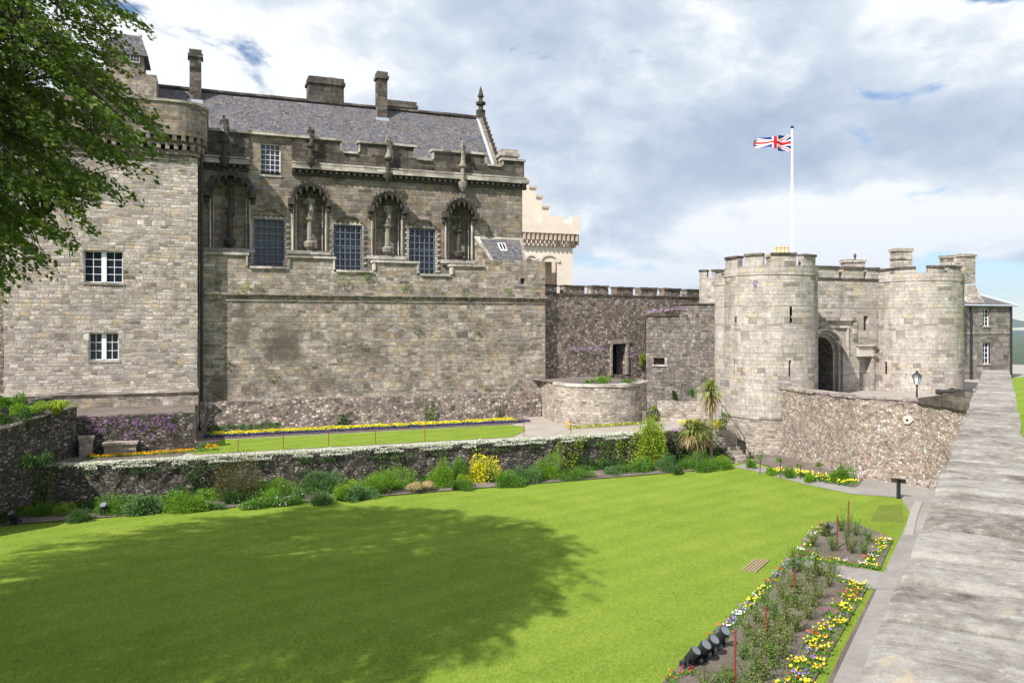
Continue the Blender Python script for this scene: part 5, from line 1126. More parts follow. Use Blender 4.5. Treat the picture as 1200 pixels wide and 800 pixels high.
while tpos < 46.2:
    L_ = random.uniform(.75, 1.35); g_ = random.uniform(.018,.042); n_u, n_p = 10, 12; mb = MB(); tilt = random.uniform(-.012,.012); dzz = random.uniform(-.008,.008)
    el, er = random.uniform(-.03,.03), random.uniform(-.03,.03)
    def top(i, j):
        u = tpos + g_ + (L_-2*g_)*i/n_u; q = PR-er + (PL+el-PR+er)*j/n_p
        edge = min(i, n_u-i)/n_u*L_; r_ = .030*math.exp(-edge/.05); jx = .01*mnoise.noise((j*.9, tpos*3, 5))*(1 if i in (0,n_u) else 0)
        x2, y2 = along(u+jx, q); e2 = min(j, n_p-j); r2 = .02 if e2 == 0 else 0
        hgt = .020*mnoise.noise((u*1.1, q*1.5, 0)) + .009*mnoise.noise((u*4, q*3.2, 2)) + .004*mnoise.noise((u*11, q*6, 4))
        return (x2, y2, PT + dzz + tilt*(q-.3) + hgt - r_ - r2)
    for i in range(n_u):
        for j in range(n_p): mb.face([top(i,j), top(i+1,j), top(i+1,j+1), top(i,j+1)][::1])
    bz = PT-.18
    for i in range(n_u):
        for j, fl in ((0,0),(n_p,1)):
            a_, b_ = top(i,j), top(i+1,j); q = [(a_[0],a_[1],bz),(b_[0],b_[1],bz),b_,a_]; mb.face(q[::-1] if fl else q)
    for j in range(n_p):
        for i, fl in ((0,1),(n_u,0)):
            a_, b_ = top(i,j), top(i,j+1); q = [(a_[0],a_[1],bz),(b_[0],b_[1],bz),b_,a_]; mb.face(q[::-1] if fl else q)
    mb.build('coping_stone', M['coping'], par, smooth=False); tpos += L_; k += 1
# ------------------------------------------------------------------ foliage tools
def unit(v): return v / np.maximum(1e-9, np.linalg.norm(v, axis=1, keepdims=True))
def leaf_arrays(P, size, out=None, flat=0.0, aspect=0.45, var=0.35, droop=0.0, bend=True):
    """P (n,3) leaf centres -> pointed leaf quads; out = direction the blades run"""
    n = len(P); a = unit(RNG.normal(size=(n, 3)))
    if out is not None: a = unit(a * 0.75 + out)
    a[:, 2] -= droop; a[:, 2] *= (1 - flat); a = unit(a)
    nrm = unit(RNG.normal(size=(n, 3)) * (1 - flat * .6) + np.array([0, 0, .55 + flat]))
    b = unit(np.cross(a, nrm)); s = size * (1 + RNG.uniform(-var, var, (n, 1))); nn = np.cross(b, a)
    V = np.stack([P - a*s*.5, P + b*s*aspect*.5 + nn*s*.06, P + a*s*.5 - np.array([0,0,1])*s*.06, P - b*s*aspect*.5 + nn*s*.06], 1).reshape(-1, 3)
    return V
def quads(V): return np.arange(len(V)).reshape(-1, 4)
def blobs(n, r, lumps=7, shell=.55, seed=0, flat_bottom=True):
    """points in a lumpy mound of radii r, denser at the surface"""
    rg = np.random.default_rng(seed + 5); C = rg.normal(size=(lumps, 3)); C = unit(C) * rg.uniform(.15, .78, (lumps, 1)); C[:, 2] = np.abs(C[:, 2]) * .85 + .03
    R_ = rg.uniform(.24, .52, lumps); k = RNG.integers(0, lumps, n); d = unit(RNG.normal(size=(n, 3)))
    rad = R_[k][:, None] * (shell + (1-shell) * RNG.uniform(0, 1, (n, 1))) ; P = C[k] + d * rad * np.where(RNG.uniform(0, 1, (n, 1)) < .14, RNG.uniform(1.05, 1.45, (n, 1)), 1)
    P[:, 2] = np.abs(P[:, 2]); out = unit(P * np.array([1,1,.8]) + d * .6)
    return P * np.array(r), out
def stems_mb(base, targets, r0=.012, n=5):
    mb = MB()
    for t_ in targets:
        m_ = [(base[i] + t_[i]) / 2 for i in range(3)]; m_[2] += .04; mb.tube([base, m_, t_], [r0, r0*.7, r0*.35], 4)
    return mb
def shrub(name, label, px, py, wpx, hpx, mat, leaf=.09, dens=1.0, z=0.05, cat='shrub', group=None, lumps=8, aspect=.5, Yd=.6, up=0.0, flowers=None, nf=0, fsize=.07, base=None, depth_r=None, seed=None, stem=True):
    """a garden shrub whose base stands where the photo column/row meets the ground at height z"""
    x, y = G(px, py, z) if base is None else base; k = x*sn + y*cs
    rw = wpx*k/F/2*1.08; h = hpx*k/F; ry = depth_r or min(rw, .9)*Yd*1.4
    y += ry*.6; seed = seed if seed is not None else int(px*7+py); vol = rw*ry*h
    n = int(min(9000, max(120, 2.6*dens*(rw*h*2+rw*ry*2+ry*h*2)/(leaf*leaf*aspect))))
    P, out = blobs(n, (rw, ry, h/1.12), lumps, .5, seed)
    P += np.array([x, y, z]); out[:, 2] += up
    th = thing(name, (x, y, z), label, cat, group)
    V = leaf_arrays(P, leaf, out, aspect=aspect); raw_mesh('foliage', V, quads(V), None, L[mat], th)
    if stem:
        tg = [tuple(P[i]) for i in RNG.integers(0, n, 9)]; stems_mb((x, y, z-.05), tg, .02 if h > .8 else .012).build('stems', M['bark'], th)
    if flowers:
        P2, o2 = blobs(nf, (rw*1.02, ry*1.02, h/1.08), lumps, .92, seed); P2 += np.array([x, y, z]); V = leaf_arrays(P2, fsize, o2, aspect=.9); raw_mesh('flowers', V, quads(V), None, L[flowers], th)
    return th
def patch(name, label, pts, mats, leaf=.07, cat='plant', group=None, aspect=.6, kind=None, origin=None, up=0.0, parent=None):
    """pts: list of (x,y,z,rx,ry,rz,n,matname) mounds joined into one plant, one mesh per colour"""
    c = origin or (pts[0][0], pts[0][1], pts[0][2])
    by = {}
    for (x, y, z, rx, ry, rz, n, mn) in pts:
        d = unit(RNG.normal(size=(n, 3))); d[:, 2] = np.abs(d[:, 2]) if rz < 0 else d[:, 2]
        P = np.array([x, y, z]) + d * np.array([rx, ry, abs(rz)]) * RNG.uniform(.3, 1, (n, 1)) ** .5
        by.setdefault(mn, []).append((P, d))
    if len(by) == 1 and parent is None:
        mn, ls = list(by.items())[0]; P = np.concatenate([a for a, _ in ls]); dd = np.concatenate([b for _, b in ls]); dd[:, 2] += up
        V = leaf_arrays(P, leaf, dd, aspect=aspect); o = raw_mesh(name, V, quads(V), None, L[mn], origin=c); return tag(o, label, cat, group, kind)
    th = thing(name, c, label, cat, group) if kind is None else None
    for mn, ls in by.items():
        P = np.concatenate([a for a, _ in ls]); dd = np.concatenate([b for _, b in ls]); dd[:, 2] += up; V = leaf_arrays(P, leaf, dd, aspect=aspect)
        raw_mesh('foliage' if mn in ('bright','mid','deep','blue','lime','tree','rose','bronze') else 'flowers', V, quads(V), None, L[mn], th)
    return th

# ------------------------------------------------------------------ the big tree on the left
tb = np.array([*D(-520, 19.0)]); TRUNK = (float(tb[0]), float(tb[1]))
CC = np.array([-19.2*cs + 17.0*sn, 19.2*sn + 17.0*cs, 16.4]); CR = np.array([10.2, 9.0, 7.4])
tree = thing('broadleaf_tree', (TRUNK[0], TRUNK[1], 0), 'large broadleaf tree whose drooping leafy branches hang into the upper left', 'tree')
def proj(P):
    lat_ = P[:, 0]*cs - P[:, 1]*sn; dep_ = P[:, 0]*sn + P[:, 1]*cs; return 600 + F*lat_/dep_, HOR - F*(P[:, 2]-CZ)/dep_
edge_y = np.array([-500, -120, -20, 0, 22, 40, 84, 100, 118, 142, 160, 180, 214, 222, 236, 262, 290, 312, 330]); edge_x = np.array([380, 230, 150, 150, 172, 150, 152, 166, 192, 188, 178, 164, 152, 108, 98, 80, 66, 30, -60])
nspr = 5200; dirs = unit(RNG.normal(size=(nspr*2, 3))); rr_ = RNG.uniform(.25, 1, (nspr*2, 1)) ** .45
# irregular crown radius so the outline has bays
lump = np.array([mnoise.noise(Vector(d) * 1.9 + Vector((3.3, 1.2, 7.1))) + .5*mnoise.noise(Vector(d) * 4.5) for d in dirs])[:, None]
C_ = CC + dirs * CR * rr_ * (1 + .22 * lump)
C2 = np.array([-20.0*cs + 8.0*sn, 20.0*sn + 8.0*cs, 16.0]); C_[::3] = C2 + dirs[::3] * np.array([9.5, 8.5, 6.5]) * rr_[::3]
# hanging sprays on the side over the lawn
nh = 1900; ph = RNG.uniform(-120, 185, nh); pv = RNG.uniform(-40, 325, nh); kd = RNG.uniform(13.5, 21.0, nh)
H_ = np.array([D(a, k_, b) for a, b, k_ in zip(ph, pv, kd)])
C_ = np.concatenate([C_, H_])
qx, qy = proj(C_); lim = np.interp(qy, edge_y, edge_x)
wob = np.array([14 * mnoise.noise((a * .03, b * .03, 0)) + 9 * mnoise.noise((a*.09, b*.09, 4)) for a, b in zip(qx, qy)])
gapn = np.array([mnoise.noise((a * .028, b * .05, 9)) for a, b in zip(qx, qy)])
low = qy > 150
dpt = C_[:, 0]*sn + C_[:, 1]*cs; vis = (qx > -40) & (qy > -60) & (dpt > 1)
sx_ = C_[:, 0] - SUN.x/SUN.z*C_[:, 2]; sy_ = C_[:, 1] - SUN.y/SUN.z*C_[:, 2]; sl_ = sx_*cs - sy_*sn; sd_ = sx_*sn + sy_*cs
eb = np.array([16.5, 20.0, 23.0, 26.0, 29.0, 32.5, 36.0, 38.5, 40.5]); el_ = np.array([-4.9, -3.3, -.6, 1.6, 2.6, 2.4, .8, -3.0, -12.0])
round_edge = sl_ < np.interp(sd_, eb, el_) + .7 + 2.2*np.array([mnoise.noise((p_*.7, q_*.7, 2)) + .5*mnoise.noise((p_*2.1, q_*2.1, 5)) for p_, q_ in zip(sl_, sd_)])
keep = round_edge & ((qx < lim - 12 + wob) | (dpt < 1)) & (C_[:, 2] > 9.6) & (dpt > -4) & ~((gapn > .08) & vis & low) & ~((gapn > .24) & vis) & ~(vis & (RNG.uniform(0, 1, len(qx)) < .25)) & ~(vis & (dpt < 12))
C_ = C_[keep]; ns = len(C_)
m_ = 50; outw = unit(C_ - (CC - np.array([0, 0, 4]))) ; outw[:, 2] = outw[:, 2]*.35 - .42; outw = unit(outw)
side = unit(np.cross(outw, np.array([0, 0, 1.0]))); tt = RNG.uniform(-.5, .5, (ns, m_, 1)); ww = RNG.normal(0, .5, (ns, m_, 1)) * (1 - np.abs(tt)*1.1)
sl = RNG.uniform(.55, 1.05, (ns, 1, 1))
LP = C_[:, None, :] + outw[:, None, :] * tt * sl * 1.25 + side[:, None, :] * ww * sl * .34 + RNG.normal(0, .05, (ns, m_, 3)) - np.array([0, 0, 1]) * (tt + .5) ** 2 * .25
LO = np.repeat(outw[:, None, :], m_, 1).reshape(-1, 3)
V = leaf_arrays(LP.reshape(-1, 3), .115, LO, flat=.35, aspect=.6, droop=.35); raw_mesh('crown', V, quads(V), None, L['tree'], tree)
# trunk and limbs reaching the sprays
mb = MB(); mb.tube([(TRUNK[0], TRUNK[1], -.2), (TRUNK[0], TRUNK[1], .6), (TRUNK[0]+.2, TRUNK[1]+.1, 4), (TRUNK[0]+.5, TRUNK[1]+.3, 9), (TRUNK[0]+1.0, TRUNK[1]+.5, 13)], [.75, .55, .48, .40, .3], 12)
mb.build('trunk', M['bark'], tree, jit=.05)
mb = MB(); nodes = []
for i in range(26):
    z0 = RNG.uniform(6.5, 13); p0 = Vector((TRUNK[0]+.2+z0*.05, TRUNK[1]+.1+z0*.03, z0)); tgt = Vector(C_[RNG.integers(0, ns)]) if i > 9 else Vector(C_[np.argsort(-qx[keep])[RNG.integers(0, 500)]])
    mid_ = p0.lerp(tgt, .5) + Vector((0, 0, 1.6)); pts = [p0, p0.lerp(mid_, .5) + Vector((0,0,.4)), mid_, mid_.lerp(tgt, .55) + Vector((0,0,.35)), tgt]
    mb.tube(pts, [.2, .15, .10, .06, .02], 6); nodes += [pts[2], pts[3], mid_.lerp(tgt, .25), tgt]
mb.build('limbs', M['bark'], tree)
mb = MB(); NP_ = np.array([list(n_) for n_ in nodes])
sel = np.argsort(-qx[keep])[:900:2].tolist() + RNG.integers(0, ns, 250).tolist()
for i in sel:
    c = C_[i]; j = int(np.argmin(((NP_ - c) ** 2).sum(1))); a = Vector(NP_[j]); b = Vector(c)
    if (a - b).length > 3.5: continue
    mb.tube([a, a.lerp(b, .55) + Vector((0,0,.18)), b + Vector(outw[i])*.4], [.02, .012, .005], 4)
mb.build('twigs', M['bark'], tree)

# ------------------------------------------------------------------ lower border under the garden wall
SH_ = [ # name, label, px, base py, w, h, material, leaf, extra
 ('shrub','dark leafy shrub at the far left end of the border',2,612,30,26,'deep',.08,{}),
 ('low_plant','small green perennial beside the leftmost black floodlight',42,606,40,13,'mid',.06,{}),
 ('low_plant','thin leafy perennial between the little green plant label and the border front',72,604,22,15,'lime',.06,{}),
 ('low_plant','low dark green cushion in front of the second floodlight',88,612,34,12,'deep',.05,{}),
 ('shrub','bright green mound directly right of the second floodlight',132,603,50,20,'mid',.07,{}),
 ('shrub','blue green large leaved shrub between two bright green mounds',178,603,56,28,'blue',.13,dict(aspect=.35)),
 ('shrub','lime green dome beneath the wall climber, right of the blue green shrub',226,600,48,29,'bright',.07,{}),
 ('low_plant','tiny silver grey cushion on bare soil left of the bronze shrub',252,597,18,7,'blue',.05,{}),
 ('shrub','tall airy bronze brown shrub leaning on the garden wall',272,588,50,50,'bronze',.07,dict(dens=.40,lumps=16,up=.5)),
 ('hedge_plant','bright clipped green mound behind the white flowered plants',312,583,62,24,'bright',.06,{}),
 ('flowering_plant','pale green clump dotted with white flowers at the border front',322,594,82,17,'mid',.07,dict(flowers='whitef',nf=150,fsize=.07)),
 ('shrub','blue green spurge clump standing tall against the wall',379,580,48,30,'blue',.11,dict(aspect=.3,up=.5)),
 ('low_plant','dark blue green cushion in front of the tall spurge clump',376,592,26,15,'blue',.08,{}),
 ('low_plant','small bright green mound right of the blue green cushion',403,588,26,17,'bright',.06,{}),
 ('low_plant','grey green leafy clump in front of the broad yellow green mound',424,587,30,18,'blue',.09,dict(aspect=.35)),
 ('shrub','broad yellow green mound left of the two tan grass tufts',454,580,60,25,'bright',.06,{}),
 ('shrub','upright bright green box shaped shrub right of the tan tufts',517,572,34,36,'bright',.06,{}),
 ('shrub','dark green shrub squeezed between the box shaped shrub and the yellow bush',539,567,24,28,'mid',.06,{}),
 ('low_plant','low green cushion in front of the box shaped shrub',541,574,30,14,'mid',.05,{}),
 ('flowering_bush','brilliant yellow flowering bush in the middle of the border',566,565,44,35,'lime',.06,dict(flowers='yellow',nf=2600,fsize=.075)),
 ('low_plant','spreading green plant right of the yellow bush',600,570,42,18,'mid',.07,{}),
 ('shrub','dull green rounded shrub behind the spreading plant beside the yellow bush',597,556,30,17,'deep',.06,{}),
 ('shrub','blue green shrub left of the round light green bush',624,567,28,22,'blue',.07,{}),
 ('shrub','round light green bush below the leafy climber',648,562,34,26,'bright',.055,{}),
 ('low_plant','long low green mat right of the round light green bush',681,562,50,13,'mid',.05,{}),
 ('shrub','dark mixed green shrub against the wall behind the low mat',688,552,56,24,'deep',.08,{}),
 ('low_plant','small blue green rosette on soil left of the tall variegated shrub',722,556,20,11,'blue',.08,{}),
 ('low_plant','leafy green clump in front of the tall variegated shrub',752,554,36,18,'mid',.08,{}),
 ('low_plant','rounded blue green cushion right of the tall variegated shrub',788,553,26,16,'blue',.06,{}),
 ('low_plant','small green mound between the round cushion and the palms',806,549,20,12,'mid',.06,{}),
 ('shrub','wide dark green mound at the foot of the slender palm trunk',834,552,38,20,'mid',.06,{}),
 ('shrub','fresh green mound by the lowest stone step',850,549,28,20,'bright',.05,{}),
]
for (nm, lb, px, py, w_, h_, mt, lf, ex) in SH_:
    shrub(nm, lb, px, py, w_*1.36, h_*1.38, mt, lf, cat='plant' if nm == 'low_plant' else 'shrub', **ex)
gpf = 'small filler plants between the border shrubs'
fr = random.Random(5)
for i in range(70):
    px = 20 + i*11.6 + fr.uniform(-7, 7); py = 609 - (609-551)*(px/860) + fr.uniform(-12, 1)
    o = shrub('low_plant', 'small leafy filler plant among the larger shrubs of the wall border', px, py, fr.uniform(18, 40), fr.uniform(10, 24), fr.choice(['mid','bright','deep','blue','mid','lime']), fr.choice([.05,.07,.09]), cat='plant', group=gpf, stem=False, dens=.8, aspect=fr.choice([.35,.5,.6]), up=fr.choice([0,.6]))
def tuft(name, label, x, y, z, r, h, mat, n=260, wdt=.02, cat='grass tuft', group=None, droop=.5, parent=None):
    a = RNG.uniform(0, 2*np.pi, n); sp = RNG.uniform(.1, 1, n); hh = h*RNG.uniform(.6, 1, n)
    B = np.stack([x + np.cos(a)*.12*r*sp, y + np.sin(a)*.12*r*sp, np.full(n, z)], 1); O = np.stack([np.cos(a)*sp*r, np.sin(a)*sp*r, hh*0], 1)
    mid_ = B + O*.45; mid_[:, 2] += hh*.85; tip = B + O; tip[:, 2] += hh*(1 - droop*sp)
    sd = np.stack([-np.sin(a), np.cos(a), a*0], 1)*wdt
    V = np.stack([B - sd, B + sd, mid_ + sd*.8, mid_ - sd*.8, mid_ - sd*.8, mid_ + sd*.8, tip + sd*.1, tip - sd*.1], 1).reshape(-1, 3)
    o = raw_mesh(name, V, quads(V), None, L[mat], parent, None if parent else (x, y, z)); return tag(o, label, cat, group) if parent is None else o
for px, py, w_, lb in ((487,578,20,'left of two dry tan grass tufts in the border'),(503,576,16,'right of two dry tan grass tufts in the border')):
    x, y = G(px, py, .05); k = x*sn+y*cs; tuft('grass_tuft', lb, x, y+.3, .05, w_*k/F*.62, .62, 'tan', 420, .02)
x, y = G(67, 484, 4.4); tuft('grass_tuft', 'sunlit yellow green grass tuft on the shadowed side wall', X(66,44.6), 44.6, 4.6, 1.0, .8, 'lime', 500, .022)
# tall variegated shrub
x, y = G(769, 549, .05); k = x*sn+y*cs
shrub('variegated_shrub', 'tall variegated yellow green shrub rising above the right end of the garden wall', 769, 549, 50, 92, 'lime', .13, lumps=14, dens=1.7, aspect=.6, Yd=.7)
shrub('low_plant', 'leafy top growth with reddish tips right behind the variegated shrub', 777, 486, 34, 18, 'bright', .12, z=2.2, cat='plant')
# climbers on the garden wall
def climber(label, x0px, x1px, y0px, y1px, mat, n=500, leaf=.09, Yp=43.85, cat='climber', dens=.0, flowers=None):
    a, b = X(x0px, Yp), X(x1px, Yp); mx_ = (x0px+x1px)/2; z1, z0 = Z(mx_, y0px, Yp), max(0.05, Z(mx_, y1px, Yp)); th = thing('climbing_plant', ((a+b)/2, Yp-.1, z0), label, cat)
    ns_ = 6; P = []; mb = MB()
    for s_ in range(ns_):
        x_ = (a+b)/2 + RNG.uniform(-.1, .1); z_ = z0 - .05; ang = RNG.uniform(-.75, .75); pts = [(x_, Yp-.12, z_)]
        for q in range(7): ang += RNG.uniform(-.35, .35); x_ = min(b, max(a, x_ + math.sin(ang)*(z1-z0)/6)); z_ = min(z1, z_ + abs(math.cos(ang))*(z1-z0)/6.2); pts.append((x_, Yp-.10-RNG.uniform(0,.08), z_))
        mb.tube(pts, [.018]*4+[.009]*4, 4)
        for p0, p1 in zip(pts[:-1], pts[1:]):
            k_ = n//(ns_*7); t_ = RNG.uniform(0, 1, (k_, 1)); P.append(np.array(p0)*(1-t_) + np.array(p1)*t_ + RNG.normal(0, 1, (k_, 3))*np.array([.16, .05, .14]))
    P = np.concatenate(P); P[:, 1] = np.minimum(P[:, 1], Yp-.03); o_ = np.tile(np.array([0, -.6, 0]), (len(P), 1)); V = leaf_arrays(P, leaf, o_, aspect=.6)
    raw_mesh('foliage', V, quads(V), None, L[mat], th); mb.build('stems', M['bark'], th)
    if flowers: V = leaf_arrays(P[::9] - np.array([0,.05,0]), .07, o_[::9], aspect=.9); raw_mesh('flowers', V, quads(V), None, L[flowers], th)
    return th
climber('leafy climber spreading on the wall at the far left above the floodlight', 22, 76, 540, 600, 'mid', 900, .10)
climber('dark ivy like climber on the wall left of the bronze shrub', 212, 246, 543, 575, 'deep', 700, .10)
climber('sparse climber on the wall above the tall spurge clump', 338, 366, 536, 572, 'mid', 260, .08)
climber('thin green climber near the top of the wall above the broad mound', 440, 472, 532, 556, 'mid', 260, .08)
climber('bushy yellow green climber on the wall right of the yellow bush', 655, 690, 510, 558, 'lime', 800, .09)
climber('dense dark climber on the wall beside the bushy yellow green one', 702, 722, 515, 552, 'mid', 560, .09)
climber('yellow green climber hanging near the variegated shrub', 724, 750, 505, 545, 'lime', 900, .10)
climber('upright ivy strip on the rubble foot below the long palace wall', 498, 508, 464, 492, 'bright', 240, .10, Yp=54.6)
climber('faint green creeper at the rubble foot right of the upright ivy strip', 574, 586, 464, 490, 'mid', 160, .09, Yp=54.6)
climber('dark low shrub trained on the rubble foot below the palace wall', 383, 412, 486, 500, 'deep', 420, .12, Yp=54.5)
climber('twiggy climber on the shaded side of the round bastion', 718, 746, 468, 503, 'mid', 260, .10, Yp=48.7)
# ivy and grass on the left walls
for i, (px, py, Y_, w_, h_, mt, lb) in enumerate(((12,500,43.0,46,44,'deep','dark ivy mass on the side wall below the tree branches'),(30,478,44.5,46,24,'bright','sunlit ivy covering the top of the side wall at the far left'),(8,470,45.0,40,26,'mid','green ivy clump on the wall right at the left picture edge'),(40,540,41.5,40,30,'deep','shaded ivy hanging on the side wall above the climber'))):
    x_ = X(px, Y_); k = XK(px, Y_)[1]; z_ = Z(px, py, Y_); shrub('ivy', lb, 0, 0, w_, h_, mt, .10, base=(x_, Y_-.2), z=z_-.3, cat='ivy', stem=False)
for i, (px, py, w_, h_, mt, lb) in enumerate(((708,447,24,16,'bright','bright green bush on the bastion top right below the doorway'),(690,447,15,8,'mid','small green mound on the bastion left of the bright bush'),(735,447,16,9,'mid','small leafy mound near the right rim of the bastion'))):
    k = 56.5; p = D(px, k); shrub('low_plant', lb, 0, 0, w_, h_, mt, .09, base=(p[0], p[1]-.2), z=zb_-.05, cat='plant')
patch('pansies', 'band of dark violet flowers along the bastion rim', [(*D(px, 54.7+abs(px-705)*.02), zb_+.05, .5, .25, .14, 90, 'navy') for px in (678,692,703,716,726)], None, .07, 'flowers')
x_, y_ = D(672, 55.3); shrub('shrub', 'small green shrub at the left foot of the round bastion', 0, 0, 16, 22, 'mid', .08, base=(x_, y_-.6), z=2.2)
patch('pansies', 'little yellow flower patch beside the shrub at the bastion foot', [(*D(664, 54.0), 2.3, .45, .2, .14, 70, 'orange')], None, .07, 'flowers')
for px, py, w_, h_, mt, lb in ((792,467,15,18,'deep','dark fern growing from the lower left of the dark wall block'),(811,462,10,14,'mid','small fern on the dark wall block above the palm'),):
    k = hit(px, K0, K1)[1]-.05; p = D(px, k); shrub('fern', lb, 0, 0, w_, h_, mt, .13, base=(p[0], p[1]-.15), z=zk(py, k), cat='fern', stem=False, aspect=.3)
k = hit(752, C0, C1)[1]-.1; p = D(752, k); shrub('wall_plant', 'yellow green plant hanging on the wall edge beside the doorway', 0, 0, 11, 26, 'lime', .12, base=(p[0], p[1]-.2), z=zk(428, k), cat='plant', stem=False)

# ------------------------------------------------------------------ cordyline palms
def cordyline(label, px, py_base, z, k, head_py, trunk_r, hr, heads=1, dead=.4, name='cordyline_palm'):
    x_, y_ = D(px, k); zh = zk(head_py, k); th = thing(name, (x_, y_, z), label, 'palm tree', 'cordyline palms by the steps')
    mb = MB(); hp = []
    if heads == 1: mb.tube([(x_,y_,z-.1),(x_+.04,y_,(z+zh)/2),(x_,y_,zh)], [trunk_r*1.25,trunk_r,trunk_r*.9], 9); hp = [(x_,y_,zh)]
    else:
        for i in range(heads): dx_ = (i-(heads-1)/2)*.55; mb.tube([(x_+dx_*.25,y_,z-.1),(x_+dx_*.6,y_+.05*i,(z+zh)/2),(x_+dx_,y_+.1*i,zh-.12*i)], [trunk_r*1.2,trunk_r,trunk_r*.8], 8); hp.append((x_+dx_,y_+.1*i,zh-.12*i))
    mb.build('trunk', M['palmbark'], th, jit=.012, js=5)
    def swords(n, up0, up1, ln, dr, c_list):
        A = []
        for c in c_list:
            a = RNG.uniform(0, 2*np.pi, n); el = RNG.uniform(up0, up1, n); l_ = ln*RNG.uniform(.7, 1.05, n); d = np.stack([np.cos(a)*np.cos(el), np.sin(a)*np.cos(el), np.sin(el)], 1); sd = np.stack([-np.sin(a), np.cos(a), a*0], 1)
            P0 = np.array(c) + d*.05; P1 = P0 + d*l_[:, None]*.4; P2 = P0 + d*l_[:, None]*.75 - np.array([0,0,1])*(dr*l_*.18)[:, None]; P3 = P0 + d*l_[:, None] - np.array([0,0,1])*(dr*l_*.5)[:, None]
            for q0, q1, w0, w1 in ((P0,P1,.018,.032),(P1,P2,.032,.024),(P2,P3,.024,.004)): A.append(np.stack([q0-sd*w0, q0+sd*w0, q1+sd*w1, q1-sd*w1], 1).reshape(-1, 3))
        return np.concatenate(A)
    V = swords(190, -.25, 1.45, hr, .7, hp); raw_mesh('crown', V, quads(V), None, L['palm'], th)
    V = swords(int(110*dead)+20, -1.45, -.5, hr*.95, .3, [(c[0], c[1], c[2]-.1) for c in hp]); raw_mesh('dead_leaves', V, quads(V), None, L['deadpalm'], th)
    return th
cordyline('tall cordyline palm with a bare trunk and shaggy head against the gate tower', 833, 545, .05, 50.6, 459, .10, 1.35, 1, .9)
cordyline('short cordyline palm with a skirt of dead leaves left of the tall one', 817, 545, .05, 50.2, 503, .085, 1.1, 3, .9)
# flowers and plants on the landing behind the palms
patch('flowering_plant', 'orange and yellow flower bed above the palms on the upper landing', [(*D(px, 53.5), 2.45, .6, .35, .2, 130, m_) for px, m_ in ((803,'yellow'),(813,'orange'),(838,'yellow'),(826,'mid'),(846,'mid'),(842,'bright'))], None, .1, 'flowers')
patch('flowering_plant', 'yellow flower clump at the top of the stone steps', [(*D(840, 52.6), 2.4, .45, .3, .25, 130, 'yellow'), (*D(846, 52.9), 2.4, .5, .3, .4, 170, 'mid'), (*D(850, 52.9), 2.9, .4, .3, .35, 120, 'bright')], None, .1, 'flowers')
patch('flowering_plant', 'mauve flower cushion on the wall top beside the variegated shrub', [(*D(800, 50.9), 2.3, .85, .4, .14, 420, 'lilac')], None, .07, 'flowers')
shrub('shrub', 'dark bush in the corner behind the two palms', 842, 545, 30, 26, 'deep', .09)
shrub('shrub', 'deep green bush behind the short palm against the garden wall', 803, 543, 44, 42, 'deep', .10, lumps=10)
climber('dark spiky creeper on the wall behind the variegated shrub', 772, 798, 505, 545, 'deep', 700, .12)

# ------------------------------------------------------------------ flower strips: ground cover nobody could count
def strip(name, label, P0, P1, width, z, h, per_m, mat, leaf, cat='flowers', wob=.0, gapf=None, aspect=.8):
    L_ = math.dist(P0, P1); n = int(per_m*L_); t_ = RNG.uniform(0, 1, n); w_ = RNG.uniform(-.5, .5, n)
    if gapf: ok = np.array([gapf(a*L_) for a in t_]); t_, w_ = t_[ok], w_[ok]; n = len(t_)
    dx, dy = (P1[0]-P0[0])/L_, (P1[1]-P0[1])/L_; hz = np.array([.55+.45*mnoise.noise((a*L_*1.6, b*2, 3)) for a, b in zip(t_, w_)])
    P = np.stack([P0[0]+dx*t_*L_-dy*w_*width, P0[1]+dy*t_*L_+dx*w_*width, z + h*RNG.uniform(0, 1, n)**.5*hz*(1-1.2*w_*w_)], 1)
    o_ = np.tile(np.array([0, -.25, .5]), (n, 1)); V = leaf_arrays(P, leaf, o_, aspect=aspect); o = raw_mesh(name, V, quads(V), None, L[mat], origin=(P0[0], P0[1], z)); return tag(o, label, cat, None, 'stuff')
gaps = [(X(618,44.1)+27, X(650,44.1)+27), (X(383,44.1)+27, X(392,44.1)+27), (X(245,44.1)+27, X(252,44.1)+27), (X(486,44.1)+27.0, X(493,44.1)+27.0)]
strip('snow_in_summer', 'silver white flowers spilling along the top of the garden wall', (X(70,44.1),44.12), (X(752,44.1),44.12), .62, 2.02, .36, 620, 'snow', .055, gapf=lambda s_: mnoise.noise((s_*.35, 2, 2)) > -.42 or s_ < 3)
strip('snow_in_summer', 'silver white flowers hanging over the wall face', (X(100,43.85),43.85), (X(745,43.85),43.85), .18, 1.85, .3, 240, 'snow', .055, gapf=lambda s_: mnoise.noise((s_*.7, 5, 2)) > -.1)
strip('edging_foliage', 'dark green leaves below the white wall top flowers', (X(100,43.8),43.84), (X(750,43.8),43.84), .16, 1.55, .42, 150, 'deep', .07, cat='foliage', gapf=lambda s_: mnoise.noise((s_*.5, 8, 2)) > -.05)
bx0, bx1 = X(250,51.6), X(604,52.0)
strip('bedding_flowers', 'long band of yellow bedding flowers below the palace wall', (bx0,51.9), (bx1,52.3), .8, 2.2, .42, 230, 'yellow', .09)
strip('bedding_foliage', 'green leaves of the long flower band below the palace wall', (bx0-.5,51.9), (bx1+.2,52.3), 1.1, 2.18, .30, 260, 'bright', .09, cat='foliage')
strip('bedding_flowers', 'narrow dark violet edging in front of the yellow band', (bx0-.6,51.15), (bx1+.9,51.55), .34, 2.2, .26, 260, 'navy', .075)
strip('bedding_foliage', 'dark planting behind the yellow flower band', (X(243,53.5),53.6), (X(330,53.5),53.8), 1.2, 2.2, .7, 300, 'deep', .10, cat='foliage')
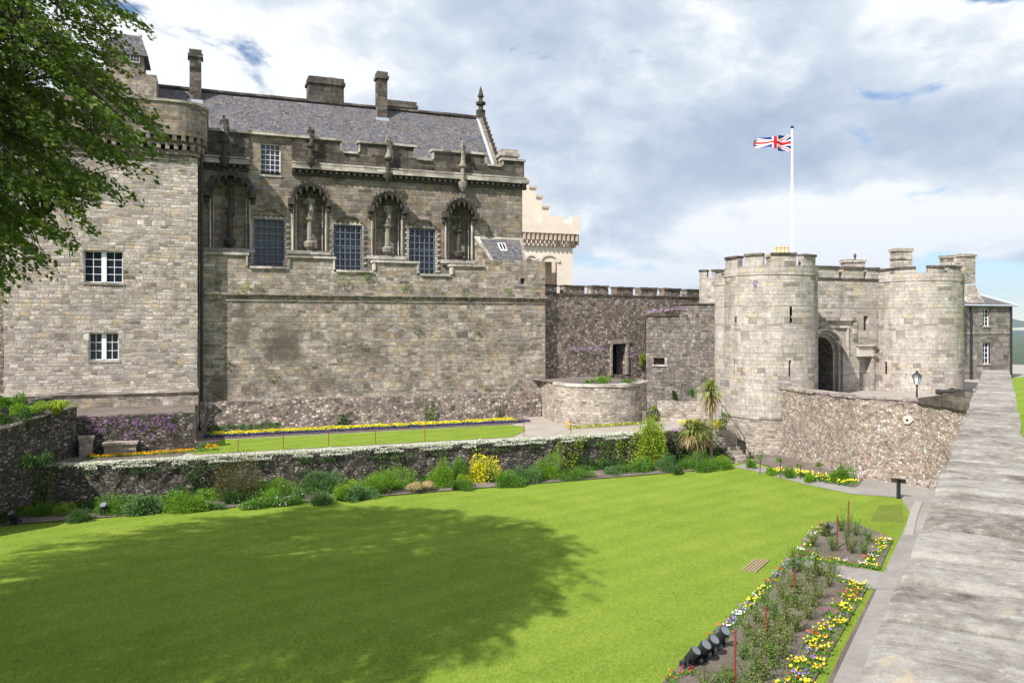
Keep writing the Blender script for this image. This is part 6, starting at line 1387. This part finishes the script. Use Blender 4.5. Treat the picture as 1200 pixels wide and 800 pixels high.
strip('bedding_flowers', 'band of orange flowers along the terrace in front of the tower', (X(104,45.2),45.6), (X(228,45.3),46.0), .5, 2.2, .26, 170, 'orange', .085)
strip('bedding_foliage', 'green leaves under the orange flower band', (X(100,45.2),45.6), (X(256,45.3),46.0), .8, 2.2, .2, 200, 'mid', .08, cat='foliage')
patch('flowering_plant', 'orange flower clump at the corner of the terrace lawn', [(X(248,46.4), 46.4, 2.35, .35, .25, .14, 90, 'orange'), (X(238,46.7), 46.7, 2.35, .4, .25, .22, 110, 'mid')], None, .085, 'flowers')
strip('bedding_flowers', 'thin line of yellow flowers at the foot of the round bastion', (X(662,47.6),47.3), (X(745,48),47.6), .35, 2.2, .22, 90, 'yellow', .08)
strip('bedding_foliage', 'low green leaves at the foot of the round bastion', (X(662,47.6),47.3), (X(750,48),47.6), .5, 2.2, .25, 150, 'mid', .08, cat='foliage')

# ------------------------------------------------------------------ purple trailing plants on the walls
gp = 'purple trailing clumps on the low wall below the tower'
for px, py, r_ in ((88,491,.32),(103,488,.30),(113,499,.35),(128,492,.3),(140,495,.36),(152,508,.28),(160,494,.25),(167,500,.34),(177,512,.22),(183,493,.3),(194,495,.42),(200,502,.32),(199,487,.2),(150,515,.2),(120,505,.2)):
    x_, z_ = X(px, 46.85), Z(px, py, 46.85)
    patch('aubrieta', 'purple trailing flower clump on the low wall below the tower', [(x_, 46.84, z_, r_*1.1, .10, r_*.9, int(130*r_/.3), 'purple'), (x_+r_*.4, 46.88, z_-.1, r_*1.1, .08, r_, 50, 'mid')], None, .05, 'wall plant', gp)
for nm, lb, lst, mt in (
  ('aubrieta', 'lilac flower drift topping the dark wall block', [(zk(365-i*.8,hit(762+i*8,K0,K1)[1]), 762+i*8, hit(762+i*8,K0,K1)[1], .45, .14) for i in range(6)], 'lilac'),
  ('aubrieta', 'lilac flower line on the rubble wall left of the doorway', [(zk(409,hit(668+i*7,C0,C1)[1]), 668+i*7, hit(668+i*7,C0,C1)[1]-.02, .42, .14) for i in range(6)], 'lilac'),
  ('aubrieta', 'purple flowers around the gap right of the doorway', [(zk(408+i*5,hit(740,C0,C1)[1]), 738+i*2, hit(740,C0,C1)[1]-.02, .4, .3) for i in range(3)], 'lilac')):
    pts = []
    for (z_, px, k, rx, rz) in lst: p = D(px, k); pts.append((p[0], p[1]-.05, z_+RNG.uniform(-.1,.1), rx, .25, rz, 70, mt))
    patch(nm, lb, pts, None, .075, 'wall plant')
p = K0; patch('wall_plant', 'straw coloured growth on the top left of the wall block', [(p[0]+i*.5, p[1]+.1-i*.03, zk(369-i*1.2,63.4), .35, .3, .12, 60, 'tan') for i in range(7)], None, .08, 'wall plant')
pts = []
for i in range(12):
    t_ = i/11; a = 1.2+t_*1.9; j = min(2, int(a)); f_ = a-j; x_ = FW[j][0]+(FW[j+1][0]-FW[j][0])*f_ if j < 3 else FW[3][0]; y_ = FW[j][1]+(FW[j+1][1]-FW[j][1])*f_ if j < 3 else FW[3][1]; z_ = tops[j]+(tops[j+1]-tops[j])*f_ if j < 3 else tops[3]
    pts.append((x_-.08, y_, z_+RNG.uniform(-.1,.03), .12, .45, .12, 55, 'purple'))
patch('aubrieta', 'purple flower line along the coping of the forecourt wall', pts, None, .05, 'wall plant')
p = S1(u1_(886.5), zk(331, k1-R1), -.08); patch('aubrieta', 'small purple tuft high on the left gate tower', [(p[0], p[1], p[2], .2, .12, .26, 90, 'violet')], None, .07, 'wall plant')
p = (X(372,65.2), 65.3); patch('wall_plant', 'purple weeds on top of the wide roof chimney', [(p[0]+i*.35, p[1], Z(380,91,65)+.05, .3, .3, .1, 60, 'purple') for i in range(5)], None, .1, 'wall plant')
gp = 'weeds rooted in the string course of the palace wall'
for i, (px, py) in enumerate(((286,338),(303,338),(404,330),(430,325),(474,338),(513,340),(546,346),(253,333),(597,342),(626,341))):
    x_, z_ = X(px, YW-.15), Z(px, py, YW-.15); s_ = random.uniform(.18,.4)
    patch('wall_weed', 'small green weed rooted in the string course of the palace wall', [(x_, YW-.16, z_, s_, .12, s_, int(70*s_/.3), random.choice(['mid','bright','deep']))], None, .09, 'weed', gp)
gp = 'weeds on the lower face of the palace wall'
for px, py in ((246,428),(268,428),(258,467),(322,443),(490,388),(560,390),(606,451),(570,456),(600,456),(425,405)):
    x_, z_ = X(px, YW), Z(px, py, YW); s_ = random.uniform(.15,.38)
    patch('wall_weed', 'dark weed growing from the face of the palace wall', [(x_, YW-.07, z_, s_*1.2, .10, s_*.8, int(60*s_/.3), random.choice(['mid','deep','deep']))], None, .09, 'weed', gp)

# ------------------------------------------------------------------ bed under the forecourt wall
for px, py, h_, lb in ((897,556,27,'standard rose bush nearest the gate tower plinth'),(921,560,29,'second standard rose from the gate tower in the wall bed'),(945,562,22,'middle standard rose in the wall bed'),(968,566,30,'fourth standard rose from the gate tower in the wall bed')):
    x_, y_ = G(px, py, .05); y_ += .5; k = x_*sn+y_*cs; hh = h_*k/F; th = thing('standard_rose', (x_,y_,.05), lb, 'rose bush', 'standard roses under the forecourt wall')
    mb = MB(); mb.tube([(x_,y_,0),(x_+.03,y_,hh*.75)], [.03,.02], 5); mb.build('stem', M['bark'], th)
    P, o_ = blobs(170, (.34,.34,.5), 5, .4, int(px)); P += np.array([x_, y_, hh*.62]); V = leaf_arrays(P, .09, o_, aspect=.6); raw_mesh('foliage', V, quads(V), None, L['rose' if px != 921 else 'mid'], th)
for nm, lb, px, py, w_, h_, mt in (('shrub','leafy rose shrub at the right end of the wall bed',994,566,30,30,'mid'),('low_plant','dark leafy plant at the left start of the wall bed',884,548,14,17,'mid'),('shrub','upright green plant between the two right hand standard roses',980,565,18,24,'bright'),('shrub','low leafy plant under the second standard rose',932,560,24,14,'mid'),('shrub','green leafy plant under the middle standard rose',955,565,22,16,'bright'),('low_plant','small leafy clump at the left under the first standard rose',909,556,22,10,'bright')):
    shrub(nm, lb, px, py, w_, h_, mt, .09, cat='shrub' if nm == 'shrub' else 'plant')

# ------------------------------------------------------------------ pansies, one plant each
pans = {}
def pansy_proto(mt, j):
    rg = np.random.default_rng(hash(mt) % 97 + j*13 if False else sum(map(ord, mt)) + j*13); n = 34
    P = rg.normal(size=(n, 3))*np.array([.085,.085,.02]); P[:, 2] = np.abs(P[:, 2]) + .03; V1 = leaf_arrays(P, .075, None, aspect=.55)
    VF, FF = [], []; nfl = 5
    for q in range(nfl):
        c = np.array([rg.normal()*.075, rg.normal()*.075, .11 + rg.uniform(0,.05)]); nr = unit(np.array([[rg.normal()*.5-.25, rg.normal()*.5-.45, .8]]))[0]; a = unit(np.cross(nr, [[1,0,0]]))[0]; b = np.cross(nr, a); r_ = .023*rg.uniform(.75,1.3)
        b0 = len(V1) + len(VF); VF += [c + a*r_*math.cos(t_)*(1+.18*math.cos(5*t_)) + b*r_*math.sin(t_)*(1+.18*math.cos(5*t_)) for t_ in np.linspace(0, 2*np.pi, 9)[:-1]]; FF.append(tuple(range(b0, b0+8)))
    me = bpy.data.meshes.new('pansy'); me.from_pydata(V1.tolist() + [v.tolist() for v in VF], [], [tuple(r) for r in quads(V1).tolist()] + FF)
    me.materials.append(L['mid']); me.materials.append(L[mt])
    for i, pl_ in enumerate(me.polygons): pl_.material_index = 0 if i < n else 1
    return me
words_ = {'yellow':'yellow','orange':'orange','red':'red','violet':'violet','navy':'dark blue','whitef':'white','lilac':'lilac'}
for mt in words_: pans[mt] = [pansy_proto(mt, j) for j in range(3)]
def pansy(px, py, mt, where, s_=1.0):
    x_, y_ = G(px, py, .05); o = bpy.data.objects.new('pansy', random.choice(pans[mt])); COL.objects.link(o); o.location = (x_, y_, .045); o.rotation_euler = (0, 0, random.uniform(-.7,.7)); o.scale = (s_,)*3
    tag(o, f'{words_[mt]} pansy {where}', 'pansy', f'{words_[mt]} pansies {where}')
mixL = ['violet','lilac','navy','yellow','whitef','violet','orange','navy','yellow','lilac','whitef','red','orange','yellow']
wl = 'in the row along the lawn side of the long rose bed'
for i in range(58):
    t_ = i/57; px = 924-(924-838)*t_ if t_ < .999 else 838; py = 659+(750-659)*t_
    pansy(px+random.uniform(-2,2)+2, py+random.uniform(-1.5,1.5), mixL[(i//3*5+random.randint(0,1)) % 14], wl, random.uniform(.9,1.3))
for i in range(6): pansy(786+i*5+random.uniform(-2,2), 797-i*2+random.uniform(-2,2), random.choice(['red','red','orange']), 'near the bottom corner of the long rose bed')
wr = 'in the band along the path side of the long rose bed'
mixR = ['yellow','orange','yellow','red','violet','yellow','yellow','orange','navy']
for i in range(78):
    t_ = (i+.5)/78; cx_ = 1003-(1003-925)*t_; cy_ = 686+(812-686)*t_; off = random.uniform(-13, 11)*(.7+.8*t_)
    pansy(cx_+off+3, cy_+random.uniform(-3,3), mixR[(i//5*3+random.choice([0,0,1])) % 9], wr, random.uniform(1.0,1.35))
wt = 'along the top edge of the long rose bed'
for i in range(14): pansy(965+i*3.2, 672+i*1.2+random.uniform(-2,2), random.choice(['yellow','orange','yellow','lilac']), wt)
w1_ = 'round the edge of the far rose bed'
for (x0, y0, x1, y1, n_, cols) in ((936,648,963,617,14,['whitef','yellow','orange','lilac']),(940,654,1030,665,20,['red','whitef','yellow','orange','yellow','lilac']),(1028,634,1041,634,6,['yellow','yellow','orange']),(1016,660,1040,634,18,['yellow','red','whitef','lilac','yellow','orange']),(940,648,955,652,5,['red','red','orange'])):
    for i in range(n_): t_ = i/max(1, n_-1); pansy(x0+(x1-x0)*t_+random.uniform(-3,3), y0+(y1-y0)*t_+random.uniform(-2,2), cols[(i//2) % len(cols)], w1_, random.uniform(.95,1.3))
ww_ = 'in the bed below the forecourt wall'
for i in range(60):
    t_ = i/59; px = 905+(1000-905)*t_; py = 553+(569-553)*t_ + random.uniform(-4,2)
    if random.random() < .75: pansy(px, py, 'yellow', ww_, random.uniform(1.3,1.9))
# leafy roses, each its own bush
def rose(px, py, h, r, lb, gp, mt='rose'):
    x_, y_ = G(px, py, .05); th = thing('rose_bush', (x_,y_,.05), lb, 'rose bush', gp); tg = []; P = []
    for s_ in range(14):
        a = random.uniform(0, 2*math.pi); q = random.uniform(.25,1)*r; tip = (x_+q*math.cos(a), y_+q*math.sin(a), .05+h*random.uniform(.55,1)); tg.append(tip)
        n_ = 30; t_ = RNG.uniform(.25, 1.03, (n_,1)); P.append(np.array([x_,y_,.05])*(1-t_)+np.array(tip)*t_+RNG.normal(0,1,(n_,3))*.065)
    P = np.concatenate(P); V = leaf_arrays(P, .05, None, aspect=.62); raw_mesh('foliage', V, quads(V), None, L[mt], th)
    stems_mb((x_,y_,.03), tg, .009).build('stems', M['bark'], th)
gp = 'rose bushes in the long bed'
spots = []
for r_i in range(11):
    t_ = r_i/10; py = 670+(815-670)*t_; xl_ = 925-(925-795)*min(1,(py-657)/143)+14+10*t_; xr_ = 1003-(1003-925)*t_-16-8*t_
    n_ = 3 if r_i < 3 else 4
    for c_ in range(n_): spots.append((xl_+(xr_-xl_)*(c_+.3+.4*random.random())/n_, py+random.uniform(-4,4)))
for px, py in spots:
    if 792 < px < 868 and 738 < py < 800: continue
    rose(px, py, random.uniform(.5,.8), random.uniform(.26,.42), 'leafy rose bush with reddish shoots in the long bed', gp, random.choice(['rose','rose','rose','mid']))
for px, py in ((952,640),(967,628),(985,622),(1003,628),(1018,634),(975,645),(998,648),(1012,650)):
    rose(px, py, random.uniform(.5,.8), .32, 'sparse rose bush in the far rose bed', 'rose bushes in the far bed', random.choice(['rose','mid']))
for px, py, h_, lb in ((993,645,1.75,'tall rose trained on the tallest stake of the far bed'),(930,672,1.1,'upright rose at the top corner of the long bed'),(953,677,1.2,'tallest leafy rose at the top edge of the long bed')):
    rose(px, py, h_, .3, lb, None, 'mid')
# stakes
for px, pt, pb, lb in ((861,739,808,'thick dark red stake at the bottom of the long rose bed'),(897,712,748,'bright red stake in the middle of the long rose bed'),(930,670,712,'reddish stake near the top of the long rose bed'),(994,587,625,'tallest brown red stake in the far rose bed'),(981,604,642,'slim brown stake beside the tallest stake in the far bed')):
    x_, y_ = G(px, pb, .05); k = x_*sn+y_*cs; z1 = zk(pt, k); mb = MB(); mb.tube([(x_,y_,-.05),(x_+.02,y_,z1)], [.032,.028], 7); mb.tube([(x_+.02,y_,z1),(x_+.02,y_,z1+.03)], [.036,.02], 7)
    tag(mb.build('garden_stake', M['rust'], jit=.004, js=4), lb, 'stake', 'wooden stakes in the rose beds')
gp = 'thin plant stakes on the upper terrace'
for px, pt, pb, Y_ in ((279,515,527,45.2),(332,508,523,45.2),(385,470,520,45.3),(440,505,518,45.3),(498,498,510,45.3),(614,488,506,45.4),(669,485,504,45.6)):
    x_ = X(px, Y_); mb = MB(); mb.tube([(x_,Y_,2.1),(x_,Y_,max(2.75, min(3.1, Z(px,pt,Y_))))], .022, 5); tag(mb.build('plant_stake', M['rust']), 'thin dark plant stake on the upper terrace behind the white edging', 'stake', gp)
# ------------------------------------------------------------------ floodlights, sign, small things
def floodlight(px, py, lb, s_=1.0, yaw=0.0, z=.05, gp=None):
    x_, y_ = G(px, py, z); th = thing('floodlight', (x_,y_,z), lb, 'floodlight', gp); c, q = math.cos(yaw), math.sin(yaw)
    def P(a, b, h): return (x_+(a*c-b*q)*s_, y_+(a*q+b*c)*s_, z+h*s_)
    ax_ = lambda t_: P(0, -.30*t_+.10, .16+.40*t_)      # barrel leans back and looks up
    mb = MB(); mb.tube([ax_(-.12), ax_(0), ax_(.25), ax_(.3), ax_(.75), ax_(.8), ax_(1.0)], [.055*s_,.10*s_,.115*s_,.13*s_,.145*s_,.165*s_,.165*s_], 14); body = mb.build('housing', M['black'], th)
    a, b = Vector(ax_(1.0)), Vector(ax_(1.02)); mb = MB(); mb.tube([a+(b-a)*.05, a+(b-a)*.6], .15*s_, 14); mb.build('lens', M['floodglass'], body)
    for t_ in (.1,.2,.4,.5): 
        a, b = Vector(ax_(t_)), Vector(ax_(t_+.03)); mb = MB(); mb.tube([a, b], .15*s_, 12); mb.build('cooling_fin', M['black'], body)
    mb = MB()
    for sd in (-.19,.19): mb.hexa([P(sd-.012,-.03,0),P(sd+.012,-.03,0),P(sd+.012,.05,0),P(sd-.012,.05,0),P(sd-.012,-.06,.36),P(sd+.012,-.06,.36),P(sd+.012,.02,.36),P(sd-.012,.02,.36)])
    mb.hexa([P(-.22,-.10,-.02),P(.22,-.10,-.02),P(.22,.14,-.02),P(-.22,.14,-.02),P(-.22,-.10,.02),P(.22,-.10,.02),P(.22,.14,.02),P(-.22,.14,.02)]); mb.build('bracket', M['black'], th)
    mb = MB(); mb.hexa([P(-.13,.12,.0),P(.13,.12,.0),P(.13,.32,.0),P(-.13,.32,.0),P(-.13,.12,.17),P(.13,.12,.17),P(.13,.30,.14),P(-.13,.30,.14)]); mb.build('gear_box', M['black'], th)
gp = 'black floodlights clustered on the edge of the long bed'
for px, py, lb, s_, yw in ((809,781,'leftmost black floodlight of the cluster at the long bed edge',.85,.5),(821,775,'second black floodlight of the cluster, leaning left',.92,.35),(831,768,'third black floodlight of the cluster, between two others',.9,.3),(844,758,'rightmost floodlight of the cluster next to the orange pansies',.92,.3)):
    floodlight(px, py, lb, s_, yw, gp=gp)
floodlight(969, 627, 'single black floodlight at the left of the far rose bed', .9, .2)
floodlight(17, 613, 'black floodlight at the far left of the wall border', .95, -.6); floodlight(123, 603, 'black floodlight between dark and bright green border plants', .95, -.3)
x_, y_ = G(1053, 584, 0); k = x_*sn+y_*cs; le = thing('lectern_sign', (x_,y_,0), 'dark information lectern standing at the lawn corner', 'sign')
mb = MB(); mb.box(x_-.09,x_+.09,y_-.05,y_+.05,0,.85); mb.build('post', M['black'], le); mb = MB(); c0 = (x_,y_)
dd = Vector((.8,.6)); pp_ = Vector((-.6,.8)); cc_ = [(c0[0]+dd.x*a+pp_.x*b, c0[1]+dd.y*a+pp_.y*b, .95-a*.55) for a, b in ((-.25,-.35),(.25,-.35),(.25,.35),(-.25,.35))]
mb.hexa([(p[0],p[1],p[2]-.04) for p in cc_]+cc_); pn = mb.build('panel', M['black'], le)
cc2 = [(c0[0]+dd.x*a+pp_.x*b, c0[1]+dd.y*a+pp_.y*b, .955-a*.55) for a, b in ((-.21,-.3),(.21,-.3),(.21,.3),(-.21,.3))]; mb = MB(); mb.face(cc2); mb.build('printed_face', plain('faded printed board', (.35,.33,.28), .4), pn)
x_, y_ = G(41, 603, .05); mb = MB(); mb.tube([(x_,y_,0),(x_,y_,.22)], .012, 5); mb.box(x_-.12,x_+.12,y_-.02,y_,.2,.32); tag(mb.build('plant_label', plain('green label', (.05,.42,.30), .5)), 'tiny green plant label on a stick near the left floodlight', 'label')
gc = [G(*p) for p in ((868,668),(884,655),(902,657),(886,671))]; gr_ = thing('lawn_drain', (gc[0][0],gc[0][1],0), 'square slatted wooden drain cover set into the lawn', 'drain cover')
mb = MB(); mb.prism(gc[::-1] if (gc[1][0]-gc[0][0])*(gc[2][1]-gc[0][1])-(gc[1][1]-gc[0][1])*(gc[2][0]-gc[0][0]) < 0 else gc, .0, .012); mb.build('frame', M['soil'], gr_)
for i in range(5):
    a, b = i/5+.03, (i+1)/5-.03; l_ = lambda p, q, t_: (p[0]+(q[0]-p[0])*t_, p[1]+(q[1]-p[1])*t_); q = [l_(gc[0],gc[3],a), l_(gc[1],gc[2],a), l_(gc[1],gc[2],b), l_(gc[0],gc[3],b)]
    mb = MB(); ar = (q[1][0]-q[0][0])*(q[2][1]-q[0][1])-(q[1][1]-q[0][1])*(q[2][0]-q[0][0]); mb.prism(q if ar > 0 else q[::-1], .014, .04); mb.build('slat', plain('weathered slat', (.30,.24,.13), .9) if i == 0 else bpy.data.materials['weathered slat'], gr_)

# ------------------------------------------------------------------ air between here and the hills
m = bpy.data.materials.new('thin air'); m.use_nodes = True; t = NT(m.node_tree)
vol = t.n('ShaderNodeVolumePrincipled', ins={'Color': (0.62, 0.76, 0.98), 'Density': 0.00007}); vol.inputs['Anisotropy'].default_value = 0.2
t.t.links.new(vol.outputs[0], t.n('ShaderNodeOutputMaterial').inputs['Volume'])
mb = MB(); mb.box(-9100, 9100, -2100, 9600, -61, 460); tag(mb.build('haze', m, origin=(0, 3000, -61)), kind='stuff')

# ------------------------------------------------------------------ grass blades over the near lawn
n = 230000; t_ = RNG.uniform(0, 1, n) ** 1.3; dep_ = 18.5 + 22*t_; lat_ = RNG.uniform(-1, 1, n)*.70*dep_
P = np.stack([lat_*cs + dep_*sn, -lat_*sn + dep_*cs, np.zeros(n)], 1)
pa = P[:, 1]*ux - P[:, 0]*uy                                  # distance left of the parapet wall line
qx_, qy_ = 600 + F*lat_/dep_, HOR + F*CZ/dep_
def inside(poly, x, y):
    r_ = np.zeros(len(x), bool); m_ = len(poly)
    for i in range(m_):
        (x0, y0), (x1, y1) = poly[i], poly[(i+1) % m_]
        cnd = ((y0 > y) != (y1 > y)) & (x < (x1-x0)*(y-y0)/((y1-y0) or 1e-9) + x0); r_ ^= cnd
    return r_
ok = (pa > 3.75) & (P[:, 1] < 41.2) & ~inside(bed1, qx_, qy_) & ~inside(bed2, qx_, qy_) & ~inside([(923,656),(1018,690),(1070,690),(1058,672),(932,650)], qx_, qy_) & ~inside([(868,668),(884,655),(902,657),(886,671)], qx_, qy_) & ~inside(pp, qx_, qy_)
P = P[ok]; n = len(P); a = RNG.uniform(0, 2*np.pi, n); h_ = RNG.uniform(.018, .045, n); sd = np.stack([np.cos(a), np.sin(a), a*0], 1)*.007; ln_ = RNG.normal(0, .018, (n, 3)); ln_[:, 2] = h_
V = np.stack([P - sd, P + sd, P + ln_], 1).reshape(-1, 3); o = raw_mesh('grass', V, np.arange(3*n).reshape(-1, 3), None, L['grass'], origin=(0, 20, 0)); tag(o, 'short mown grass blades of the sunlit and shaded lawn', 'grass', None, 'stuff')
